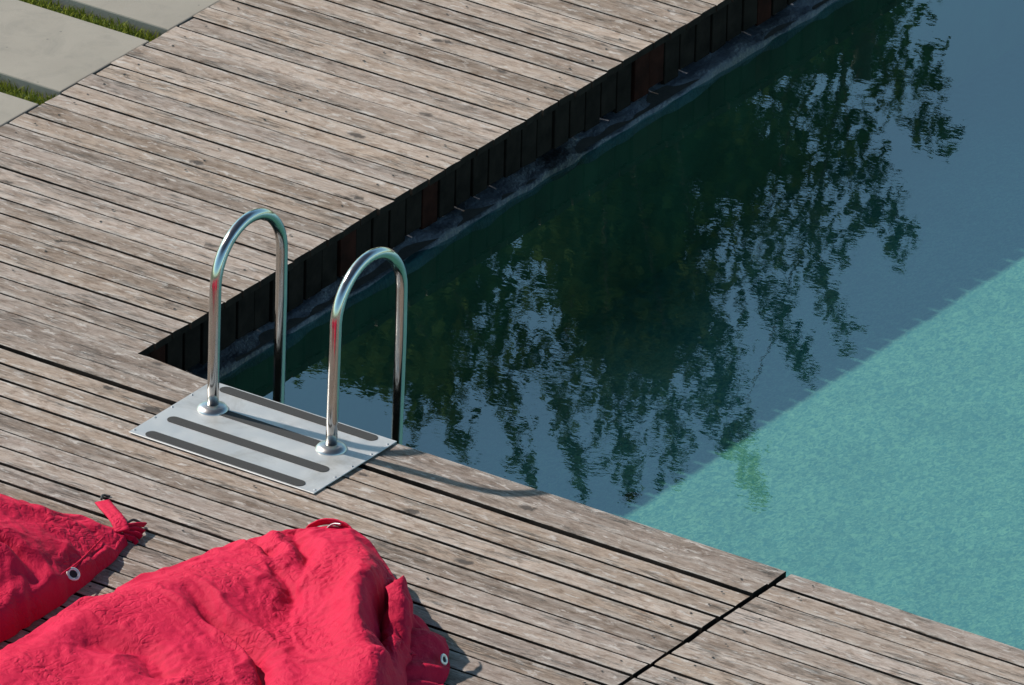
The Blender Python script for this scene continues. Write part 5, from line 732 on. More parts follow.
[0,3,4,-2,-15,-20,-14,-8,2,11,10,0,0,1,3,6,8,4,3,-3,-10,-9,-7,-4,-9,-6,2,8,4,-2,2,4,6,-17,-2,3,-4,5,7,0,-12,8,-9,9,6,-5,-3,-1,0,-5,-12,12,1,-13,3,10,-5,-12,3,-3,6,-3,9,-4,-1,9,1,-13,-15,5,-5,15,-7,4,7,-7,-3,-1,1,32,16,7,7,9,15,13,20,12,-10,5,-8,-34,-11,-28,-12,-16,-12,-8,-8,-5,-4,0,-3,0,-3,-3,-1,3,2,1,-2,-2,-3,1,0,-1,20,34,24,2,17],
[0,4,6,-14,-8,-18,-13,-7,0,2,6,16,5,5,7,4,4,4,-4,-11,-11,-7,0,-3,-5,-3,-10,5,8,2,-5,6,-8,-5,6,-6,9,3,-1,-11,8,2,-4,-7,11,-10,-8,-1,9,4,-7,-7,13,-10,-4,-1,11,-4,-13,2,4,-3,8,4,-9,9,3,-7,-8,-1,4,-5,8,-6,8,-4,-7,-2,15,40,-1,1,10,15,10,10,14,11,6,-15,-2,-34,-12,-22,-18,-15,-10,-7,-5,-5,-4,-4,2,-2,-2,-1,-3,2,-1,2,1,-1,-2,-1,0,-1,17,34,23,4,19],
[0,5,6,-19,-13,-7,-15,-5,-2,5,12,11,4,2,3,-4,11,-4,-3,-6,-5,-1,6,-3,-6,-15,-9,-1,13,2,1,-8,-3,7,-7,11,-6,-4,-3,12,1,-10,6,1,-4,-16,-1,1,3,12,-14,8,7,-1,-2,-18,2,10,-3,-8,2,4,-2,8,-12,8,6,-4,-13,-1,13,0,-4,3,-1,-4,-4,3,41,3,-1,6,13,21,3,8,5,3,11,3,-31,-13,-27,-23,-7,-10,-12,-6,-4,-4,-4,-2,-3,2,-1,-2,-1,-1,0,-1,2,1,-1,-2,-1,0,14,34,22,5,22],
[0,5,5,-19,-12,-14,-8,-2,8,6,8,5,1,1,3,-8,3,0,10,-7,-9,4,-17,-2,-3,-5,-5,-2,13,-5,7,0,0,-2,-6,13,-9,3,-6,11,-10,-7,6,4,-17,0,-1,5,-3,12,-13,2,5,-4,7,-17,10,-11,9,3,1,0,-7,8,-13,9,2,2,-6,0,7,-7,-3,0,3,-4,-1,36,1,5,6,3,27,3,12,6,4,3,-4,8,-33,-16,-35,-12,-14,-1,-3,-10,-3,-4,-2,-3,-1,-2,2,-1,-2,-2,-1,1,-1,2,0,0,-1,-2,13,33,23,5,24],
[0,5,7,-12,-20,-12,-4,7,6,3,2,2,1,-2,-3,-1,7,4,8,-6,-8,-19,4,0,-1,-2,-2,0,0,-1,0,-2,-5,-1,12,-5,2,-12,8,-8,-7,1,3,8,-15,-2,7,-6,2,11,-5,-10,-1,10,-7,-7,11,-13,-2,11,3,2,-7,7,-13,9,-2,6,-11,2,11,-4,0,-7,2,-3,28,4,1,2,7,32,13,1,8,-2,2,1,8,-21,-1,-44,-20,-19,-9,-3,-1,1,-8,-2,-3,-1,-3,1,-3,3,0,-2,-2,-2,2,-2,1,1,0,-1,11,28,31,8,19],
[0,7,7,-7,-22,-2,0,3,2,-3,0,1,-7,-3,8,10,2,0,-23,-10,12,0,-1,0,-2,-3,-3,-4,-12,6,-3,0,2,14,-4,-6,-6,6,5,-16,4,2,1,3,-3,-11,6,-10,8,5,0,-5,-10,10,1,-14,10,-12,1,-3,13,2,-8,5,-11,9,1,5,-13,2,13,-1,-6,-6,0,21,2,7,2,19,21,12,-1,7,6,-1,0,2,-9,1,-36,-10,-40,-11,-10,-4,2,0,3,-8,-1,-2,-1,-2,2,-2,2,-1,-1,-2,-1,1,0,-1,2,-1,11,25,31,5,25],
[0,4,4,-11,1,-6,-3,-1,-4,-9,1,0,3,6,9,0,-11,-24,-5,9,3,-12,7,9,-1,-1,-1,-3,-7,-7,14,-2,8,-2,-8,-6,7,6,-13,0,2,-5,-9,1,13,0,-11,-4,-2,2,8,0,-10,2,10,-15,9,-3,-11,-2,2,14,-9,4,-11,10,4,5,-3,-8,14,-5,-4,5,-5,10,3,6,9,14,16,8,19,-4,5,4,2,1,-9,-28,-11,-32,-5,-30,-8,-4,0,4,0,3,-7,0,-2,-1,-1,3,-3,2,-1,-1,-1,-1,-1,1,0,1,11,23,28,5,30],
[0,2,-7,-5,-2,5,-4,-3,-5,-3,-1,6,10,-2,-7,-21,-9,10,1,-3,-5,-4,-2,12,-5,1,6,0,-1,-1,-2,10,-4,-8,-4,7,2,4,-9,-10,4,-10,3,-4,12,5,-4,-3,-11,-2,2,7,-3,-4,11,-14,-5,9,-1,-1,-5,-3,12,-14,-3,10,7,4,5,-1,-7,13,-8,-5,4,0,3,5,21,0,13,17,9,5,4,5,3,-21,-14,-2,-23,-29,-11,2,-23,-9,-1,5,0,1,3,-7,1,-2,0,0,3,-3,1,-1,-1,-1,-1,-1,1,2,12,26,19,5,35],
[0,4,1,-9,-11,7,-6,-4,-5,-3,-1,4,-13,-8,-3,1,12,2,-8,-17,0,2,5,11,-7,2,5,-2,-1,-1,10,2,-9,-4,7,4,1,-12,0,-10,4,-6,4,-7,11,2,-9,7,0,-9,-3,-2,-1,5,11,-4,-6,-13,2,9,4,-1,-15,11,-13,3,12,-1,18,-2,-5,13,-4,-10,-2,-1,1,23,3,17,9,3,4,4,6,7,-7,-2,-22,-7,-30,-17,-15,0,7,-9,-8,-11,0,3,1,2,-6,0,-1,0,0,4,-3,1,-1,-1,-1,-1,-1,3,15,25,12,4,41],
[0,4,5,-20,-4,3,-6,-5,-5,1,-14,-2,0,5,3,4,2,-10,-14,10,1,2,-5,6,-6,4,-2,2,2,4,2,-4,-2,1,2,5,-14,-5,-2,4,-8,7,-5,-6,3,7,-9,0,1,10,-1,-3,-9,8,-8,-4,3,-7,6,-6,6,-5,10,-15,13,-7,10,16,7,-7,8,-3,-3,-3,-6,-5,-2,21,6,28,5,1,2,2,4,7,-4,-4,-17,-29,-17,-17,-9,-5,2,8,-6,-8,-9,-2,1,2,2,-6,0,0,0,0,4,-3,0,-1,-1,0,-1,4,20,20,5,4,46],
[0,5,7,-21,-8,-6,-3,-5,-4,-7,10,0,1,3,2,-1,-6,-16,9,3,0,1,1,-6,-2,0,2,2,1,0,1,2,5,-2,1,-13,0,-6,-2,4,-8,1,7,-8,-3,1,6,-1,-9,2,9,2,-9,4,-13,4,-5,5,0,-9,1,6,-6,15,-21,4,5,21,15,1,-4,-1,-2,-5,-6,-3,-2,11,23,16,7,6,1,2,5,-7,-3,-3,-32,-13,-20,-10,-8,-4,1,2,7,-5,-6,-7,-3,1,6,-6,-5,0,0,3,-1,2,-3,1,-1,-1,2,3,13,14,17,2,47],
[0,9,7,-24,-14,-7,-3,-6,-5,10,6,0,2,1,-2,-7,-13,13,-7,-1,0,-1,1,1,-3,7,5,3,0,-1,3,-5,-1,4,-11,-1,-4,-3,-2,1,0,-10,6,4,-7,5,-3,-9,5,-4,1,0,8,-14,3,-5,6,0,-8,5,0,-5,8,-3,12,-19,15,2,24,-3,-2,-1,-3,-4,-6,-4,15,1,21,12,6,3,4,6,4,-1,-3,-31,-16,-19,-14,-9,-6,-3,-2,2,5,5,-5,-5,-6,-3,8,-4,-5,-2,-1,4,-2,0,1,-2,-1,0,4,7,13,18,2,5,48],
[0,7,5,-11,-20,-20,-3,-1,9,8,1,1,1,-3,-7,-12,-1,8,17,5,3,-14,5,5,-4,0,0,1,-5,3,-2,-1,-10,-3,2,-13,0,-6,-2,0,7,-8,-1,9,4,-5,-11,0,6,1,-1,-10,-1,8,-6,-3,0,-2,1,8,-8,-3,1,12,0,13,-12,29,-5,-3,-2,-1,-2,-2,-3,17,-2,-1,19,7,6,5,2,-8,1,3,5,-24,-29,-18,-12,-5,-1,-3,0,-2,2,5,5,-5,-5,-4,5,-2,-4,-3,-1,3,-3,0,2,-2,-3,2,8,8,14,14,-2,3,50],
[0,5,1,-20,-1,-26,0,8,6,2,-9,8,3,-8,-11,2,17,-10,4,3,4,7,8,0,-13,-1,0,-9,8,-7,-1,-5,1,-8,2,-14,0,2,-3,-4,8,-2,-2,-2,8,-11,-3,5,-4,0,4,-8,0,7,0,-1,-1,-1,-3,8,-2,-2,0,-8,6,10,23,5,-3,-3,-3,-5,3,-6,18,-6,-3,10,11,2,3,6,-4,4,2,1,-20,-17,-10,-16,-12,-7,-5,0,-2,4,-3,1,6,4,-6,-4,3,-3,0,-3,-3,3,-4,1,-1,-1,-2,9,8,8,16,4,4,-3,49],
[0,5,-3,-25,4,-17,8,4,2,-1,-2,1,-2,-13,0,24,0,-10,1,0,12,5,0,-17,-2,3,-14,9,1,-9,-4,0,-5,1,2,-15,5,-4,-5,5,3,0,-8,2,7,-12,6,-5,1,3,-3,-2,4,-7,4,-4,-3,8,5,5,-3,-1,0,-5,12,-3,22,0,-3,-2,0,-4,2,20,-7,0,3,8,-3,3,4,-1,5,3,-4,-12,-3,-15,-20,-9,-9,-7,-4,-2,0,-1,7,-4,1,5,5,1,-7,-2,0,3,-6,0,-3,-2,-1,5,7,5,8,6,12,1,5,-4,46],
[0,4,-7,-23,-2,4,2,2,-4,-3,-3,0,0,-9,25,-8,-4,1,2,-2,-2,-2,-1,-2,10,-7,-13,12,0,-3,-5,-7,5,1,-9,-9,5,-9,2,3,1,-6,0,10,-9,4,-7,2,2,1,0,-1,-5,-1,-4,2,-3,0,5,10,-8,0,9,6,7,8,-1,-3,0,0,0,15,5,-2,5,6,2,-8,1,0,0,3,3,3,-8,-7,-22,-13,-7,-10,-4,-5,-6,-1,-1,-1,2,9,-4,-1,4,4,8,-2,-6,-2,-2,-3,-3,1,10,6,5,7,6,3,0,3,5,-3,42],
[0,3,-13,-20,-4,4,6,1,-13,1,-5,2,4,23,-11,-4,2,12,-1,-2,-1,-3,-3,-3,-3,-16,7,-13,10,4,0,-1,0,-2,-2,-6,-14,5,-6,0,1,-1,8,-4,6,-9,5,-8,1,-1,1,1,-3,-2,0,-1,-1,2,2,7,-7,4,1,7,10,17,-8,9,3,2,1,-1,0,7,7,1,1,-3,-1,-3,-1,-1,2,4,-2,-27,-14,-16,-5,-3,-4,-3,-2,-5,-1,-1,1,5,14,-6,-5,2,14,1,-6,-4,-1,0,11,2,7,6,7,1,-2,0,-2,6,1,-2,40],
[0,4,-25,-13,1,-5,7,6,-7,-10,3,21,9,-11,-6,3,6,-17,0,1,8,-9,-11,-2,5,-7,7,-13,-1,10,-6,1,-3,-1,0,9,-8,-9,6,1,-5,5,1,-6,8,-9,4,1,-8,-1,-1,0,2,-2,-2,0,0,2,4,4,-5,2,8,6,12,18,0,-1,-1,-2,-2,5,0,10,1,-1,-3,6,-1,-1,-4,1,0,1,-6,-22,-27,-4,-9,0,-2,2,-4,-5,-2,-2,0,4,14,12,-4,-10,2,16,5,3,-3,-3,-5,5,8,11,-4,-1,1,0,-1,6,-1,-4,40],
[0,5,-29,-4,-7,2,-3,7,-4,10,3,-8,0,-1,3,8,-21,0,6,2,1,-17,2,0,-8,8,1,-12,1,-2,6,-10,0,0,5,1,10,-8,-10,3,6,-2,-5,-1,8,-6,-3,6,0,-7,-2,0,-2,3,-2,0,-2,0,3,5,3,4,3,12,17,2,0,-2,-3,0,-2,0,10,3,1,-1,2,4,0,0,-2,0,-5,2,-9,-28,-14,-19,5,-6,2,0,2,-4,-3,-4,-1,2,9,20,8,-8,-6,5,5,13,-5,0,11,3,3,0,-2,-2,-1,-1,-1,8,-3,14,20],
[0,6,-28,-1,-12,2,-6,4,14,7,-6,-5,-4,9,0,-19,3,3,0,0,-1,-8,-15,2,8,1,-5,3,-12,7,-6,0,7,-1,-6,0,10,3,-13,2,-2,-2,-2,0,8,0,-2,-5,6,-1,-3,-2,-5,3,-2,-3,0,1,0,3,5,8,12,16,0,0,-1,-2,-3,-2,-1,4,3,7,5,1,1,3,3,1,-1,-4,-1,-4,-24,-13,-16,-9,-11,7,-5,3,0,1,-4,-3,-3,0,7,17,22,-1,33,3,2,-14,-6,-3,-1,1,0,0,-1,1,0,0,1,2,4,18,7],
[0,4,-25,-4,5,-14,7,-2,3,0,15,-5,-16,-6,6,-11,4,0,-10,5,8,-8,-12,7,-7,-1,1,7,-6,-3,-1,9,0,1,-1,-7,-1,11,-2,-13,0,0,0,5,0,-5,4,-6,6,-6,-2,-1,3,-5,0,1,6,0,2,4,8,10,10,-1,0,-1,-1,-2,-1,1,-2,-2,10,5,11,0,3,2,-1,3,-1,0,-3,-19,-12,-24,-11,-7,-3,-5,6,-3,1,1,0,-3,-4,-2,5,15,23,13,14,58,-14,5,0,-3,-3,-2,-4,-3,-3,-3,-3,-3,-3,-2,-2,1,7],
[0,4,-23,3,1,0,-4,-20,-2,3,10,2,-3,-20,1,9,0,-4,-11,5,11,-9,-8,2,9,-5,-8,3,6,2,-10,-1,-2,3,3,4,-9,2,10,-13,2,1,0,1,-8,2,3,-1,-6,5,-7,-1,0,2,7,-1,-3,-1,3,4,8,7,9,1,-1,0,-2,-1,-1,2,-3,13,3,6,-2,6,3,4,2,-1,2,-1,-13,-7,-20,-20,-16,-5,1,-4,-3,7,-2,0,0,-1,-4,-2,2,12,24,16,9,82,28,-14,-4,-6,-8,-8,-6,-6,-5,-6,-6,-5,-6,-4,-3,4,2],
[0,5,-13,-6,-9,7,0,-21,-1,-4,0,7,-8,-7,6,-5,8,-4,-11,10,4,3,-11,-4,7,6,-8,-9,4,1,7,0,-3,-10,6,5,-7,-5,10,-1,-11,0,5,1,-7,2,-3,-1,-1,1,8,0,0,0,-1,-5,2,-1,1,5,6,9,0,2,0,10,-3,-2,-4,1,12,6,2,-5,4,3,3,6,5,2,-5,-3,-2,-16,-30,-17,-4,-10,-2,2,0,-3,6,1,0,-4,-3,-2,1,9,24,14,11,74,40,4,0,-13,-2,-11,-12,-8,-7,-8,-7,-6,-6,-5,-3,-1,3],
[0,5,-18,-9,-4,7,4,-19,-4,3,-5,-4,6,0,-13,6,1,-10,-3,8,-4,2,8,-4,-8,3,9,-9,-7,2,3,8,0,0,-12,2,8,1,-13,7,-6,0,-6,2,3,-6,-2,5,2,0,-3,3,-3,4,4,-1,-1,-4,3,5,8,-1,0,2,16,-2,-3,-3,5,9,-1,8,-2,0,1,4,1,7,5,2,-1,-2,-7,-32,-12,-17,-13,0,-7,-1,1,3,0,2,2,-2,-3,-4,0,9,23,8,11,72,41,15,-61,-16,-7,7,0,-4,-2,-3,-2,-3,-1,-2,-1,2,5],
[0,2,-11,-10,-9,7,6,-17,2,-2,-11,-3,4,8,-8,-11,3,-5,6,-8,0,3,-1,8,-5,3,-7,10,-1,-1,-1,-1,-6,4,8,-10,-2,9,-2,-14,8,-3,-7,2,-1,0,-5,5,-1,-3,3,-2,5,-2,8,-3,0,4,8,0,-2,-2,-1,21,-1,-3,-4,7,7,3,3,-2,7,-3,3,3,0,4,8,3,-2,-3,-27,-7,-22,-16,-7,-6,2,-6,1,0,1,1,4,-1,-3,-3,-1,21,8,9,9,69,34,26,-64,6,-17,1,-3,-2,-6,-3,-3,-3,-2,1,1,-1,10],
[0,0,-12,-6,-10,7,6,-8,-7,-11,3,-6,9,2,-11,-6,-8,2,7,-7,1,-1,0,0,7,2,0,-11,10,-10,-2,-1,8,7,6,-1,-4,-6,-11,7,-8,6,-3,-8,0,-1,3,1,-4,3,1,-2,6,-2,8,-2,7,4,-3,-1,-1,-2,12,12,-4,-5,6,6,3,2,0,3,-1,6,-3,1,7,-2,9,-3,-5,-6,-6,-35,-5,-13,-8,-3,-4,3,-5,0,1,1,2,1,0,-1,-2,21,-1,13,13,66,29,19,-59,-1,-17,5,-2,-9,-6,0,1,0,0,3,5,1,8],
[0,2,-14,-10,-6,7,7,-16,-10,2,-6,6,6,-5,-2,1,-4,-9,-2,-2,1,0,0,-1,-1,3,7,-2,-8,6,-13,7,2,2,10,-11,2,-10,3,-6,7,-1,-8,0,-2,-3,1,0,3,-2,4,2,-1,6,4,-1,7,-1,1,-4,-1,9,18,-5,-6,6,4,1,3,3,0,0,2,1,5,-1,0,7,-3,8,-4,-7,-23,-16,-20,-2,-6,-7,-2,-3,4,-3,1,1,2,1,0,0,8,3,3,9,21,61,29,9,-58,10,-37,7,20,0,-16,-5,0,0,1,3,10,0,7],
[0,5,-8,-14,-9,6,5,-13,-12,4,-6,0,6,7,0,1,0,-2,-3,-3,-7,3,-2,-2,-2,-1,7,1,-2,-3,-6,-11,6,3,10,-11,-7,2,-5,4,-6,4,-1,-8,1,0,-1,-1,0,4,-1,4,3,0,8,2,-1,1,0,-4,12,3,14,-9,4,0,3,3,3,2,1,0,1,2,2,1,0,-6,9,-9,4,-8,-14,-13,-17,-11,2,-5,-7,-3,-2,6,2,2,3,3,2,1,-1,-3,2,26,14,52,28,11,-62,8,-23,-1,-17,27,13,-15,-5,1,0,-1,11,5,4],
[0,5,-3,-21,-2,0,4,-3,-10,-10,5,-8,4,10,4,1,-1,-1,-1,0,1,2,0,-2,-3,-2,1,-4,-9,-5,-4,-3,2,5,11,-11,-4,-12,0,4,1,-8,0,1,-5,0,0,1,1,1,4,1,5,-1,5,0,1,1,-5,12,0,6,10,-8,4,3,1,0,1,0,0,-1,-2,-1,0,-1,-2,7,-8,6,1,-18,-6,-4,-2,-12,-11,5,-7,-2,-6,2,1,2,3,2,3,1,1,0,8,27,2,52,27,11,-56,4,-18,1,-20,-23,24,29,-6,-2,3,5,5,-3,7],
[0,4,2,-23,-5,-1,4,-2,-3,-7,-6,-5,8,6,-2,-5,0,0,-1,1,0,2,3,5,4,-2,-2,-1,-4,-7,-2,-2,0,1,10,-8,-6,-5,-13,0,-1,2,-4,-4,3,-1,1,1,2,2,2,2,2,1,-2,1,0,-1,9,2,-2,10,-1,5,0,-4,0,-3,-1,1,1,-2,-6,-1,1,1,1,-4,3,-5,-3,4,-4,-10,1,2,-11,-10,3,-7,-3,-4,1,2,2,2,2,2,1,8,12,22,-2,49,23,11,-48,4,-11,-18,10,-40,-17,30,35,-2,4,5,16,1,-11],
[0,4,6,-25,-2,-8,4,-6,0,-1,-6,-6,3,5,-7,-5,-1,1,0,0,0,1,4,5,4,7,-1,1,1,1,-1,0,-1,1,0,-3,-5,-6,-12,-7,-5,-4,-4,-3,-1,0,1,1,2,2,2,2,3,2,3,3,2,-1,7,-5,0,6,3,-1,2,0,-2,-3,-4,-2,-1,5,-2,-5,-4,1,2,2,-2,-6,-1,-1,4,1,-8,-1,2,-11,-8,1,-5,-6,-2,2,1,4,3,3,8,9,19,7,-2,42,24,4,-44,4,-11,-5,-5,6,-33,-20,28,45,-11,12,19,-3,-12],
[0,6,7,-17,-18,1,-8,0,4,-6,-5,2,-6,6,3,-10,-2,-1,5,1,1,0,-4,10,0,0,1,1,3,2,1,1,1,0,1,0,-1,-2,-4,-5,-4,-5,-5,-4,-5,-6,2,5,3,1,1,3,3,2,2,1,0,-1,-5,-3,-1,6,-3,0,2,0,0,-4,-6,0,3,2,-1,-3,-4,-2,-1,2,3,2,-1,-2,-6,2,4,-4,-7,2,-11,-3,-6,-4,-3,0,4,4,6,8,8,16,9,-1,-2,36,22,9,-47,-3,5,-11,-4,-1,15,-26,-27,52,21,-10,19,-9,-2],
[0,7,5,-9,-23,-8,-3,4,-7,-3,0,3,0,-5,2,2,1,1,-8,1,0,1,-3,10,-10,0,1,2,2,3,2,1,0,0,1,0,1,-1,-2,-3,-2,-2,-2,-2,-2,1,1,1,-1,-2,-1,1,2,2,1,0,0,-1,-1,-1,-1,-4,1,0,-1,2,1,-3,-4,-5,3,0,2,-1,-2,-3,-1,0,0,3,4,1,1,-1,-1,-5,-5,-5,2,-9,-7,-5,-3,8,6,5,8,8,14,5,-1,-1,-1,28,24,9,-36,-5,-4,-1,-5,-4,0,15,-13,-8,35,2,24,-8,-15],
[0,7,4,-4,-19,-3,-6,-12,1,6,-10,-1,-2,-2,-1,1,3,3,4,-9,0,0,11,-3,-10,10,3,-4,-4,-2,-1,-1,0,0,1,2,1,0,-1,-2,-1,-1,-2,-2,-2,-1,0,1,-1,-2,-2,0,2,1,2,1,-1,-1,-1,0,0,2,3,0,0,-5,3,-1,-3,-4,-3,0,0,1,-1,-2,0,-1,1,2,3,2,2,0,-2,-3,7,-8,-8,-4,-8,-6,7,10,9,11,7,5,0,-1,-1,0,1,17,25,9,-26,-13,1,0,0,-3,-9,5,7,4,8,10,26,-12,-14],
[0,6,5,-5,-6,-5,-10,-4,0,0,8,-7,-2,-2,-2,-2,-1,-1,-1,3,2,0,6,-17,-2,2,8,6,3,3,2,3,2,1,0,0,-2,-5,-8,-5,-4,-3,-3,-4,-3,-3,-3,-2,-1,-1,-1,-1,-1,3,2,1,2,1,0,1,2,2,2,6,-7,-6,-3,-2,-2,-2,-2,-2,0,0,-1,0,-1,0,0,0,2,3,3,1,0,-1,15,-9,-9,-9,-7,4,12,17,9,2,0,-2,-2,0,0,1,2,10,22,8,-20,-7,-6,3,5,-5,6,-6,-4,14,2,1,34,-13,-13],
[0,8,4,1,-1,0,0,0,0,1,0,1,-1,-2,-1,-1,-1,-1,-1,0,0,-3,-3,-4,-7,-5,-9,3,3,2,2,3,4,7,5,4,2,2,2,2,2,1,0,-2,-4,-3,-2,-3,-3,-3,-4,-4,-5,-3,-3,-5,-7,-1,-1,0,0,0,2,4,5,-1,-2,-2,-6,-2,-3,-4,-3,-2,-2,-1,0,-1,0,0,0,1,2,2,2,0,13,-8,-5,0,-7,0,18,6,-2,-1,0,1,2,1,2,2,2,1,15,8,-8,-5,-4,-5,9,11,-4,12,2,9,0,6,-2,-9,-15],
[0,9,0,-2,0,0,-1,0,1,1,1,0,-1,-1,-1,-2,-1,0,1,2,2,1,-1,-2,-1,-1,1,1,1,0,-2,-3,-1,1,2,1,1,-1,1,2,2,1,1,-2,-2,-1,0,0,0,-1,-2,-2,-2,-2,-1,1,0,0,-1,-2,-1,-2,-1,0,2,1,1,0,1,0,-2,-4,-3,-3,-1,-1,0,0,2,0,0,-1,0,2,3,0,-1,-2,-3,-2,-1,-1,-4,-2,0,0,0,0,1,1,1,1,2,13,7,-3,-2,2,-3,6,3,6,0,-1,8,1,-11,-8,8,0,-4],
[0,0,0,0,0,0,0,0,0,0,0,0,0,0,0,0,0,0,0,0,0,0,0,0,0,0,0,0,0,0,0,0,0,0,0,0,0,0,0,0,0,0,0,0,0,0,0,0,0,0,0,0,0,0,0,0,0,0,0,0,0,0,0,0,0,0,0,0,0,0,0,0,0,0,0,0,0,0,0,0,0,0,0,0,0,0,0,0,0,0,0,0,0,0,0,0,0,0,0,0,0,0,0,0,0,0,0,0,0,0,0,0,0,0,0,0,0,0,0,0,0]]
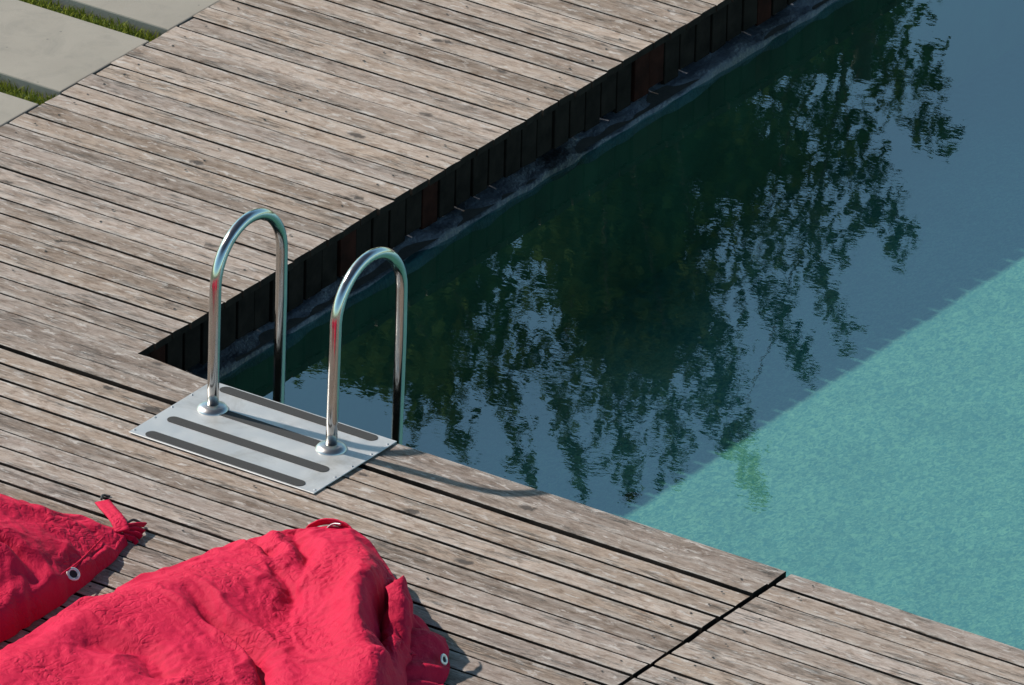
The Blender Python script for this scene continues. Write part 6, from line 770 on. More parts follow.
BIG_BAG_SHIFT_X = [
[0,-8,-8,-12,-12,-15,-13,-12,-11,-10,-8,-7,-7,-6,-4,-2,-2,0,0,-1,-2,-1,1,2,2,3,5,7,9,10,12,14,16,18,18,14,8,8,15,14,0],
[0,-10,-10,-12,-17,-16,-14,-14,-13,-11,-10,-8,-9,-7,-6,-4,-2,-2,-3,-2,-1,0,1,3,3,5,6,8,10,11,13,14,16,18,20,20,14,11,16,26,0],
[0,-24,-12,-18,-16,-18,-16,-15,-13,-12,-10,-8,-9,-7,-5,-4,-2,-2,-2,-3,-1,0,1,2,3,5,6,8,10,12,13,14,17,19,21,22,20,16,17,22,0],
[0,-20,-17,-17,-19,-18,-18,-16,-14,-12,-11,-10,-8,-7,-5,-4,-3,-3,-2,-2,-2,-1,0,2,4,5,7,8,10,11,13,14,16,18,20,23,22,22,17,19,0],
[0,-18,-22,-16,-19,-19,-17,-16,-14,-13,-11,-9,-7,-7,-5,-4,-2,-3,-1,-1,-2,-1,2,3,4,5,7,8,9,10,13,14,15,18,20,23,25,22,17,19,0],
[0,-16,-22,-19,-18,-20,-17,-16,-14,-12,-11,-10,-8,-7,-6,-4,-3,-2,-2,0,-1,-1,1,3,5,4,6,8,9,11,12,13,15,18,20,22,24,22,17,30,0],
[0,-21,-21,-20,-18,-19,-18,-16,-14,-13,-11,-9,-8,-7,-5,-5,-3,-2,-2,0,-1,0,2,4,5,4,5,7,9,11,13,14,15,17,19,20,22,20,24,30,0],
[0,-24,-25,-21,-21,-19,-17,-16,-14,-13,-11,-9,-8,-7,-7,-6,-5,-4,-2,-1,-1,0,2,4,4,4,5,7,9,10,13,14,15,17,19,21,21,23,27,31,0],
[0,-32,-25,-23,-20,-18,-15,-16,-14,-12,-11,-9,-8,-8,-8,-5,-5,-4,-3,-1,-1,1,1,4,3,3,5,7,8,10,12,14,15,17,18,20,21,24,26,29,0],
[0,-32,-21,-22,-20,-19,-15,-14,-13,-13,-11,-10,-8,-8,-7,-6,-5,-4,-3,0,0,1,1,3,2,4,6,7,9,10,12,14,15,17,18,20,21,23,26,34,0],
[0,-32,-19,-19,-20,-17,-15,-14,-14,-13,-11,-10,-9,-8,-6,-8,-5,-2,-2,0,-1,0,1,3,3,5,5,6,9,10,12,13,15,16,18,20,20,23,24,37,0],
[0,-31,-15,-19,-19,-18,-16,-15,-15,-12,-11,-10,-9,-9,-7,-6,-6,-5,-2,-2,0,0,2,3,3,4,5,6,8,9,11,13,14,15,18,20,20,23,24,35,0],
[0,-30,-17,-17,-19,-17,-18,-15,-14,-12,-10,-10,-8,-8,-7,-6,-5,-3,-2,-1,0,0,2,2,1,4,6,7,7,10,11,12,14,15,18,20,22,24,22,34,0],
[0,-21,-18,-17,-19,-16,-14,-15,-15,-12,-11,-10,-9,-7,-7,-6,-4,-3,-3,-1,0,0,2,0,1,3,5,6,7,9,10,12,13,16,17,20,22,25,26,32,0],
[0,-27,-21,-18,-18,-16,-14,-13,-14,-12,-11,-10,-10,-9,-7,-6,-5,-4,-3,-3,-3,0,1,-1,1,3,4,5,7,8,9,11,13,14,17,19,20,23,24,31,0],
[0,-31,-21,-20,-18,-16,-14,-13,-12,-11,-9,-9,-10,-9,-7,-5,-4,-4,-3,-4,-2,0,1,-1,0,2,4,5,7,9,10,11,13,15,17,18,21,22,22,34,0],
[0,-32,-19,-17,-18,-16,-15,-14,-12,-10,-9,-9,-8,-8,-6,-5,-3,-5,-3,-4,-2,1,0,0,1,3,3,5,6,9,10,12,13,15,17,19,21,22,22,35,0],
[0,-32,-19,-18,-17,-15,-14,-15,-12,-10,-9,-6,-9,-7,-6,-5,-3,-2,-4,-3,-2,-1,-1,0,1,2,4,5,7,9,10,12,14,16,18,19,20,21,20,36,0],
[0,-32,-19,-18,-16,-14,-15,-15,-13,-10,-8,-9,-9,-6,-6,-5,-3,-1,-4,-2,0,0,2,1,2,2,4,6,7,9,11,13,14,16,18,20,21,22,19,37,0],
[0,-31,-17,-18,-16,-13,-12,-12,-12,-10,-9,-11,-8,-6,-4,-4,-1,1,-1,-2,2,3,1,2,2,2,4,6,8,10,11,13,15,16,18,20,21,22,21,34,0],
[0,-32,-16,-15,-17,-12,-9,-11,-9,-9,-7,-11,-8,-4,-7,-6,-4,3,1,-1,3,3,4,2,1,2,4,6,8,9,11,13,15,16,18,19,20,22,22,35,0],
[0,-34,-17,-15,-15,-13,-7,-11,-10,-8,-8,-9,-4,-6,-5,-10,-8,-2,0,2,2,4,4,5,2,3,5,6,8,10,11,13,15,16,18,19,20,22,22,32,0],
[0,-33,-18,-17,-16,-13,-9,-10,-8,-7,-6,-6,-5,-5,-6,-4,-4,-1,2,4,5,5,6,7,5,5,4,7,8,9,11,13,13,17,18,20,21,22,22,29,0],
[0,-28,-23,-17,-15,-13,-10,-9,-8,-6,-5,-3,-3,-4,-2,-1,-1,1,3,5,7,7,7,6,7,8,7,7,9,10,11,12,14,17,18,20,21,21,22,27,0],
[0,-36,-21,-15,-16,-13,-12,-9,-8,-6,-5,-2,-3,-1,2,3,2,3,4,6,7,7,7,8,7,6,8,10,9,11,12,11,13,16,19,20,21,19,21,32,0],
[0,-37,-19,-18,-17,-14,-12,-11,-9,-7,-5,-3,-1,0,1,3,4,3,5,6,5,4,7,10,9,8,6,8,9,11,13,15,16,16,19,21,21,18,18,36,0],
[0,-38,-18,-16,-18,-16,-14,-13,-11,-8,-6,-4,-2,1,0,2,4,5,6,7,6,5,10,4,6,9,10,7,9,10,13,15,17,19,19,21,22,20,18,37,0],
[0,-42,-21,-18,-18,-17,-15,-14,-11,-9,-7,-4,-3,-1,0,2,3,5,7,8,8,11,8,1,-7,8,11,10,9,11,12,15,16,18,20,21,20,19,22,40,0],
[0,-36,-22,-20,-18,-18,-16,-14,-12,-9,-8,-5,-3,-3,0,-1,2,5,7,8,13,1,-2,0,3,7,9,12,10,10,13,14,15,17,19,21,20,22,24,51,0],
[0,-32,-23,-17,-16,-17,-17,-14,-12,-10,-9,-7,-5,-4,-1,1,4,7,6,2,-4,-3,0,0,6,8,9,11,13,12,14,14,15,17,18,20,19,21,23,53,0],
[0,-26,-17,-19,-19,-17,-18,-16,-15,-12,-8,-6,-4,-1,-2,1,4,8,7,0,-5,-11,0,2,5,7,8,10,10,14,12,16,16,17,18,19,17,18,19,49,0],
[0,-26,-18,-18,-17,-18,-17,-16,-14,-12,-8,-10,-5,-4,-2,-1,0,-2,0,2,-7,-2,0,0,3,5,6,8,10,11,12,13,16,18,19,17,18,16,18,48,0],
[0,-34,-22,-21,-19,-18,-15,-15,-13,-11,-8,-6,-4,-1,-4,-1,1,1,3,3,2,2,4,4,4,3,6,5,7,8,12,12,16,19,18,18,17,16,24,55,0],
[0,-35,-21,-17,-17,-19,-16,-15,-11,-10,-8,-8,-8,-6,-3,-1,1,3,4,6,3,5,2,3,6,8,4,6,7,9,11,11,14,17,18,19,19,10,21,55,0],
[0,-35,-23,-19,-19,-19,-15,-15,-13,-11,-11,-9,-11,-9,-5,-2,-1,0,2,1,3,3,3,4,3,4,4,7,7,9,11,12,14,16,17,19,17,15,28,53,0],
[0,-39,-22,-16,-20,-18,-15,-15,-12,-11,-10,-9,-8,-7,-5,-3,-2,-1,1,1,2,-3,-2,2,3,3,3,4,4,9,13,14,14,15,16,13,14,16,26,47,0],
[0,-35,-27,-20,-18,-17,-15,-14,-11,-10,-8,-9,-7,-6,-4,-2,-3,0,-2,0,-7,-5,-6,-4,-1,2,4,2,7,10,12,15,14,12,10,11,12,18,27,39,0],
[0,-32,-19,-21,-16,-14,-15,-13,-11,-10,-9,-9,-7,-6,-3,-3,-3,-2,-1,-8,-6,-6,-4,-7,-2,2,2,4,8,10,12,14,17,9,6,9,13,15,26,26,0],
[0,-33,-18,-17,-15,-13,-13,-12,-11,-9,-7,-7,-8,-5,-4,-5,0,-1,-12,-7,-6,-4,-4,-4,-5,-2,4,6,9,8,8,12,15,16,7,7,11,19,24,16,0],
[0,-30,-17,-13,-14,-14,-12,-10,-9,-7,-6,-6,-7,-7,-3,-4,-2,-6,-8,-6,-5,-5,-2,-1,-2,-2,4,8,4,9,7,7,11,15,8,12,21,16,21,8,0],
[0,-26,-18,-16,-13,-13,-11,-9,-9,-7,-7,-5,-5,-2,-3,-2,-2,-5,-5,-5,-6,-4,-2,-3,0,3,5,3,8,16,23,22,12,7,9,14,15,22,18,18,0],
[0,-28,-17,-14,-15,-13,-11,-9,-7,-5,-4,-8,-5,-1,-2,-3,-10,-8,-8,-7,-8,-3,-7,-4,1,4,2,3,8,12,19,20,26,20,12,11,13,20,17,23,0],
[0,-27,-14,-13,-13,-12,-10,-9,-9,-8,-6,-7,-5,-5,-4,-14,-9,-6,-9,-7,-6,-5,-3,-2,0,1,-1,14,25,24,23,21,21,20,20,11,14,17,15,22,0],
[0,-27,-14,-9,-12,-11,-11,-12,-9,-7,-4,-8,-6,-5,-11,-9,-9,-9,-11,-10,-6,-2,-8,-3,0,5,11,10,20,6,13,19,17,17,15,16,13,15,14,21,0],
[0,-27,-12,-8,-17,-16,-16,-23,-15,-7,-6,-6,-7,-5,-8,-7,-6,-5,-8,-10,-6,-6,-7,-4,5,8,14,26,16,5,14,22,15,13,13,13,11,15,12,21,0],
[0,-28,-14,-17,-14,-16,-22,-11,-10,-8,-5,-7,-6,-9,-3,-4,-4,-6,-9,-10,-10,-5,-5,-5,5,11,24,14,12,16,18,23,14,10,10,11,10,9,9,20,0],
[0,-18,-17,-16,-21,-12,-9,-8,-11,-9,-8,-8,-12,-5,-3,-5,-5,-5,-10,-10,-4,-4,-5,2,7,17,17,11,4,11,22,27,8,9,9,8,9,8,8,19,0],
[0,-19,-14,-6,-10,-9,-12,-10,-12,-11,-8,-12,-8,-4,-4,-2,-4,-7,-5,-5,1,-5,-7,9,17,9,12,4,7,20,19,15,23,11,13,6,7,7,9,22,0],
[0,-18,-6,-10,-9,-9,-10,-9,-18,-9,-9,-5,-4,-2,-2,-4,-4,-4,-5,-1,0,0,1,5,10,13,6,3,10,18,18,13,13,23,17,11,8,8,13,25,0],
[0,-9,-12,-10,-8,-9,-14,-10,-5,-5,-5,-4,-4,-2,-2,-2,-2,-3,-1,1,0,3,6,19,16,13,1,4,15,16,11,10,11,21,25,18,9,11,18,15,0],
[0,-9,1,-5,-5,-7,-4,-2,-3,-2,-3,-2,-3,-2,0,0,-1,0,1,1,3,16,20,9,10,5,0,4,15,20,9,10,9,26,26,13,15,16,13,10,0],
[0,-5,-3,1,-2,0,0,-1,-2,-1,-2,-1,-1,0,0,0,2,1,2,3,12,15,12,7,1,2,-2,7,15,13,12,13,9,23,44,15,4,2,2,3,0],
[0,-6,-7,0,-3,-1,1,3,3,3,1,1,3,1,2,2,2,3,4,8,11,16,7,5,5,4,-3,12,16,12,10,8,11,26,38,9,16,4,0,1,0],
[0,-4,-5,0,-1,-3,-1,0,2,4,3,5,2,2,3,5,6,6,6,8,10,11,8,12,13,17,17,18,22,14,9,15,20,22,42,6,11,-1,-1,2,0],
[0,-5,1,2,3,0,1,2,-2,2,6,9,10,11,12,11,11,11,13,13,12,13,15,15,18,18,21,20,21,17,9,12,24,39,41,7,11,17,-7,8,0],
[0,-3,-1,1,1,3,5,5,-2,0,3,4,5,5,6,8,9,9,10,12,14,16,12,12,14,15,16,16,17,12,6,38,48,43,31,9,16,13,6,-6,0],
[0,0,0,0,0,0,0,0,0,0,0,0,0,0,0,0,0,0,0,0,0,0,0,0,0,0,0,0,0,0,0,0,0,0,0,0,0,0,0,0,0]]
BIG_BAG_SHIFT_Y = [
[0,3,1,-5,-7,-12,-13,-13,-14,-14,-14,-15,-16,-14,-13,-14,-16,-16,-16,-16,-17,-17,-18,-18,-17,-17,-18,-18,-18,-17,-17,-18,-18,-17,-13,-9,2,-1,-1,2,0],
[0,4,3,-3,-8,-11,-10,-12,-12,-13,-14,-13,-13,-14,-14,-14,-14,-15,-15,-14,-15,-16,-17,-17,-18,-16,-16,-16,-17,-16,-16,-16,-16,-15,-15,-11,-6,1,-2,-1,0],
[0,1,-5,-6,-9,-9,-10,-10,-11,-11,-12,-12,-12,-12,-12,-12,-12,-13,-14,-15,-14,-14,-15,-16,-16,-15,-14,-15,-15,-15,-14,-14,-14,-14,-13,-12,-7,-2,0,-1,0],
[0,1,-3,-7,-7,-7,-9,-8,-9,-9,-10,-10,-10,-10,-10,-11,-11,-12,-12,-12,-13,-13,-13,-14,-14,-14,-14,-14,-13,-13,-13,-13,-12,-12,-12,-11,-10,-5,-2,-1,0],
[0,-3,-4,-6,-5,-6,-7,-7,-7,-7,-8,-7,-7,-8,-8,-9,-9,-10,-11,-11,-11,-11,-12,-12,-14,-13,-12,-12,-11,-11,-11,-11,-10,-10,-11,-9,-8,-5,0,0,0],
[0,-1,-4,-6,-6,-5,-5,-5,-5,-5,-6,-6,-6,-7,-7,-7,-8,-8,-9,-9,-10,-10,-11,-10,-11,-11,-10,-10,-10,-10,-9,-9,-9,-9,-9,-8,-7,-6,-2,-1,0],
[0,1,-2,-5,-4,-3,-4,-4,-4,-4,-4,-4,-4,-4,-5,-5,-6,-7,-7,-7,-8,-8,-8,-8,-9,-8,-8,-8,-8,-9,-8,-9,-8,-7,-7,-7,-6,-4,-2,1,0],
[0,1,-4,-3,-2,-2,-2,-2,-2,-2,-2,-2,-2,-3,-3,-4,-4,-5,-5,-5,-6,-7,-7,-7,-7,-6,-6,-7,-7,-7,-7,-7,-6,-6,-6,-6,-5,-4,-2,1,0],
[0,0,-2,-2,-1,0,0,0,0,0,0,0,0,-1,-1,-2,-3,-3,-3,-4,-4,-5,-6,-5,-4,-4,-5,-5,-5,-5,-5,-5,-6,-6,-5,-5,-4,-5,-1,0,0],
[0,2,1,0,1,1,1,1,1,1,2,2,1,1,0,-1,-1,-2,-2,-3,-3,-3,-4,-4,-2,-2,-3,-3,-4,-3,-3,-4,-4,-4,-3,-4,-4,-4,-3,-1,0],
[0,4,3,1,1,2,3,3,4,3,3,3,3,2,1,0,0,0,0,0,-2,-3,-3,-2,-1,-2,-2,-2,-3,-3,-2,-3,-2,-3,-2,-3,-2,-2,-2,1,0],
[0,6,5,3,3,3,4,5,4,4,4,5,4,3,3,3,1,1,1,0,0,-1,-1,-1,-1,-2,-2,-2,-2,-1,-1,-2,-2,-2,-2,-1,-1,-1,0,2,0],
[0,7,5,5,4,4,4,5,6,6,5,7,6,5,6,4,4,3,3,3,2,1,0,-1,-2,-1,0,-1,-1,0,-1,-2,-1,-1,-1,0,0,0,1,4,0],
[0,2,5,5,5,4,3,5,4,4,6,8,8,7,6,5,6,5,4,5,3,2,2,0,0,0,1,0,0,-1,-1,0,-1,-1,-1,0,0,0,1,3,0],
[0,1,1,4,3,4,4,5,6,4,5,7,8,8,7,7,8,7,6,5,4,4,3,2,2,2,2,1,1,-1,-1,-1,-1,-1,-1,1,0,0,0,5,0],
[0,2,3,5,6,4,5,4,5,5,5,6,8,9,9,9,8,8,7,6,6,6,5,4,3,3,3,2,2,1,1,0,-1,0,-1,-2,1,2,2,2,0],
[0,3,3,3,4,5,6,6,7,7,7,7,10,11,10,10,11,8,8,8,7,7,7,6,5,5,4,4,3,3,1,0,0,0,-1,-1,-1,2,3,4,0],
[0,3,3,4,7,5,7,6,7,7,7,9,9,11,12,12,11,10,10,9,8,6,7,7,6,5,6,5,5,4,3,2,1,1,1,1,0,1,-1,4,0],
[0,4,5,5,5,4,8,8,8,8,6,6,11,12,10,14,13,13,11,8,8,7,5,8,7,6,6,6,6,4,4,4,2,2,2,2,2,1,0,3,0],
[0,3,7,6,6,6,8,5,8,5,8,8,8,13,12,12,13,11,8,8,9,8,7,7,8,6,6,6,7,6,6,6,5,4,3,3,3,3,2,4,0],
[0,4,7,8,7,7,8,8,7,5,6,7,8,13,12,15,14,12,10,7,6,7,6,8,9,8,8,7,7,7,7,6,6,5,5,5,5,4,3,4,0],
[0,7,8,8,7,5,5,8,8,8,11,11,14,11,12,9,10,8,8,7,7,7,8,8,11,10,10,8,7,9,7,7,7,6,6,6,6,5,5,5,0],
[0,9,10,9,7,7,5,10,6,6,9,13,12,12,9,12,10,10,9,8,6,6,10,8,7,8,11,10,9,8,8,7,7,8,8,7,7,7,7,7,0],
[0,2,3,7,9,7,7,10,10,8,7,8,11,10,15,15,14,12,11,10,7,7,6,7,4,6,9,11,10,9,9,8,8,9,9,9,9,9,9,8,0],
[0,0,5,6,10,9,9,11,11,11,10,7,12,16,16,17,17,15,13,11,10,8,9,8,6,7,8,9,10,9,9,9,9,10,11,10,10,11,11,8,0],
[0,2,3,6,8,9,10,13,14,14,14,15,16,17,17,15,17,16,15,12,9,10,9,7,3,3,11,10,10,10,10,10,9,10,13,12,12,13,13,9,0],
[0,4,5,7,9,10,11,13,15,16,17,18,18,18,18,18,18,18,16,14,11,12,13,7,9,3,4,12,11,10,10,12,10,10,13,14,13,12,14,10,0],
[0,7,7,9,10,12,12,14,17,17,18,19,19,19,18,19,18,19,18,14,14,16,11,4,-1,3,4,7,12,11,11,12,12,11,11,15,14,13,15,10,0],
[0,3,3,8,11,14,15,15,19,18,18,17,20,20,21,16,19,20,18,17,23,9,4,3,4,5,5,6,10,11,13,12,11,11,13,14,15,15,14,12,0],
[0,3,5,7,11,14,15,17,19,19,16,18,19,19,20,20,20,18,10,14,3,7,4,1,6,6,7,7,8,11,11,15,13,13,12,14,16,17,15,13,0],
[0,4,4,7,12,14,12,11,13,14,17,18,13,15,10,9,12,16,8,10,4,-6,1,2,6,7,8,8,8,11,10,12,15,15,13,14,17,18,14,14,0],
[0,6,6,8,12,12,13,11,10,9,11,6,10,6,3,0,-5,-14,-17,-18,-1,-1,-1,4,7,8,8,9,9,10,10,12,14,16,15,16,17,13,15,15,0],
[0,5,7,10,12,13,13,13,12,11,10,9,8,8,-2,0,0,1,-1,-2,0,2,-1,-1,0,3,10,9,8,9,12,11,14,16,17,18,16,15,14,18,0],
[0,7,6,8,10,15,14,14,12,13,14,9,3,3,3,4,1,5,2,1,-3,2,-2,0,0,-1,4,10,9,11,12,11,14,16,16,18,17,13,12,20,0],
[0,8,9,10,12,15,16,15,12,10,7,6,6,3,2,1,0,-2,-2,-2,0,-3,-2,-5,-4,-4,-3,5,7,9,13,14,16,18,18,18,16,15,15,19,0],
[0,10,10,9,13,14,14,13,11,10,8,7,4,5,3,1,0,0,0,-2,-2,-7,-7,-5,-3,-3,-1,1,5,11,15,17,19,19,20,19,16,13,12,18,0],
[0,8,11,11,12,14,13,15,11,11,9,8,4,4,2,0,1,2,-1,-1,-7,-8,-8,-7,-5,-4,-2,0,4,10,15,17,18,22,21,20,17,14,14,16,0],
[0,9,5,12,11,12,15,14,13,10,8,6,5,4,2,0,2,2,1,-7,-7,-8,-5,-8,-4,-2,0,1,7,11,16,17,19,17,21,19,18,15,15,11,0],
[0,10,7,8,13,12,14,13,11,10,9,7,4,4,3,2,2,2,-6,-5,-6,-4,-4,-6,-6,-2,2,4,10,12,13,19,20,19,16,18,16,17,16,9,0],
[0,11,9,9,11,11,13,14,12,10,8,6,5,3,4,2,2,1,-5,-4,-4,-4,-2,-1,-1,-1,6,9,8,13,12,13,18,22,19,20,19,14,15,8,0],
[0,7,11,10,12,11,11,10,11,9,4,8,6,6,3,4,4,0,-2,-3,-3,1,0,1,2,5,8,7,15,24,29,26,19,14,13,16,16,19,14,9,0],
[0,8,6,10,14,14,13,12,11,9,10,2,5,6,4,3,1,0,-2,-2,-3,-1,-3,1,6,9,8,8,10,12,20,19,30,25,19,16,16,19,12,17,0],
[0,9,6,11,13,12,13,11,11,9,8,7,7,4,6,-5,1,3,-1,-1,-2,0,4,6,8,8,9,15,27,34,32,23,23,22,25,17,18,18,13,18,0],
[0,10,6,7,13,14,11,12,11,8,-1,3,7,4,2,4,3,2,-1,0,1,3,1,7,9,13,17,17,12,7,18,22,23,22,20,22,18,19,12,18,0],
[0,10,7,4,2,8,20,16,14,13,12,10,7,5,2,4,2,2,0,-2,2,2,4,5,11,14,15,17,-4,-1,13,24,24,22,21,19,16,18,13,20,0],
[0,12,8,4,8,4,-3,17,12,10,14,10,8,4,6,6,4,2,-1,-2,0,5,6,6,11,18,14,-2,-6,-4,14,28,24,23,20,20,18,15,13,20,0],
[0,7,7,2,0,6,7,9,9,12,10,9,5,7,6,5,4,2,-2,-3,-3,8,8,7,14,15,-3,-9,-14,-5,10,23,23,20,21,18,19,16,14,21,0],
[0,8,5,6,4,5,8,16,14,12,13,9,8,8,7,7,3,1,0,-3,-5,-5,-5,11,11,2,-9,-15,-12,3,13,10,24,21,22,18,17,17,17,23,0],
[0,6,9,6,6,4,12,18,12,13,11,12,10,9,8,7,4,2,0,-3,-6,-9,0,3,7,-3,-11,-13,-8,8,15,11,10,27,26,23,20,20,22,26,0],
[0,2,9,6,7,9,7,9,12,13,14,13,11,11,9,7,6,4,1,-2,-6,-4,5,8,3,-4,-12,-9,-2,14,14,11,8,17,30,28,20,19,24,18,0],
[0,4,0,3,6,11,13,13,15,14,13,11,12,12,10,9,7,5,3,1,0,12,12,1,-4,-9,-11,-6,3,11,16,13,9,16,21,22,26,24,19,15,0],
[0,3,2,1,9,11,12,15,15,15,14,12,12,13,12,11,8,6,4,3,8,6,1,-2,-10,-9,-10,-4,5,10,12,14,11,15,21,12,1,5,7,7,0],
[0,5,7,2,9,12,13,12,13,11,11,11,10,12,12,10,8,5,5,8,6,5,-2,-6,-7,-8,-7,-4,8,8,13,13,13,17,13,14,5,18,17,14,0],
[0,5,8,2,10,16,18,19,15,13,10,10,9,10,10,11,10,7,6,5,3,4,0,-1,-2,-3,-4,-6,-4,9,8,13,14,11,15,9,-1,3,15,16,0],
[0,8,2,2,2,8,5,4,13,19,21,23,21,20,19,17,15,12,10,8,4,3,1,-2,-2,-5,-4,-9,-9,4,8,12,16,17,16,6,-4,-7,8,11,0],
[0,9,7,10,12,13,14,12,9,15,16,15,14,13,13,13,11,9,7,7,7,11,3,1,1,-1,-3,-6,-8,6,9,21,24,20,14,4,-3,-3,-2,6,0],
[0,0,0,0,0,0,0,0,0,0,0,0,0,0,0,0,0,0,0,0,0,0,0,0,0,0,0,0,0,0,0,0,0,0,0,0,0,0,0,0,0]]
SMALL_BAG_GRID = (110, 150, 54, 42)
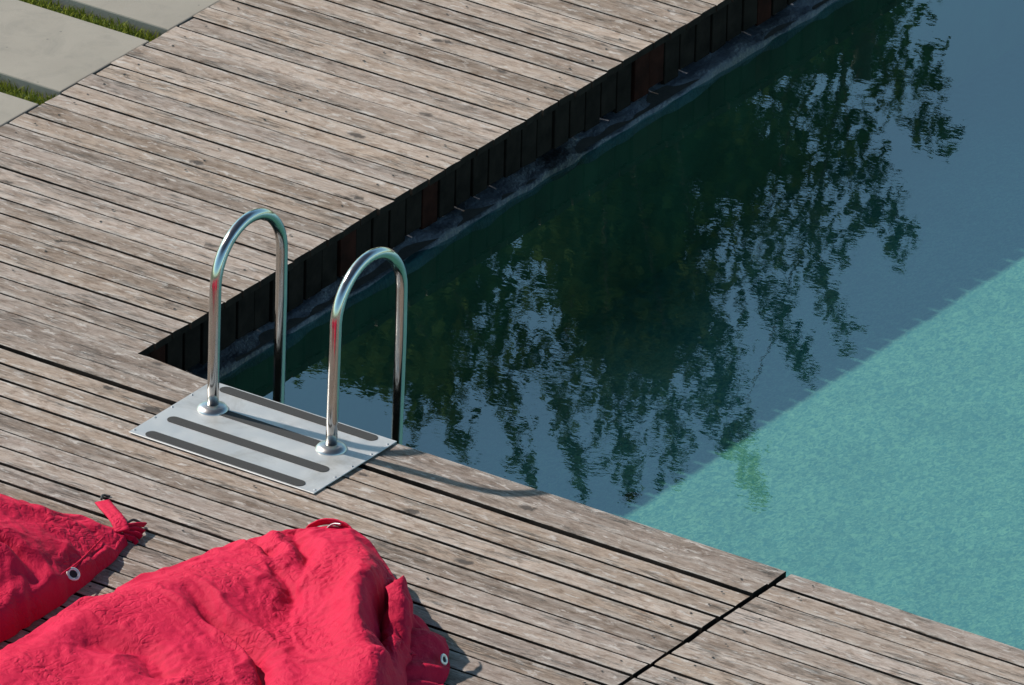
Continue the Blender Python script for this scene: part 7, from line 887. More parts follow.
# draped-cloth offsets from the base shape: height steps along each row (half millimetres), then sideways shifts (millimetres, every third point)
SMALL_BAG_HEIGHT = [
[-42,-7,7,1,-3,-8,7,-6,10,-11,-1,0,8,4,-11,-1,-1,0,-1,0,0,7,-6,8,-8,7,-7,3,-4,11,-4,-7,1,7,-3,5,-8,4,-1,9,-10,0,4,1,-4,-1,9,-9,-1,10,-9,4,1,-2,-5,-4,8,-10,9,-2,-8,-1,0,3,13,-6,18,25,8],
[-48,9,-1,-11,-1,9,-7,0,9,-11,4,-5,0,1,10,-2,-2,-2,-1,-2,-3,8,-9,7,-6,8,-5,-3,0,11,-7,-3,-1,2,5,-6,10,-5,0,3,5,-10,-1,4,-4,0,9,-10,1,8,-8,-2,4,-5,-2,9,-2,-9,10,-11,-3,2,2,-3,15,-2,32,11,5],
[-49,9,-2,-10,7,5,-11,6,1,-8,1,6,-3,-5,10,-8,-2,-1,-1,1,0,9,-9,1,4,-5,10,2,-2,-8,8,-5,4,-6,-2,0,13,2,1,-1,-6,4,-3,-9,0,2,8,-10,6,-6,-1,0,0,1,9,-3,-11,5,5,-10,4,0,-5,-4,14,3,38,5,2],
[-51,10,-3,-8,9,5,-13,-1,1,8,-2,-8,3,-4,9,-8,3,-1,-3,0,1,9,-9,4,-3,-2,1,10,-9,-2,2,10,0,-1,-6,7,-10,2,8,-6,-2,-2,2,2,10,-2,-1,-5,-7,12,2,0,-1,-1,-1,-12,-5,7,5,-4,-4,-7,8,2,-2,13,43,-1,-1],
[-42,0,-9,1,8,5,-14,1,8,-7,-4,6,-5,6,0,-9,5,-5,0,2,6,3,-1,-9,7,0,-7,9,1,-8,5,-7,1,2,10,-10,6,2,-6,0,5,-5,10,3,-10,-6,-1,0,10,1,-3,-5,-1,-1,8,-6,-9,2,9,-11,-4,5,-6,1,22,8,43,-6,-4],
[-43,-10,2,4,4,7,-15,7,1,-9,0,0,10,0,-11,-1,1,8,2,1,-1,-2,-7,5,-7,7,-7,3,9,-1,-11,0,7,-5,7,-7,11,3,-1,-2,-2,-6,11,-2,-11,-1,7,2,2,-4,-8,0,1,6,-1,-10,7,1,-2,-9,3,-6,2,-4,11,36,34,-8,-8],
[-53,14,3,1,0,-12,-6,1,-1,4,9,-2,-12,0,8,-1,0,-6,10,-2,-8,-2,1,5,0,-4,3,11,0,-3,-5,-7,11,-8,-2,8,-2,10,-8,-3,-3,9,2,-5,-8,6,-6,0,6,-7,2,3,4,-1,-11,8,0,-10,-3,0,7,-8,0,-3,12,25,44,-7,-8],
[-40,-6,-1,4,-6,-1,11,-2,-9,11,-8,1,-8,7,-7,-1,0,9,0,-7,6,0,-7,2,2,9,3,-3,-10,-3,1,1,11,-1,-3,-7,3,11,-8,-5,-1,10,-7,-3,3,-4,-1,5,-5,8,4,-2,-2,-9,-1,6,-10,6,-4,4,-1,-5,-7,-1,14,25,45,-7,-9],
[-37,-3,-11,0,1,8,-6,0,0,8,-13,-1,0,10,0,0,0,1,-10,-1,8,-6,10,1,1,-6,3,-8,-3,1,9,3,-1,-10,-1,5,-2,11,-8,4,1,-10,6,-5,2,-4,5,-5,6,3,2,-9,-3,5,2,-10,3,0,0,-2,-7,-2,2,-5,15,24,44,-6,-9],
[-50,-2,1,9,-1,-8,-1,9,3,-6,-8,9,0,0,-10,0,0,1,9,-8,-1,3,10,-8,-2,-2,0,0,9,0,-7,8,-8,-2,8,2,-6,9,-1,-2,-6,4,-8,7,-6,5,-1,-3,-3,3,7,-8,3,-4,5,-10,6,-8,-2,0,3,-4,0,-5,15,23,45,-7,-8],
[-44,-8,10,-4,-3,-4,0,8,0,-8,7,0,-8,-1,1,7,-1,-1,-3,8,-10,11,1,-8,-2,4,1,-4,7,-8,3,-3,7,-8,8,6,-10,-3,0,0,1,6,-1,-7,7,-2,-6,1,7,1,0,-8,5,-3,3,-9,6,-7,1,0,-5,-3,2,-5,15,23,46,-8,-8],
[-41,-11,8,2,-7,-2,-2,5,-5,0,7,-8,9,0,0,-1,-7,0,2,7,-9,8,3,-8,-2,0,1,8,-8,3,-5,0,2,5,-7,9,4,-12,4,-2,5,1,-1,-8,4,-5,7,2,-7,-2,1,0,7,-2,-9,5,1,-2,-3,-2,-3,-2,-1,-6,18,23,46,-8,-9],
[-40,-13,3,1,8,-1,-4,-7,3,6,-10,5,4,-7,-1,6,-8,6,4,-7,-2,1,1,8,-2,-6,-1,9,-6,-2,5,-3,-3,6,-6,4,9,-12,3,4,-1,-7,1,7,-7,6,0,-8,0,3,7,1,-1,-11,2,-3,5,-9,-2,-2,0,1,-6,0,17,24,43,-7,-8],
[-40,-11,10,-2,-6,7,-6,4,1,-2,-9,8,1,-9,3,-4,7,-6,0,3,9,0,-10,1,6,0,-2,-3,7,-10,3,-4,1,6,-6,3,10,-12,2,4,-7,1,8,1,-1,-2,-9,1,7,2,-4,4,-7,-1,4,-2,-7,-3,5,-3,-2,-5,0,-1,17,32,31,-5,-8],
[-53,2,12,-11,7,2,0,-1,-2,-7,-3,9,0,-9,3,0,-3,6,-5,10,2,2,-10,-2,-1,-1,1,7,3,-12,0,0,6,0,-6,4,10,-12,4,0,-5,1,7,-7,-2,0,7,0,-7,1,0,7,0,-1,-9,-2,-1,5,-7,-2,-1,1,-6,5,20,34,24,-6,-8],
[-53,13,-7,3,-7,-2,0,-1,0,0,1,9,-8,-3,1,4,-4,1,8,0,-7,2,10,-2,-3,-8,2,6,2,-10,7,-2,-6,0,0,4,10,-13,1,-1,0,1,8,-4,-7,7,3,-1,-8,1,0,0,6,-8,5,-1,-1,-5,-5,3,0,-8,-2,10,22,34,18,-7,-8],
[-53,12,-8,-2,5,-7,4,0,4,1,0,-9,6,-1,-5,0,5,1,-7,0,6,6,-10,-2,2,1,7,-1,-8,1,8,-8,-3,3,2,1,8,-11,9,0,0,-2,-9,0,0,2,7,-7,-1,6,1,-1,-7,5,1,-3,-8,-2,4,-1,-6,2,-6,16,28,27,13,-8,-8],
[-53,11,-8,-2,5,-6,4,2,-3,2,-5,7,-1,-6,5,1,-1,-6,1,8,4,-1,-12,1,8,2,-3,-8,1,10,0,-3,-6,0,1,9,-7,-2,11,-2,-1,-9,6,1,0,-1,0,-8,7,-4,-1,-1,7,-1,-7,-4,5,-1,-4,-5,7,-8,0,26,26,18,10,-6,-10],
[-53,9,-7,-2,6,-6,0,0,4,-5,0,10,-9,3,1,0,-5,0,8,5,-3,-8,10,-3,-7,5,-7,-1,7,4,-7,6,1,1,1,0,-9,3,8,-10,5,1,1,-7,2,-4,-2,9,-6,-1,1,6,-1,-9,-2,6,-1,-3,-7,-1,9,-9,8,31,20,5,8,-2,-7],
[-53,8,-5,2,-4,7,-7,-2,0,4,-4,11,-9,-3,0,1,0,9,1,-7,-3,1,13,-8,-3,-2,-1,8,1,0,-10,0,0,0,1,0,3,11,-8,-4,-2,4,6,-3,-3,-5,8,7,-2,-6,5,-7,-4,4,3,-3,-5,-1,-4,-2,8,-8,18,33,-1,2,5,6,-1],
[-52,6,0,-6,1,8,-2,-2,-2,-5,0,12,-8,0,5,2,-1,-1,-8,2,-3,0,16,-2,-2,-1,-2,-8,6,-6,-2,5,-3,3,-3,-1,13,-7,-2,-3,-1,2,6,-8,0,6,7,-5,0,4,0,-10,1,5,-9,-2,2,-5,-2,9,-7,1,33,15,-2,10,5,-2,0],
[-53,1,0,-1,8,2,-7,-3,0,2,-2,13,-2,1,-1,-3,-8,-1,0,2,4,-5,15,-8,2,0,-1,-10,0,2,8,-3,-1,1,5,-10,4,7,-2,-2,-6,6,-9,9,2,2,-6,1,-4,-1,0,1,8,-9,-5,2,-5,1,7,-2,-9,25,-1,23,10,-1,14,-5,-2],
[-52,6,-3,-3,6,0,-7,0,3,-4,2,11,0,-8,-4,-1,7,2,1,0,-7,-1,14,-10,-5,-1,-1,11,3,1,1,0,0,1,1,-11,-4,-2,2,2,6,-2,-9,10,-5,3,-6,0,1,4,-3,8,-4,-8,1,-4,7,2,1,-13,18,4,-6,19,21,-1,15,-6,-3],
[-52,7,-5,-2,4,-4,1,7,-6,-1,0,10,-8,-5,5,-4,0,0,7,-7,1,3,11,-3,-2,-11,6,-3,7,-6,-3,0,1,0,2,10,-1,-10,5,1,-6,-4,9,-5,2,-5,3,7,-1,-5,-1,7,-10,-2,4,-3,6,3,-13,16,2,-9,3,16,24,1,16,-6,-4],
[-53,9,-6,-3,0,1,10,-6,5,0,0,-10,-1,9,1,-1,-1,-8,0,0,12,3,1,-4,-7,5,-10,6,2,-8,-1,3,-3,4,0,-4,12,-7,-3,3,-5,2,8,-6,-2,4,6,-5,-4,1,8,-8,1,0,-4,2,6,-13,15,1,-9,-4,6,16,26,4,16,-7,-5],
[-52,9,-7,1,-3,9,0,-9,-2,1,-1,0,11,-7,-3,0,1,5,-2,-4,11,-3,-7,-2,0,1,9,-10,-1,1,7,-4,4,-6,-2,1,1,11,-1,-10,-2,4,7,-6,0,7,-2,-6,5,3,2,-5,-9,4,-1,7,-14,7,11,-9,-2,-6,7,15,26,13,12,-7,-8],
[-53,10,-5,-1,1,7,-3,-9,1,6,1,-4,8,-3,-10,0,4,2,-6,2,9,-9,-2,6,0,-5,9,4,-7,7,0,-1,0,-1,-7,4,-2,-8,2,9,1,-5,7,-6,5,-7,-2,3,-1,7,-3,-7,5,-4,7,-13,10,6,-3,-6,-9,-1,11,22,13,21,2,-6,-3],
[-53,11,0,1,1,-1,-11,7,1,-5,-1,7,-5,4,-10,5,-3,-1,0,9,0,-10,2,7,-7,3,-3,11,2,-10,-4,-1,0,1,9,-9,-2,2,-2,-1,5,12,1,-1,-2,-9,-1,4,5,-9,0,7,1,-1,-13,13,3,-6,-3,-9,3,-4,12,21,27,-2,1,1,0],
[-53,9,-4,4,-7,-2,1,10,-4,2,-1,-7,1,7,-9,0,6,2,-5,6,-10,0,4,7,-6,-4,9,-7,4,-7,6,-7,3,0,-4,11,-6,3,1,-3,5,-10,1,1,1,1,11,1,-10,2,6,1,-4,-11,13,2,-4,-4,-11,6,-2,-4,12,25,18,9,1,-5,-1],
[-53,7,-5,-1,6,-7,9,1,-6,-2,-2,1,7,0,-8,5,-2,8,-1,-10,0,8,4,-9,-3,9,-7,-3,0,7,2,-10,0,-1,0,11,0,-2,-4,6,-10,4,-2,8,1,6,-3,-8,2,10,-3,-11,-3,13,-1,-12,-3,-2,10,-7,-1,-2,15,23,5,10,16,-6,-4],
[-54,1,3,8,-2,-9,8,1,-1,0,-8,7,0,-6,-1,8,3,-2,-9,0,7,-3,8,-10,6,2,-9,3,8,-1,-10,-1,7,-1,-6,6,-9,1,8,-9,1,7,-4,6,7,-5,-5,6,5,-1,-12,2,10,-3,-14,3,1,3,1,-4,-8,1,19,7,11,23,10,-7,-4],
[-39,-5,6,-6,0,-9,5,-4,1,7,-9,5,-4,5,-3,3,5,-11,0,8,-5,6,-7,-3,0,0,4,10,-8,-4,-1,8,-5,4,1,-11,7,1,-8,7,3,-6,2,8,0,-8,7,3,-7,-3,11,3,-6,-13,2,-1,-3,7,-3,-6,8,1,-4,13,17,28,7,-8,-3],
[-45,7,0,-2,-12,-2,1,0,8,1,-9,0,1,1,10,-1,-9,5,1,-7,6,-6,1,7,-2,-6,11,-6,-3,-3,8,0,-3,-7,-1,10,-1,-9,1,4,7,-8,7,1,-6,3,5,-7,2,9,4,-10,-11,6,-3,-6,6,0,-8,0,6,-5,3,15,19,29,5,-10,-2],
[-46,3,-1,-8,1,11,0,-1,-8,-1,0,9,2,0,-10,-3,-2,8,0,-8,0,1,10,1,-3,-8,11,-3,-3,-6,9,-7,1,-5,10,-1,-8,9,4,0,1,-10,-1,1,2,6,-5,7,5,3,-6,-14,5,-2,-8,0,6,-8,6,0,-6,-2,9,13,26,23,5,-10,-4],
[-54,0,0,12,2,1,2,2,-9,-1,1,6,-9,-2,6,-4,-7,5,-4,9,3,-1,-9,2,6,-10,10,-7,-3,-1,10,-8,-3,9,3,-10,9,1,-5,6,0,-9,7,-1,-1,1,2,3,7,-14,-5,9,-4,-9,3,2,-8,-1,6,-5,3,-6,15,11,29,16,2,-9,-2],
[-43,-1,-5,6,-7,-1,1,2,10,1,1,-11,3,-10,0,0,0,2,2,4,6,-11,-2,1,9,-9,6,-5,1,8,-6,6,-2,-9,12,2,-3,-11,0,0,3,2,11,-3,6,2,-1,-2,-15,0,8,-9,-5,7,-1,-9,0,7,-7,3,-4,-2,17,14,30,9,0,-6,-2],
[-43,-6,6,-3,-6,-1,8,-10,0,1,2,10,-1,-9,11,1,2,0,0,-1,-9,-4,9,0,-10,1,4,5,8,-1,-3,-11,-3,2,4,11,-13,-1,2,-1,12,5,2,0,-3,-12,-4,1,9,2,-11,-5,-2,4,-8,7,0,-1,-3,-5,5,-6,18,18,30,-1,-1,0,-2],
[-49,-4,0,-1,1,4,6,-11,0,9,-1,-9,1,3,12,-7,4,-7,-3,-2,1,1,10,-8,1,12,4,2,-11,-9,-1,0,9,-4,3,9,-13,-1,3,-2,6,6,-10,-2,0,2,6,8,1,-3,-5,-5,-3,-10,6,1,-9,-2,0,6,1,-7,17,29,15,7,2,-5,-4],
[-44,-8,2,6,3,-2,-10,-1,10,-7,-3,0,5,10,0,-3,-9,-2,0,4,10,2,-9,5,7,-7,9,-12,-8,4,5,1,-8,10,2,3,-13,0,0,1,8,-8,1,4,10,1,0,-6,-11,-4,-2,-1,1,8,-1,-4,-10,0,1,8,-1,-6,27,5,22,6,11,-7,-5],
[-53,10,2,0,-1,-9,-3,11,0,-10,1,8,5,-10,-3,-2,0,2,3,8,-6,1,12,2,-8,6,-2,-15,0,9,2,-4,-10,1,1,1,12,1,0,-1,-7,9,5,3,-11,-6,-3,-2,2,5,2,-1,-1,-9,0,-8,4,-4,3,8,-9,16,-4,24,9,11,18,-6,-9],
[-53,0,0,-1,3,4,-7,13,0,-12,8,2,2,-11,-1,2,7,3,-1,-7,-2,0,12,-8,-3,-1,-2,-2,16,2,0,-12,-6,1,1,0,8,-2,10,-7,8,4,1,1,-6,-13,-1,7,2,-3,1,-11,-3,4,-8,6,-4,7,-1,-7,15,2,-7,25,11,16,9,-4,-7],
[-42,0,-2,-10,6,-6,10,4,0,-3,-12,0,1,10,-8,4,-2,6,-6,-2,1,3,-3,3,10,-2,-1,0,-1,-9,13,-5,-3,-7,-2,0,2,7,-3,9,0,-5,7,-3,-9,8,-2,-5,7,-1,-12,4,-1,-6,5,2,0,-1,-9,14,5,-10,2,19,21,12,3,-2,-3],
[-39,-8,-5,9,-7,0,7,-8,1,8,-10,3,-1,-4,10,-8,-2,8,-8,2,2,1,2,9,-1,-13,6,-3,-3,0,18,7,-3,-6,-4,-4,-3,-10,-1,1,2,8,1,-8,10,-1,-7,2,4,-9,7,-9,2,7,-2,-2,-6,-4,7,16,-7,-7,5,16,22,0,3,5,2],
[-53,2,11,2,-1,-1,-1,-12,3,9,-8,0,3,-8,0,11,-4,-7,12,2,2,2,0,-3,-17,-4,11,-6,0,8,7,8,9,-9,-2,-11,-4,-1,6,0,-2,-8,-3,9,5,-9,-4,-1,0,8,6,-12,5,-7,-4,-1,2,1,17,2,-6,-9,12,14,8,1,21,-3,2],
[-49,10,1,-10,-1,-1,4,-7,8,5,-1,-1,-1,-10,-1,0,11,-5,5,-8,4,10,-3,-14,3,1,1,-7,29,9,-18,6,5,5,0,-4,-3,-2,-1,-3,-4,-5,-8,3,11,-3,-4,-6,1,2,8,-6,-9,-2,1,5,0,-5,14,1,-10,-3,-3,15,5,8,33,-6,0],
[-43,-6,10,-9,-3,1,-4,7,2,0,-7,0,8,-3,-4,2,-6,11,-8,10,0,-1,-11,6,-1,2,-8,12,12,-4,-4,1,6,4,6,2,-7,-2,2,3,0,0,-1,1,3,-2,-2,-2,-1,-1,2,-3,-5,-3,-1,0,-6,5,-6,7,-9,-4,-4,1,8,25,32,-8,-2],
[-54,4,10,-8,-2,-2,-2,0,2,1,7,-9,6,2,-2,-8,9,-6,10,-10,-1,-2,2,3,-6,10,-1,-4,4,16,3,-5,-4,2,7,4,-1,2,0,2,1,0,0,1,2,0,-3,-1,-1,-1,0,-3,-3,-2,1,1,-1,-3,-3,1,-2,-3,-1,-3,-6,19,44,-8,-5],
[-54,2,12,-1,0,0,-1,-5,6,0,-11,-2,0,6,-7,11,5,-2,-12,-3,7,1,0,-8,-1,11,-7,7,5,-1,5,11,-10,1,1,-2,4,2,1,0,1,3,-2,0,4,3,-5,-1,-1,0,3,-1,-4,-7,5,1,-3,-8,-1,2,-6,-3,5,2,2,5,50,-8,-7],
[-44,1,-1,-8,2,6,-3,3,-8,-1,1,8,-2,-9,11,2,-14,-1,2,6,-3,1,-1,0,7,0,-2,-7,3,14,7,-5,-1,8,3,1,-5,-6,-1,-1,2,3,2,9,1,1,0,1,-2,0,-1,-1,-2,-2,-1,-1,-7,-1,-4,-6,0,-4,0,4,-2,18,47,-8,-9],
[-44,-7,-4,2,6,1,-6,-2,5,-1,6,-11,1,11,-1,-14,4,10,2,1,1,1,0,-2,-16,-3,0,12,-3,0,16,5,-4,1,0,2,1,0,1,1,2,3,0,-1,-6,2,3,0,0,1,2,-3,-5,-2,-2,1,1,-9,-4,3,-6,5,-1,-7,8,19,39,-7,-8],
[-44,-7,4,0,-1,-6,-1,7,-2,6,-12,8,2,-7,-4,12,2,-10,-3,-1,0,1,0,-2,-1,11,-4,6,-7,9,8,6,4,2,0,2,1,-2,0,2,1,1,0,-1,-1,3,0,-5,-4,-4,-1,-1,5,10,1,-15,-5,-4,-3,-1,0,1,-2,4,10,16,29,-7,-6],
[-44,-3,-8,0,0,0,8,-4,6,-10,-1,7,-7,-1,13,3,-3,-3,-4,-8,-1,4,1,-5,6,13,1,1,-1,-2,-4,-8,13,5,3,4,6,0,0,0,3,3,1,1,1,-1,1,-2,-4,-3,-2,-10,-4,6,5,5,-7,-4,-4,0,5,4,-7,2,11,21,12,-6,-4],
[-53,-2,0,6,3,2,-7,6,-9,-2,0,7,-5,12,2,-4,-4,-6,-6,6,-6,4,0,-3,13,-5,4,-1,-2,-10,-2,4,9,0,-5,-3,14,3,3,2,5,4,2,-1,0,1,-9,-4,-5,-1,2,4,8,7,2,8,-7,-5,-5,-5,-10,5,7,-1,12,26,-2,0,-3],
[-55,4,0,-4,2,10,-2,-9,-2,0,8,-2,11,-5,-11,-4,-1,0,7,0,-7,-1,2,1,5,7,-14,1,-1,8,0,0,-7,5,-11,10,0,-9,5,5,-4,13,5,-6,1,2,11,-2,-3,-8,10,6,3,-3,13,-4,-7,-13,-7,-3,5,0,5,6,20,18,5,-7,-2],
[-50,-3,-1,8,1,-10,-1,1,2,3,9,3,-15,-5,-1,9,1,1,-7,-2,-1,7,4,3,-3,-10,-2,11,1,-3,-8,4,-7,0,10,-1,-12,9,0,-10,10,5,4,3,5,3,0,-1,-1,-2,-14,15,1,2,-9,11,1,-5,-3,-1,-6,2,3,17,14,11,13,-10,-3],
[-40,-2,-2,-11,-1,4,11,2,1,1,-3,-15,-2,3,-4,10,1,1,1,0,0,1,-1,-3,-11,7,-3,8,-10,-2,5,-5,2,9,-9,-2,9,-10,5,2,-3,-10,1,4,10,8,-8,4,-3,-11,17,-4,-12,4,12,2,-2,-9,12,6,-1,1,4,7,4,6,29,-8,-7],
[-46,-1,-9,0,12,5,1,-2,-3,-9,-6,1,7,-8,1,8,-6,-2,-1,6,2,-7,-2,-1,1,12,0,-10,-2,5,-5,10,0,-7,-3,9,-8,-2,2,7,-10,0,2,-4,4,13,-7,5,-15,10,9,-13,-2,12,-9,4,1,-5,17,1,-9,-1,2,9,3,19,25,-5,-5],
[-55,-1,10,2,-6,8,-3,-10,-2,1,8,0,-8,-2,9,1,-2,-2,-1,-7,0,7,-7,2,10,-10,-1,-1,8,-7,8,1,-8,-1,10,0,-10,6,3,-5,7,-1,-8,1,-1,13,-2,-12,-3,17,4,-2,0,-2,-15,1,1,13,8,-7,8,-3,-4,-4,15,24,11,-3,-1],
[-54,9,-1,-7,8,-2,-10,8,1,1,1,-8,-2,4,2,-8,0,-1,1,6,-7,0,8,-4,8,-12,0,7,2,-9,6,-5,3,-3,11,-10,3,-5,3,9,0,-7,5,-8,11,-9,-2,-2,15,-7,4,-4,11,-3,-12,9,5,-2,8,0,-9,-4,2,19,7,3,16,0,1],
[-42,-3,-11,9,-8,-2,1,7,-6,1,7,-1,-1,-1,-2,-6,7,-1,-3,5,-3,-5,11,1,-10,-3,8,-6,0,4,-6,6,-7,3,10,-11,3,-3,1,9,-7,-3,2,11,-1,-10,6,-7,13,-9,-3,2,14,-8,-3,3,5,9,-3,-10,6,-6,19,-6,3,12,6,13,0],
[-46,-9,-1,1,1,9,0,-9,-3,2,6,-5,-1,-2,-1,9,-1,0,-1,0,-8,9,5,-2,-11,2,6,-7,1,-3,8,-2,-6,9,4,-13,0,3,7,-9,0,4,8,-11,-1,11,-1,-9,5,6,-11,-1,17,1,2,3,-3,-9,-5,13,-5,-3,18,-7,0,7,9,23,-3],
[-55,11,1,0,0,-9,-1,6,-4,-5,6,1,-7,1,7,-1,-7,-2,0,1,6,-6,11,-2,-10,7,-3,1,-6,8,1,-8,8,2,0,-12,1,9,-5,-3,5,8,-5,-8,11,-10,0,1,10,-7,-3,13,-12,3,3,10,-10,4,-5,13,-7,-2,17,-9,0,4,10,30,-6],
[-45,-2,4,-3,-2,-6,-2,1,8,-2,-5,7,-5,7,-4,-8,0,3,6,0,-3,-7,12,-4,-9,3,5,-7,5,3,-7,6,1,-9,0,11,-1,-10,1,3,11,-10,-4,8,5,-11,7,3,-9,3,13,-4,-11,5,-1,5,-7,9,-7,14,-6,-4,16,-9,-1,3,11,30,-4],
[-49,7,-7,-5,-1,-1,1,5,-5,-1,8,5,1,-3,-12,7,4,1,-3,-1,-9,9,0,-8,3,-4,7,-7,4,3,-8,0,0,2,12,-2,-12,1,5,9,-11,3,0,-2,11,-12,-1,1,13,5,-9,3,-3,-8,6,-6,11,-8,14,-4,-8,18,0,-4,-7,3,12,28,-1],
[-53,9,-5,-6,4,0,1,-3,3,-2,-4,4,9,-10,2,-1,8,-9,-3,3,-4,10,-8,-2,0,6,-6,3,-4,5,-5,1,10,6,-14,-3,10,2,1,-2,-11,1,0,8,7,-10,11,-4,9,-6,-10,-1,6,-7,0,13,-10,12,-2,-7,5,15,-10,3,-2,-3,25,16,-1],
[-50,-1,7,-11,3,0,-3,0,4,-4,0,2,9,-5,-7,4,8,-12,3,-5,2,12,-2,-2,0,-1,-9,5,-4,-1,3,10,4,-2,-13,9,-2,-8,-1,1,8,-1,-1,-3,14,3,-10,11,-4,-12,1,-3,6,-5,13,-11,11,-2,-7,2,11,10,-11,0,-6,16,21,11,-5],
[-54,8,2,-11,0,0,0,4,-4,-1,7,-3,6,-10,6,1,5,-13,7,3,4,-2,-11,-1,1,5,-7,2,2,9,5,0,-3,-11,9,-3,-10,3,-2,8,1,-3,-4,3,5,11,-13,9,-12,-1,0,0,2,14,-13,9,-5,-3,4,0,9,12,-12,-6,4,6,31,8,-7],
[-54,10,-2,-8,6,0,-5,0,-1,1,1,7,-11,3,9,0,-9,-4,1,2,11,-11,-3,5,-3,0,9,4,2,-2,-9,-4,-1,-1,13,-12,1,-3,6,2,-7,1,2,7,15,-15,4,-9,8,3,1,-5,9,-6,-9,11,0,1,-7,5,17,-2,-4,-3,-7,8,35,3,-6],
[-48,5,-8,-2,6,-5,5,1,1,0,0,-9,-1,11,-8,-1,-2,9,-1,-7,11,-11,-1,8,2,1,2,-1,-2,-10,0,6,0,-7,11,-1,-10,6,-2,-5,12,5,-6,12,-13,-5,0,10,0,-4,0,10,-5,-8,7,-2,-4,12,6,3,2,-10,-4,7,-2,4,37,-1,-6],
[-54,1,10,0,-9,-2,-1,0,1,4,4,-10,11,0,-10,0,3,8,-8,-2,11,-9,5,1,-2,-5,-1,0,0,8,-3,4,-11,-1,4,11,-3,-4,-9,10,8,-8,10,-12,-1,12,1,-8,-1,4,-6,10,-8,5,-1,-3,4,-1,12,6,0,-7,-10,4,-1,13,36,-5,-5],
[-46,-8,9,4,-1,-3,-2,-3,-5,9,-8,6,5,-8,-5,2,9,0,-11,2,11,-1,-3,-9,0,1,0,2,9,4,-1,-12,0,7,0,-9,8,-9,5,3,6,-13,1,15,-12,11,2,-1,-2,-5,-5,10,-7,5,3,2,-2,5,12,5,-6,-5,-3,-11,3,25,29,-8,-6],
[-52,7,-9,6,6,-8,2,-7,0,3,5,-7,9,-9,-1,6,8,-13,6,4,0,-8,-4,9,1,0,-5,6,1,-6,-4,2,8,-12,-4,12,-9,8,-2,8,-11,-1,6,13,-15,2,0,1,-1,0,10,-8,4,3,4,1,4,8,14,-12,-11,-6,11,-3,-6,15,33,-4,-8],
[-51,6,-9,8,3,-9,-3,8,2,2,-9,6,1,-11,10,5,-6,-8,10,-2,-9,0,9,-5,0,6,1,-1,-6,3,-3,11,-12,-4,5,6,-12,10,3,-10,0,2,7,11,-15,6,1,-5,7,4,3,-9,-1,1,4,7,8,17,-10,-11,-4,-1,9,2,-2,1,31,0,-8],
[-46,1,-9,5,-3,8,-9,-1,4,9,-7,3,-10,11,4,-7,-8,9,-7,-1,-2,11,-6,-2,4,-5,1,1,6,-1,-4,13,-5,-2,-1,2,-14,10,-7,8,-1,-2,16,-12,-5,3,6,-5,8,-1,8,-3,0,2,1,-3,23,-9,-3,9,-5,-9,5,-5,-2,21,11,7,-8],
[-46,0,-8,0,0,9,-1,-9,10,7,-5,-12,8,7,-8,-7,7,4,-9,3,-2,7,-9,5,-6,1,5,6,0,-9,11,1,-3,-5,-8,13,-14,1,12,-6,-2,16,-8,-5,10,-7,-1,1,4,2,8,-5,-8,10,7,0,4,-10,16,-3,-5,-8,0,1,13,2,6,19,-7],
[-48,-5,7,-2,-7,11,-2,-9,11,5,-13,-3,8,6,-8,-2,-2,10,-6,-6,10,-5,3,-8,1,12,2,-1,-11,8,-1,2,-2,-4,-9,16,-11,11,-3,-9,15,-6,-5,8,-4,4,-4,3,4,6,-11,-4,5,4,11,-2,-12,17,-3,-3,-6,9,4,-7,1,5,21,10,-6],
[-54,2,5,-7,0,10,-6,-5,12,4,-14,-1,4,9,-6,-7,3,9,-10,-2,10,0,-9,0,10,-4,-1,2,-7,6,5,-1,-6,-9,14,6,-4,-13,-1,15,-1,-5,-4,11,-7,1,4,8,0,-9,0,17,1,-1,-2,-14,13,1,-4,-7,9,5,-5,4,-6,9,25,4,-6],
[-53,7,-8,3,-2,8,-2,-7,4,11,-14,-1,4,9,-11,0,4,7,-11,-2,9,-4,-5,10,1,-7,-2,-1,11,-1,-6,3,-9,11,5,-1,-15,-1,11,1,-1,-8,14,-6,4,3,2,-3,-5,5,16,-12,-3,-2,-3,16,0,-9,-2,5,9,-8,6,-5,-2,13,27,-1,-6],
[-44,-9,1,-2,7,-4,-1,5,-5,12,-12,-3,11,-5,-5,9,2,4,-13,-2,5,4,-9,10,-1,-8,0,11,-7,-3,-1,0,13,4,0,-16,6,3,-2,-2,-6,16,0,-7,-1,-2,1,2,4,18,-11,-4,-1,7,-9,11,-2,-6,5,11,-5,-8,7,-3,-3,15,29,-6,-5],
[-44,-10,0,0,7,0,0,2,-9,14,-11,4,-3,8,-11,8,-3,8,-11,1,6,-1,-9,11,-9,-2,11,1,-9,-1,3,6,10,-6,-2,-12,11,-3,-8,1,16,5,-1,-1,1,1,-4,-4,16,-9,4,-5,-6,11,-11,1,0,12,6,-3,-10,5,-5,0,2,17,29,-10,-5],
[-50,-3,6,-1,-6,1,2,5,-8,14,-4,-8,1,9,-9,4,-4,11,-7,1,5,-12,8,-6,-2,4,9,-8,-4,7,10,4,-6,-1,-13,11,-8,-1,12,5,-4,-8,0,0,1,15,-6,11,-1,-2,-12,-4,8,-5,3,9,-6,12,-1,-11,0,1,4,-1,0,22,21,-6,-8],
[-45,0,-1,-8,0,2,6,-2,-6,13,-4,-8,2,11,-9,-3,0,13,0,2,-14,6,-4,0,7,3,-2,-11,13,6,0,-1,-2,-12,9,-5,8,5,2,-12,-4,3,-2,-3,16,8,2,-2,-2,-11,2,1,-7,10,5,-6,2,6,-11,7,3,0,-6,-3,6,15,23,-3,-8],
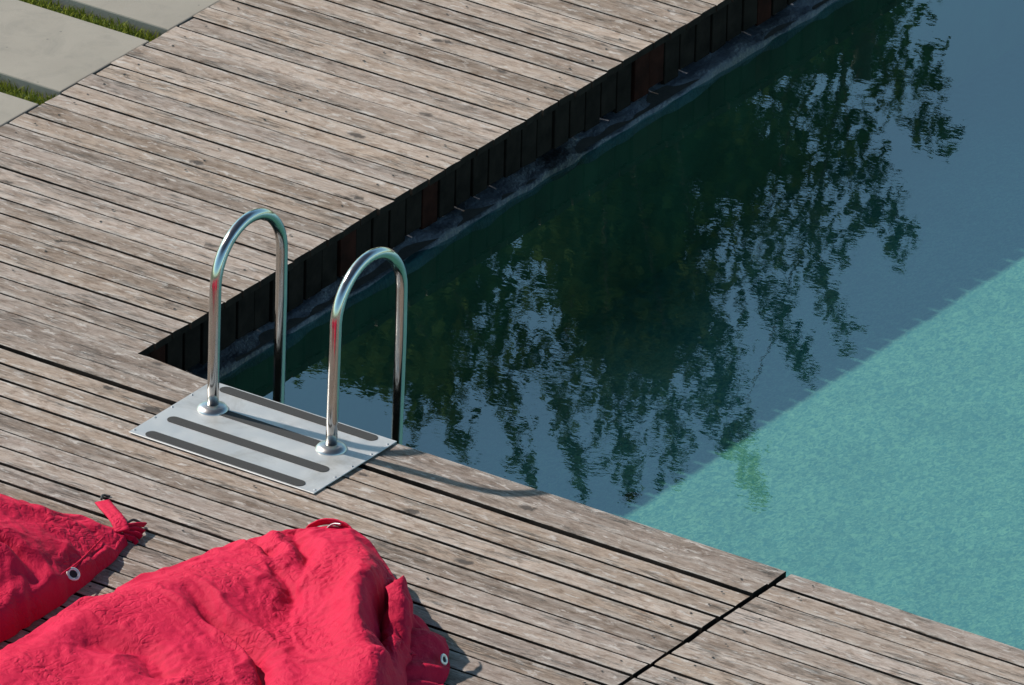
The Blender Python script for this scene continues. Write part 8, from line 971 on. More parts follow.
[-51,5,-7,-1,3,7,-3,-7,1,11,-3,-10,9,7,-3,-11,1,12,-5,6,-14,11,4,4,0,-5,-12,12,1,-5,-3,-1,-1,-3,7,11,5,4,-14,0,-1,-2,-5,15,7,2,-6,4,0,-6,-9,10,1,-8,7,5,1,-10,9,3,2,-2,-8,3,11,5,18,-4,-4],
[-53,-1,0,10,1,-7,-4,3,-1,10,-4,-9,9,8,-12,-3,6,8,-7,5,-12,8,0,14,-8,-12,7,-4,-1,0,2,2,8,1,-7,5,6,8,-17,2,-5,3,15,4,-7,5,-4,-5,1,2,-2,9,-1,-4,-4,11,-6,2,5,-6,9,4,1,5,4,4,6,-5,-2],
[-49,-2,-2,12,-7,-6,0,2,2,7,-3,-8,7,8,-14,7,3,4,-7,5,-11,3,20,-11,-7,-3,1,3,9,1,2,0,-3,-6,1,8,11,-4,-16,3,14,6,0,1,0,-15,-3,3,5,18,-2,-9,0,3,5,-1,2,2,-8,-2,-3,1,0,6,10,6,8,-1,-6],
[-50,-5,6,8,-9,-4,6,2,2,-7,-3,1,13,-1,-13,3,3,7,-3,2,-10,22,3,-10,-3,4,3,2,-4,-5,6,-4,-5,4,7,11,-4,-12,13,2,-2,-4,1,0,7,-4,-1,5,-5,5,2,1,-5,-2,0,1,2,1,0,1,10,-1,-9,1,3,5,12,6,-8],
[-56,11,3,1,0,-6,-7,8,-6,-2,-1,14,-6,3,-10,8,-1,7,0,-12,21,6,2,1,-3,-2,-3,-5,-8,7,-6,-2,5,8,10,-4,-12,10,-3,-2,-1,2,2,7,-3,-9,-1,11,7,-8,2,-5,-5,-2,8,16,2,-1,0,-3,-11,6,-6,5,2,4,4,17,-8],
[-48,-4,1,2,6,-8,-3,0,4,-5,14,-6,3,-9,-1,8,8,-1,-13,18,3,-5,2,7,-8,-1,-1,-7,5,-6,0,11,3,11,-8,-10,2,7,-4,1,-1,3,9,-5,-10,3,-3,10,2,-5,16,-13,0,0,1,-5,10,0,1,-11,7,3,1,-4,3,6,1,21,-8],
[-54,-1,1,2,10,-1,1,0,-9,15,0,-3,-4,-9,5,12,-3,-13,14,1,-7,2,1,9,-1,-11,-3,5,-5,2,1,14,9,-9,-10,12,-6,-1,-1,-1,5,10,-7,-6,1,3,-6,11,-9,13,0,-2,2,0,0,-2,1,-6,7,-11,2,0,4,10,-3,-6,4,27,-6],
[-53,-1,0,7,2,-5,1,12,4,-1,-12,0,-4,3,15,-6,-11,7,1,-4,8,-8,1,8,5,-12,-1,0,1,1,2,9,10,-8,-9,18,0,-7,2,-8,10,-4,-6,0,8,-5,-3,10,1,3,2,-5,2,-3,2,1,2,2,0,-4,-3,-8,15,-7,-3,8,-5,27,-4],
[-47,2,-2,-6,0,1,11,3,-1,6,-15,-3,8,11,-8,-8,-1,2,2,13,2,-11,-1,1,12,-7,8,1,1,0,-5,9,-6,-10,17,2,4,-4,-9,-2,7,-5,-7,11,1,0,-1,-8,3,7,9,-6,1,-1,-4,0,2,8,-8,-8,-1,16,-8,-2,7,0,-6,29,-6],
[-52,6,-5,0,3,3,8,-6,4,8,-17,8,10,-8,-6,3,5,3,4,-3,8,-11,-4,0,13,1,-7,2,1,1,6,-7,-9,16,9,2,-8,-7,-2,5,-5,-6,9,0,0,-4,-2,5,0,1,15,-6,3,3,0,2,2,-15,-8,11,5,4,-6,-1,3,-7,0,26,-6],
[-42,-4,2,2,2,4,4,14,1,-19,-4,11,-5,-3,2,1,3,3,3,11,-1,-9,-9,-2,12,-8,-3,-2,2,8,-1,-11,14,13,3,-8,-6,-6,4,-4,-5,8,-1,-4,-1,1,7,0,1,6,12,-7,4,12,-3,2,-16,-3,-3,-6,-1,11,-3,-6,9,-6,3,22,-5],
[-27,3,3,3,10,4,2,-10,-2,-16,14,-8,4,8,-3,9,5,4,1,-5,-12,-4,2,4,-9,10,-5,-13,-2,5,-9,13,10,8,-5,6,-7,-16,-3,-4,8,-3,-3,0,3,5,5,4,4,4,9,-7,11,-1,-2,-11,-4,-8,-7,1,-2,9,-7,9,6,0,-4,17,-4],
[8,3,4,2,-5,-6,-9,1,-5,-11,17,9,7,-1,-1,-1,-3,-6,1,7,0,2,3,3,-5,-8,-14,-9,-6,-2,6,9,13,7,6,-3,-15,-16,-5,-1,1,1,2,4,12,6,5,4,2,3,2,-3,-15,-5,-5,-2,-2,-3,-4,-2,-2,1,16,-6,-1,2,16,-3,0],
[3,3,3,1,-5,-4,-2,0,1,1,1,2,3,1,-2,0,0,-1,0,0,0,2,2,1,-1,-2,-1,1,-2,-1,1,0,1,1,1,0,-3,-1,2,1,-1,-1,2,-1,-1,1,2,0,0,2,-3,0,0,-1,-1,3,0,-1,-2,0,1,0,0,-1,1,2,-1,-5,-2],
[0,0,0,0,0,0,0,0,0,0,0,0,0,0,0,0,0,0,0,0,0,0,0,0,0,0,0,0,0,0,0,0,0,0,0,0,0,0,0,0,0,0,0,0,0,0,0,0,0,0,0,0,0,0,0,0,0,0,0,0,0,0,0,0,0,0,0,0,0]]
SMALL_BAG_SHIFT_X = [
[-3,-2,-1,-1,0,1,3,4,5,5,6,7,8,9,10,12,12,12,14,14,13,16,29],
[-2,-2,-2,-1,1,1,3,4,5,6,7,8,8,9,10,11,12,13,15,15,16,19,36],
[-3,-2,-2,0,0,1,2,4,5,6,7,7,9,9,9,10,12,13,14,14,17,16,39],
[-4,-3,-2,-1,0,1,3,4,4,6,7,7,8,9,10,11,13,13,15,14,17,16,40],
[-3,-3,-2,-1,0,1,2,4,5,6,7,8,9,9,10,11,12,14,15,16,17,18,40],
[-3,-4,-2,-1,0,1,3,4,5,6,6,8,9,9,10,11,12,14,15,17,18,21,40],
[-4,-4,-3,-1,-1,1,2,4,4,5,6,7,8,9,10,11,12,14,15,16,17,22,35],
[-5,-4,-2,-1,-1,1,2,4,3,4,6,7,8,9,10,11,12,14,14,16,15,20,34],
[-5,-4,-3,-1,0,1,2,3,4,4,6,8,8,9,10,11,12,13,15,13,13,19,37],
[-4,-4,-2,-1,0,1,2,3,5,5,6,8,8,10,10,11,12,13,13,13,13,19,29],
[-4,-3,-3,-1,0,1,2,4,4,5,6,7,7,8,9,10,10,12,10,13,11,18,37],
[-4,-3,-2,-1,0,1,2,4,4,4,5,6,7,8,8,9,9,10,11,11,12,18,38],
[-4,-2,-1,0,1,1,3,4,3,5,5,6,5,7,7,8,9,10,11,13,14,21,29],
[-3,-2,-1,-1,0,1,2,3,3,3,4,5,6,7,7,7,9,10,11,10,9,18,38],
[-2,-1,-1,0,1,1,2,4,4,4,1,3,5,7,8,8,9,8,11,10,11,17,28],
[-3,-2,-1,1,1,3,3,4,4,7,6,5,2,3,5,8,11,13,14,15,11,9,34],
[-3,-2,-1,1,2,1,2,3,4,4,7,7,8,9,9,5,9,11,14,13,10,12,32],
[-4,-2,-1,-1,1,0,2,3,4,4,6,6,9,13,16,18,17,11,14,9,12,13,31],
[-4,-3,-2,0,-1,0,1,3,4,4,5,7,7,6,6,8,10,6,6,8,7,13,33],
[-4,-4,-2,-1,0,0,2,3,4,5,5,7,6,7,7,7,6,6,3,7,12,8,30],
[-5,-3,-2,-1,0,1,3,3,3,4,6,7,7,7,8,8,8,9,9,8,8,7,18],
[-4,-4,-2,0,1,1,2,3,4,5,6,8,6,7,8,6,8,8,9,8,8,11,17],
[-3,-3,-2,0,1,2,2,3,4,5,6,6,6,7,8,10,5,7,6,7,10,7,18],
[-3,-3,-1,1,0,2,2,2,3,5,6,7,7,7,7,6,6,7,8,10,13,9,18],
[-1,-2,0,1,1,1,1,2,3,4,7,5,3,4,7,5,5,5,9,16,9,10,17],
[-1,0,1,0,0,0,1,1,2,3,5,6,3,3,3,4,5,5,8,5,5,7,12],
[-1,0,1,1,0,0,1,2,2,2,4,3,1,3,3,1,4,4,4,4,6,6,11],
[-1,0,2,1,2,1,1,0,1,1,0,1,0,0,2,1,2,2,4,6,4,5,12],
[-1,0,1,2,2,1,2,2,-2,-1,1,2,2,-1,-1,-2,1,1,4,7,5,6,11],
[-1,0,1,2,1,1,-1,-2,-2,-2,-1,-1,-3,-2,-2,-1,0,0,3,5,3,6,10],
[-1,1,1,1,-1,-3,-1,-2,-3,-2,-1,-3,-3,-3,-3,-2,-1,-1,3,4,2,1,2],
[-2,0,0,-3,-5,-4,-3,-3,-2,-3,-4,-5,-4,-5,-4,-3,-2,-2,-1,-1,1,0,0],
[0,0,0,0,0,0,0,0,0,0,0,0,0,0,0,0,0,0,0,0,0,0,0]]
SMALL_BAG_SHIFT_Y = [
[-2,-2,-3,-3,-2,-2,-2,-3,-2,0,0,0,1,1,1,2,2,2,1,0,-1,-1,0],
[-2,-2,-2,-2,-1,-1,-1,-1,0,0,0,1,0,1,2,2,3,2,1,1,0,-1,-4],
[-1,-2,0,-1,-2,0,-1,-1,1,0,1,2,1,2,3,3,4,2,2,1,1,-1,-3],
[-3,-3,-2,-1,-1,-1,0,0,0,1,1,2,3,3,3,4,4,3,3,2,2,1,-1],
[-2,-2,-1,-1,-2,0,1,1,1,2,2,3,3,4,4,5,4,4,4,3,3,3,1],
[-2,-1,-1,1,0,0,1,0,2,2,3,4,5,5,6,5,5,6,5,5,4,4,2],
[-1,0,0,1,1,2,1,0,2,4,4,5,6,5,6,6,7,6,6,6,6,2,3],
[1,1,1,2,2,2,2,2,2,4,4,6,6,6,7,8,7,8,7,7,7,2,0],
[3,3,2,3,2,2,2,2,2,4,4,4,6,8,8,8,8,8,8,6,3,2,2],
[4,4,3,3,3,2,3,3,3,4,2,3,6,7,10,9,9,9,8,5,4,3,0],
[6,4,4,3,4,4,3,4,4,4,3,4,6,7,8,9,9,9,6,5,6,3,0],
[5,4,3,5,3,4,4,5,4,5,5,5,6,7,9,10,9,8,7,6,6,5,2],
[4,4,3,2,4,3,4,4,5,5,5,6,6,8,8,8,7,9,8,7,7,5,2],
[4,4,3,3,3,3,4,3,3,4,4,6,5,7,3,5,7,6,8,9,8,4,2],
[4,3,3,3,2,4,4,4,2,2,7,7,8,9,8,7,7,8,8,9,5,6,0],
[3,3,4,4,3,3,3,2,2,1,4,6,12,12,10,6,4,2,3,5,7,4,0],
[3,3,4,3,3,2,3,3,1,3,-4,-3,0,3,6,13,10,9,7,5,1,2,1],
[4,4,4,4,4,0,0,0,2,2,1,-2,-7,-13,-15,-15,-8,2,-4,4,1,2,3],
[5,4,5,5,0,-1,1,1,1,0,-1,0,0,0,2,1,2,2,1,1,4,3,2],
[4,4,3,2,1,1,0,0,0,0,1,-1,-1,1,1,3,1,4,1,2,1,-1,3],
[4,4,2,2,2,1,2,1,1,1,2,2,1,1,2,2,2,1,5,0,-1,-3,-2],
[4,3,3,2,3,2,2,1,2,2,2,2,1,3,2,1,3,3,4,0,-1,-1,-1],
[5,5,5,4,4,3,2,3,2,4,3,1,1,2,2,6,1,3,1,1,1,0,0],
[6,6,5,5,5,3,2,3,3,2,2,2,1,2,5,3,3,5,3,1,3,1,3],
[6,6,5,5,6,5,4,4,3,4,2,3,2,2,3,2,3,4,7,12,0,2,4],
[8,7,7,7,6,4,4,5,5,5,3,2,3,2,1,3,5,4,7,3,2,1,0],
[9,8,7,9,7,6,6,7,6,5,2,5,1,2,1,3,5,1,3,3,3,2,2],
[10,9,10,11,8,7,9,7,6,4,7,3,3,-1,0,1,3,1,4,6,3,3,4],
[12,12,11,13,12,11,9,7,4,4,5,4,8,2,3,-1,4,5,8,9,4,1,5],
[14,11,12,12,13,13,8,3,4,3,3,10,1,2,5,1,4,4,2,4,4,4,1],
[15,12,14,14,12,8,8,5,9,9,9,2,7,4,3,5,2,7,6,8,3,3,2],
[23,23,25,16,19,19,19,16,15,10,8,14,10,4,5,7,9,11,13,5,2,3,3],
[0,0,0,0,0,0,0,0,0,0,0,0,0,0,0,0,0,0,0,0,0,0,0]]
# ------------------------------------------------------------------ bean bags (draped surfaces a base shape plus cloth folds)
# base shape: a footprint with ridges and folds
def near_segment(p,a,b):
    ab=(b[0]-a[0],b[1]-a[1]);L=ab[0]**2+ab[1]**2
    t=max(0,min(1,((p[0]-a[0])*ab[0]+(p[1]-a[1])*ab[1])/L))
    dx,dy=p[0]-a[0]-ab[0]*t,p[1]-a[1]-ab[1]*t
    return math.hypot(dx,dy),t,(ab[0]*(p[1]-a[1])-ab[1]*(p[0]-a[0]))
def near_line(p,pts):
    best=(9,0,0)
    for a,b in zip(pts,pts[1:]):
        d,t,s=near_segment(p,a,b)
        if d<best[0]: best=(d,s,(a[2]*(1-t)+b[2]*t) if len(a)>2 else 0)
    return best
BAG_SHAPE={}
BAG_SHAPE['1']=dict(
 poly=[(1.0,-3.0,.18),(1.03,-2.2,.17),(1.07,-1.62,.16),(1.17,-1.22,.15),(1.26,-.96,.15),(1.38,-.84,.14),(1.55,-.84,.12),(1.87,-1.07,.08),(1.99,-1.22,.07),(2.09,-1.42,.08),(2.36,-1.75,.16),(2.45,-2.2,.2),(2.5,-3.0,.2)],
 H=.155,
 ridges=[([(1.42,-.93,.0),(1.53,-.97,.03),(1.70,-1.10,.065),(1.85,-1.26,.115),(2.05,-1.5,.115),(2.2,-1.74,.10),(2.35,-2.0,.06)],.17,.06),
         ([(1.80,-1.09,.03),(1.95,-1.20,.10),(1.97,-1.30,.07),(2.0,-1.38,.02)],.05,.06),
         ([(1.15,-1.9,.03),(1.45,-1.55,.04),(1.6,-1.2,.02)],.16,.16)],
 valleys=[([(1.74,-1.02,.0),(1.90,-1.25,.10),(1.955,-1.37,.13),(2.05,-1.51,.12),(2.15,-1.62,.04)],.04),
          ([(1.38,-1.62,.015),(1.55,-1.72,.04),(1.75,-1.78,.045),(1.9,-1.95,.04)],.04),
          ([(1.50,-1.30,.02),(1.64,-1.40,.03),(1.70,-1.52,.01)],.04),
          ([(1.30,-2.05,.02),(1.45,-2.0,.03),(1.6,-2.1,.03)],.06),
          ([(1.36,-1.02,.02),(1.52,-1.15,.03),(1.6,-1.3,.01)],.03),
          ([(1.28,-1.12,.02),(1.42,-1.22,.025)],.025)],
 lump=.022,seed=3)
BAG_SHAPE['2']=dict(
 poly=[(.845,-3.0,.20),(.865,-2.2,.19),(.865,-1.6,.24),(.84,-1.34,.22),(.815,-1.20,.20),(.75,-1.155,.20),(.64,-1.18,.24),(.45,-1.25,.28),(.2,-1.29,.30),(-.45,-1.35,.3),(-.6,-3.0,.3)],
 H=.185,
 ridges=[([(.70,-1.80,.03),(.55,-1.72,.04),(.3,-1.75,.03)],.14,.14),([(.80,-1.19,.03),(.62,-1.33,.04),(.45,-1.5,.03)],.06,.06)],
 valleys=[([(.82,-1.30,.03),(.70,-1.30,.03),(.6,-1.32,.0)],.02),([(.78,-1.72,.02),(.70,-1.72,.04),(.55,-1.78,.05),(.40,-1.85,.03)],.03),([(.72,-1.16,.0),(.66,-1.24,.03),(.62,-1.34,.02)],.02),([(.835,-1.42,.0),(.74,-1.45,.025),(.66,-1.5,.0)],.025)],
 lump=.02,seed=11)
def bag_height(w,x,y):
    B=BAG_SHAPE[w];p=(x,y);poly=B['poly'];n=len(poly)
    ts=[]
    for i in range(n):
        a,b=poly[i],poly[(i+1)%n]
        d,t,s=near_segment(p,a,b); ww=a[2]*(1-t)+b[2]*t
        ts.append(d/ww)
    t=min(ts)
    t=min(1,t)
    lm=min(1,max(0,(min(ts)-.6)/.8))
    f=math.sqrt(max(0,1-(1-t)**2))
    H=B['H']+lm*B['lump']*mnoise.noise(Vector((x*2.6,y*2.6,B['seed'])))+.5*lm*B['lump']*mnoise.noise(Vector((x*6,y*6,B['seed']+4)))
    for pts,wl,wr in B['ridges']:
        d,s,h=near_line(p,pts); H+=h*math.exp(-(d/(wl if s<0 else wr))**2)
    for pts,wv in B['valleys']:
        d,s,h=near_line(p,pts); H-=1.5*h*math.exp(-(d/wv)**2)-.35*h*math.exp(-((d-2*wv)/(wv*1.2))**2)
    if w=='2':
        dc=math.hypot(x-.80,y+1.16); q=min(1,dc/.55); H*=.30+.70*q*q*(3-2*q)
    return max(.004,H*f)
def bag_grid(w,nu,nv):
    """left-right strips between the two sides of the footprint, polar-free: rows in v, spacing denser near the edges"""
    B=BAG_SHAPE[w];poly=[(a,b) for a,b,_ in B['poly']]
    # transfinite grid: split the polygon outline into 4 sides
    if w=='1': sides=([0,1,2,3,4,5],[5,6,7,8,9],[12,11,10,9],[0,12])
    else: sides=([10,9],[9,8,7,6,5,4],[0,1,2,3,4],[10,0])
    def curve(ids,n):
        P=np.array([poly[i] for i in ids]);L=np.r_[0,np.cumsum(np.linalg.norm(np.diff(P,axis=0),axis=1))];t=np.linspace(0,L[-1],n+1)
        return np.c_[np.interp(t,L,P[:,0]),np.interp(t,L,P[:,1])]
    def smooth(P,k=3):
        for _ in range(k): P[1:-1]=.25*P[:-2]+.5*P[1:-1]+.25*P[2:]
        return P
    L=smooth(curve(sides[0],nv));T=smooth(curve(sides[1],nu));R=smooth(curve(sides[2],nv));Bo=curve(sides[3],nu)
    def warp(s): return s
    G=np.zeros((nv+1,nu+1,2))
    for j in range(nv+1):
        b=j/nv
        for i in range(nu+1):
            a=i/nu
            G[j,i]=(1-a)*L[j]+a*R[j]+(1-b)*Bo[i]+b*T[i]-((1-a)*(1-b)*Bo[0]+a*(1-b)*Bo[-1]+(1-a)*b*T[0]+a*b*T[-1])
    return G
def bag_surface(w,nu,nv,off=0.):
    G=bag_grid(w,nu,nv)
    V=[]
    for j in range(nv+1):
        for i in range(nu+1):
            x,y=G[j,i];e=i in(0,nu) or j in(0,nv)
            V.append((x,y,.004 if e else bag_height(w,x,y)+off))
    F=[(j*(nu+1)+i,j*(nu+1)+i+1,(j+1)*(nu+1)+i+1,(j+1)*(nu+1)+i) for j in range(nv) for i in range(nu)]
    return V,F

def bag_mesh(w, info, hz, sx, sy):
    nu, nv, j0, i0 = info
    V, F = bag_surface(w, nu, nv, .010)
    V = np.array(V).reshape(nv + 1, nu + 1, 3)
    D = np.zeros_like(V)
    D[j0:, i0:, 2] = np.cumsum(np.array(hz), axis=1) * .0005
    jj, ii = np.arange(j0, nv + 1), np.arange(i0, nu + 1)
    for k, A in ((0, np.array(sx) * .001), (1, np.array(sy) * .001)):
        gj, gi = np.arange(j0, nv + 1, 3), np.arange(i0, nu + 1, 3)
        B = np.stack([np.interp(ii, gi, r) for r in A])
        D[j0:, i0:, k] = np.stack([np.interp(jj, gj, B[:, c]) for c in range(B.shape[1])], 1)
    fj = np.clip((np.arange(nv + 1) - j0) / 8., 0, 1)[:, None, None]
    fi = np.ones((1, nu + 1, 1)) if i0 == 0 else np.clip((np.arange(nu + 1) - i0) / 8., 0, 1)[None, :, None]
    return (V + D * fj * fi).reshape(-1, 3), F
def bag(w, info, hz, sx, sy, label):
    V, F = bag_mesh(w, info, hz, sx, sy)
    o = pydata('bean_bag', V, F, M_FABRIC, smooth=True)
    m = o.modifiers.new('smooth', 'SUBSURF'); m.levels = 1; m.render_levels = 1
    return tag(o, label, 'bean bag', 'red bean bags on the deck')
def resample(P, n):
    P = np.array(P, float); L = np.r_[0, np.cumsum(np.linalg.norm(np.diff(P, axis=0), axis=1))]
    t = np.linspace(0, L[-1], n)
    Q = np.stack([np.interp(t, L, P[:, k]) for k in range(3)], 1)
    for _ in range(max(1, n // len(P) // 2)):
        Q[1:-1] = .25 * Q[:-2] + .5 * Q[1:-1] + .25 * Q[2:]
    return Q
def cloth_sheet(name, A, B, parent, nu=48, nv=22, bulge=.02, direction=(.5, -.4, .5), pleat=.0, waves=5, thick=.004, ragged=0., mat=None):
    """a sheet of canvas between two edges, bulging and pleated"""
    A, B = resample(A, nu), resample(B, nu); D = Vector(direction).normalized()
    V, F = [], []
    for i in range(nu):
        s = i / (nu - 1)
        rg = ragged * mnoise.noise(Vector((s * 9, 3.3, 1)))
        for j in range(nv):
            t = j / (nv - 1) * (1 + rg)
            p = Vector(A[i]) * (1 - t) + Vector(B[i]) * t
            p += D * (bulge * math.sin(math.pi * min(1, t)) + pleat * (.35 + .65 * t) * math.sin(s * waves * 6.283 + 1.3 * math.sin(s * 7)) + .006 * mnoise.noise(p * 24) + .003 * mnoise.noise(p * 60))
            p.z = max(p.z, .004)
            V.append(p)
    for i in range(nu - 1):
        for j in range(nv - 1):
            a = i * nv + j; F.append((a, a + 1, a + nv + 1, a + nv))
    o = pydata(name, V, F, mat or M_FABRIC, parent, smooth=True)
    so = o.modifiers.new('thickness', 'SOLIDIFY'); so.thickness = thick; so.offset = 0
    su = o.modifiers.new('smooth', 'SUBSURF'); su.levels = 1; su.render_levels = 1
    return o
def grommet(parent, pos, nrm, R=.021, r=.0055):
    q = Vector(nrm).normalized().to_track_quat('Z', 'Y').to_matrix().to_4x4()
    mt = Matrix.Translation(pos) @ q
    V, F = [], []
    n, m = 36, 10
    for i in range(n):
        a = 2 * math.pi * i / n
        for j in range(m):
            b = 2 * math.pi * j / m
            V.append(mt @ Vector(((R + r * math.cos(b)) * math.cos(a), (R + r * math.cos(b)) * math.sin(a), .55 * r * math.sin(b) + .002)))
    for i in range(n):
        for j in range(m):
            F.append((i * m + j, ((i + 1) % n) * m + j, ((i + 1) % n) * m + (j + 1) % m, i * m + (j + 1) % m))
    o = pydata('grommet', V, F, M_RING, parent, smooth=True)
    V = [mt @ Vector((0, 0, .0012))] + [mt @ Vector(((R - .001) * math.cos(2 * math.pi * i / 32), (R - .001) * math.sin(2 * math.pi * i / 32), .002)) for i in range(32)]
    pydata('grommet_hole', V, [(0, 1 + i, 1 + (i + 1) % 32) for i in range(32)], M_HOLE, o)
    return o
def ribbon(name, P, width, up, parent, mat, thick=.004, n=40):
    P = resample(P, n); U = Vector(up).normalized() * width / 2
    V, F = [], []
    for p in P:
        for t in (-1, -.5, 0, .5, 1): V.append(Vector(p) + U * t + Vector((0, 0, .0015 * mnoise.noise(Vector(p) * 40 + U * t))))
    for i in range(n - 1):
        for j in range(4): F.append((i * 5 + j, i * 5 + j + 1, i * 5 + j + 6, i * 5 + j + 5))
    o = pydata(name, V, F, mat, parent, smooth=True)
    so = o.modifiers.new('thickness', 'SOLIDIFY'); so.thickness = thick; so.offset = 0
    return o

big = bag('1', BIG_BAG_GRID, BIG_BAG_HEIGHT, BIG_BAG_SHIFT_X, BIG_BAG_SHIFT_Y, 'large slack red bean bag with a gathered peak and a strap loop, nearest the ladder')
cloth_sheet('end_fold', [(1.952, -1.222, .250), (2.018, -1.285, .205), (2.066, -1.334, .15), (2.104, -1.404, .09), (2.118, -1.455, .05), (2.164, -1.537, .015)],
            [(1.942, -1.312, .240), (1.995, -1.368, .207), (2.035, -1.424, .16), (2.072, -1.470, .11), (2.112, -1.498, .06), (2.160, -1.570, .02)], big, bulge=.022, direction=(.7, -.1, .6), pleat=.004, waves=1.5)
cloth_sheet('end_flap', [(1.94, -1.21, .09), (2.02, -1.31, .10), (2.075, -1.42, .085), (2.10, -1.50, .07), (2.17, -1.63, .05)],
            [(1.971, -1.169, .045), (2.016, -1.151, .028), (2.077, -1.176, .03), (2.157, -1.244, .022), (2.217, -1.348, .016), (2.262, -1.46, .012)], big, nu=70, bulge=.018, direction=(.2, .1, 1), pleat=.016, waves=3.3, ragged=.10)
grommet(big, (2.182, -1.318, .046), (.90, .10, .42), .0145)
grommet(big, (2.172, -1.548, .062), (.80, -.2, .45), .0145)
ribbon('carry_strap', [(1.31, -.894, .06), (1.341, -.898, .105), (1.385, -.905, .140), (1.42, -.905, .155), (1.461, -.905, .163), (1.496, -.905, .162), (1.529, -.91, .150), (1.545, -.915, .12)], .034, (.25, -.45, .85), big, M_FABRIC, .005)
ribbon('strap_lining', [(1.425, -.925, .128), (1.44, -.918, .150), (1.462, -.917, .163), (1.486, -.920, .168)], .012, (.3, -.5, .8), big, M_RING, .003, 16)

small = bag('2', SMALL_BAG_GRID, SMALL_BAG_HEIGHT, SMALL_BAG_SHIFT_X, SMALL_BAG_SHIFT_Y, 'red bean bag at the left edge with a pointed tied corner and one pale eyelet')
grommet(small, (.869, -1.589, .068), (.62, -.25, .74), .0195)
V, F = sweep(resample([(.79, -1.31, .067), (.808, -1.408, .064), (.842, -1.522, .076), (.868, -1.657, .094), (.876, -1.758, .080), (.878, -1.871, .066), (.874, -1.978, .057), (.872, -2.3, .05)], 60), .0032, 8)
pydata('piping', V, F, M_FABRIC, small, smooth=True)
ribbon('tie_strap', [(.565, -1.008, .010), (.632, -1.067, .028), (.700, -1.125, .048), (.750, -1.168, .056), (.79, -1.20, .045)],   .050, (.66, .74, .12), small, M_FABRIC, .006)
for a, b, c in (((.770, -1.175, .045), (.790, -1.125, .040), (.795, -1.078, .020)), ((.775, -1.18, .040), (.800, -1.135, .030), (.812, -1.110, .012)),
                ((.785, -1.19, .035), (.812, -1.150, .022), (.824, -1.140, .008)), ((.79, -1.20, .03), (.822, -1.180, .018), (.838, -1.185, .006))):
    ribbon('corner_tuft', [a, b, c], .020, (.5, .3, .8), small, M_FABRIC, .005, 16)
for P in ([(.560, -1.005, .016), (.548, -.985, .018), (.540, -.962, .008), (.560, -.955, .006)], [(.77, -1.165, .05), (.775, -1.12, .052), (.765, -1.085, .030), (.775, -1.062, .010)]):
    V, F = sweep(resample(P, 24), .0045, 8); pydata('tie_cord', V, F, M_BLACKTIE, small, smooth=True)


# a dead leaf on the pool floor
LV, LF = [], []
for i in range(13):
    t = i / 12
    w = .021 * math.sin(math.pi * t ** .85) + .0006
    for j in range(5):
        q = (j - 2) / 2
        LV.append(((t - .5) * .085, q * w, .003 + .010 * abs(q) * math.sin(math.pi * t) + .006 * t))
for i in range(12):
    for j in range(4):
        a = i * 5 + j; LF.append((a, a + 1, a + 6, a + 5))
leaf = pydata('fallen_leaf', LV, LF, mat_plain('dead_leaf', (.020, .012, .012), .8, 0, .3, 60), smooth=True)
leaf.location = (1.0, 1.60, -.908); leaf.rotation_euler = (0, 0, rad(62))
tag(leaf, 'dark sunken leaf on the pool floor beside the sunlit edge', 'leaf')

# ------------------------------------------------------------------ trees beyond the pool (seen as reflections)
LAT = np.array([.83097, .55631, 0.]); FH = np.array([-.55631, .83097, 0.])
CAPS = [(0.20,6.79,0.90,7.62,0.572,0.400,1.00),(1.49,6.48,1.91,7.52,0.442,0.390,1.00),(1.58,6.04,2.96,5.92,0.338,0.312,1.00),
(0.34,7.70,0.74,7.98,0.302,0.160,.90),(1.81,7.30,1.92,7.74,0.338,0.286,0.90),(2.63,6.39,2.69,6.72,0.234,0.182,1.00),(1.89,6.58,2.49,6.78,0.364,0.260,0.80),
(0.87,8.05,0.75,8.32,0.114,0.052,0.60),(0.92,7.93,1.06,8.46,0.105,0.060,0.60),(1.22,7.98,1.39,8.59,0.080,0.050,0.50),(1.53,8.08,1.67,8.64,0.094,0.062,0.55),
(1.77,7.85,1.88,8.61,0.146,0.078,0.70),(2.07,7.79,2.15,8.52,0.114,0.062,0.60),(2.21,7.40,2.39,8.34,0.156,0.104,0.75),(2.46,8.28,2.55,8.68,0.062,0.052,0.60),
(2.51,7.28,2.79,7.97,0.125,0.036,0.55),(2.80,7.21,2.98,7.74,0.104,0.052,0.50),(2.93,6.66,3.23,7.26,0.146,0.062,0.55),(3.12,6.30,3.44,6.66,0.125,0.062,0.50),(3.02,6.16,3.42,6.26,0.094,0.052,0.50),
(2.30,7.01,2.95,6.99,0.286,0.182,0.40),(1.12,7.76,1.58,8.03,0.120,0.160,0.22),(1.92,7.74,2.22,7.84,0.208,0.156,0.50)]
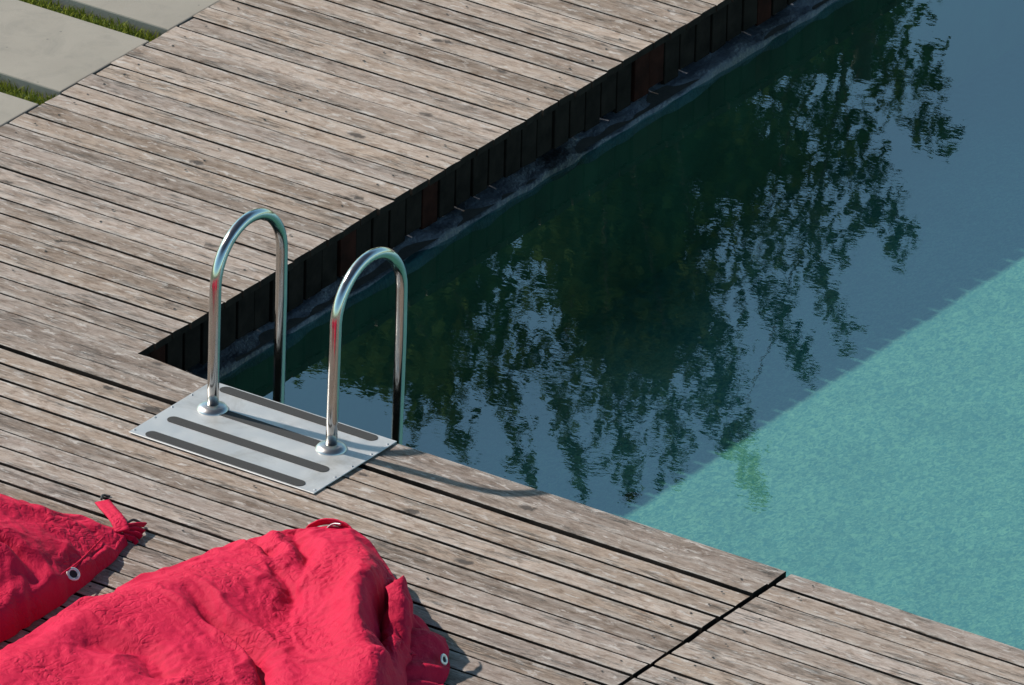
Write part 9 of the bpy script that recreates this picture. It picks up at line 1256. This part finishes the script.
def leaf_mesh(name, C, size, shade, parent, mat):
    """leaf-sized pointed quads at centres C"""
    n = len(C)
    d = RNG.normal(size=(n, 3)); d[:, 2] -= .4; d /= np.linalg.norm(d, axis=1)[:, None]
    e = RNG.normal(size=(n, 3)); e -= d * (e * d).sum(1)[:, None]; e /= np.linalg.norm(e, axis=1)[:, None]
    L = size[:, None]; W = L * .27
    V = np.stack([C - d * L * .5, C + e * W - d * L * .05, C + d * L * .5, C - e * W - d * L * .05], 1).reshape(-1, 3)
    me = bpy.data.meshes.new(name)
    me.vertices.add(4 * n); me.vertices.foreach_set('co', V.ravel().astype(np.float32))
    me.loops.add(4 * n); me.loops.foreach_set('vertex_index', np.arange(4 * n, dtype=np.int32))
    me.polygons.add(n); me.polygons.foreach_set('loop_start', np.arange(0, 4 * n, 4, dtype=np.int32))
    me.update(calc_edges=True); me.validate()
    at = me.attributes.new('shade', 'FLOAT', 'POINT'); at.data.foreach_set('value', np.repeat(shade, 4).astype(np.float32))
    return link(name, me, mat, parent)

def tree(name, base_s, base_t, caps, label, lower):
    base = LAT * base_s + FH * base_t
    root = empty(name, (base[0], base[1], -.055))
    tag(root, label, 'tree', 'trees beyond the pool')
    org = np.array([base[0], base[1], -.055])
    pts, siz = [], []
    limbs = []
    for (s0, h0, s1, h1, r0, r1, dn) in caps:
        tc = base_t + RNG.uniform(-.9, .9)
        ln = math.hypot(s1 - s0, h1 - h0) + r0 + r1
        n = int(dn * (ln * (r0 + r1)) * (3600 if r0 > .3 else 1500)) + 8
        t = RNG.beta(1.0, 1.15, n) * 1.12 - .06
        r = r0 + (r1 - r0) * np.clip(t, 0, 1)
        r = r * (1.25 if r0 < .3 else 1.0)
        q = RNG.normal(size=(n, 3)) * .55
        # clump along twigs
        cl = RNG.normal(size=(max(4, n // 18), 3)) * .5
        q = np.where(RNG.random((n, 1)) < .75, cl[RNG.integers(0, len(cl), n)] + RNG.normal(size=(n, 3)) * .2, q)
        s = s0 + (s1 - s0) * t + q[:, 0] * r
        h = h0 + (h1 - h0) * t + q[:, 1] * r
        tt = tc + q[:, 2] * np.maximum(r * 1.6, .2)
        # heights were read at depth 17: keep the same silhouette direction at this depth
        h = h + (tt - 17.) * .49
        pts.append(LAT[None] * s[:, None] + FH[None] * tt[:, None] + np.array([0, 0, 1.])[None] * h[:, None])
        siz.append(RNG.uniform(.06, .11, n) if r0 < .3 else RNG.uniform(.07, .13, n))
        limbs.append((LAT * s0 + FH * tc + np.array([0, 0, h0 + (tc - 17) * .49]), LAT * (s0 + (s1 - s0) * .8) + FH * tc + np.array([0, 0, h0 + (h1 - h0) * .8 + (tc - 17) * .49]), r0))
    for (ds, h, dt, rs, rh, n) in lower:
        q = RNG.normal(size=(n, 3)); q /= np.linalg.norm(q, axis=1)[:, None]; q *= RNG.random((n, 1)) ** .45
        q += .12 * RNG.normal(size=(40, 3))[RNG.integers(0, 40, n)]
        pts.append(base[None] + LAT[None] * (ds + q[:, :1] * rs) + FH[None] * (dt + q[:, 1:2] * rs * .8) + np.array([0, 0, 1.])[None] * (h + q[:, 2:] * rh))
        siz.append(RNG.uniform(.12, .22, n))
        limbs.append((base + np.array([0, 0, h - rh * .5]), base + LAT * ds + FH * dt + np.array([0, 0, h]), .3))
    P = np.concatenate(pts) - org[None]; Z = np.concatenate(siz)
    leaf_mesh('crown', P, Z, RNG.random(len(P)), root, M_LEAF)
    V, F = [], []
    def add(path, r):
        v, f = sweep([tuple(np.array(p) - org) for p in path], r, 7)
        b = len(V); V.extend(v); F.extend([tuple(i + b for i in q) for q in f])
    top = base + np.array([0, 0, 6.6])
    add([org, base + np.array([.05, .03, 2.]), base + np.array([-.04, .06, 4.2]), top], [.17, .14, .10, .05])
    for a, b, r in limbs:
        fork = base + np.array([0, 0, max(1.6, min(a[2] - 1.0, 6.0))])
        mid = (fork + a) / 2 + RNG.normal(size=3) * .08
        add([fork, mid, a, b], [.016, .008, .003, .001])
    pydata('trunk', V, F, M_BARK, root, smooth=True)
    return root
A = [c for c in CAPS if c[0] < 1.45]; Bc = [c for c in CAPS if c[0] >= 1.45 and c[0] < 2.25]; Cc = [c for c in CAPS if c[0] >= 2.25]
low = lambda n: [(0, 5.6, 0, 1.3, 1.3, n), (-.6, 4.0, .5, 1.5, 1.2, n), (.6, 3.9, -.4, 1.5, 1.3, n), (0, 2.9, 0, 1.5, 1.0, n // 2)]
tree('leafy_tree', .25, 17.1, A, 'dense leafy tree beyond the deck, leftmost of the three mirrored in the pool', low(2600))
tree('leafy_tree', 1.75, 18.2, Bc, 'leafy tree mirrored in the middle of the pool between two others', low(2600))
tree('leafy_tree', 3.0, 17.6, Cc, 'airy leafy tree with thin tips mirrored at the right of the pool', [(-.3, 4.7, 0, 1.5, 1.2, 2600), (.3, 3.6, -.4, 1.6, 1.2, 2600)])

# ------------------------------------------------------------------ light, sky, camera
SUN_DIR = Vector((.9935, .1140, 0)).normalized()      # direction the light travels, on plan
EL = rad(40.2)
W = bpy.data.worlds.new('World'); S.world = W; W.use_nodes = True
nt = W.node_tree; nt.nodes.clear()
sky = nt.nodes.new('ShaderNodeTexSky'); sky.sky_type = 'NISHITA'; sky.sun_disc = False
sky.sun_elevation = EL; sky.sun_rotation = math.atan2(-SUN_DIR.x, -SUN_DIR.y)
sky.air_density = 1.2; sky.dust_density = .7; sky.ozone_density = .8
bg = nt.nodes.new('ShaderNodeBackground'); bg.inputs[1].default_value = .15
wo = nt.nodes.new('ShaderNodeOutputWorld')
# sky shaped for lighting: bright low for water reflections, dimmed overhead to cut ambient
tc = nt.nodes.new('ShaderNodeTexCoord'); sx = nt.nodes.new('ShaderNodeSeparateXYZ'); nt.links.new(tc.outputs['Generated'], sx.inputs[0])
rp = nt.nodes.new('ShaderNodeValToRGB'); el = rp.color_ramp.elements
el[0].position = .50; el[0].color = (.72, 1.0, 1., 1); el[1].position = .72; el[1].color = (.24, .24, .24, 1)
nt.links.new(sx.outputs[2], rp.inputs[0])
mu = nt.nodes.new('ShaderNodeMix'); mu.data_type = 'RGBA'; mu.blend_type = 'MULTIPLY'; mu.inputs[0].default_value = 1
nt.links.new(sky.outputs[0], mu.inputs[6]); nt.links.new(rp.outputs[0], mu.inputs[7])
nt.links.new(mu.outputs[2], bg.inputs[0]); nt.links.new(bg.outputs[0], wo.inputs[0])
L = bpy.data.lights.new('sun', 'SUN'); L.energy = 4.8; L.angle = rad(.9); L.color = (1, .92, .83)
lo = bpy.data.objects.new('sun', L); COL.objects.link(lo)
ld = Vector((SUN_DIR.x * math.cos(EL), SUN_DIR.y * math.cos(EL), -math.sin(EL)))
lo.rotation_euler = ld.to_track_quat('-Z', 'Y').to_euler(); lo.location = (-8, -1, 9)

cam = bpy.data.cameras.new('camera'); co = bpy.data.objects.new('camera', cam); COL.objects.link(co)
fw = Vector((-0.49917093, 0.74561989, -0.44145144)); rt = Vector((0.82484184, 0.56495353, 0.02152791)); up = Vector((-0.26545119, 0.35338151, 0.89702686))
R = Matrix((rt, up, -fw)).transposed()
co.matrix_world = Matrix.Translation((22.16760817, -30.81165869, 18.74247816)) @ R.to_4x4()
cam.sensor_width = 36; cam.sensor_fit = 'HORIZONTAL'; cam.lens = 12220.614 * 36 / 1024
cam.clip_start = 1; cam.clip_end = 3000
cam.dof.use_dof = True; cam.dof.focus_distance = 42.0; cam.dof.aperture_fstop = 20
S.camera = co
S.view_settings.view_transform = 'Standard'; S.view_settings.look = 'None'
S.view_settings.exposure = 0.35; S.view_settings.gamma = 1
S.cycles.max_bounces = 10; S.cycles.transparent_max_bounces = 12
S.cycles.use_denoising = True
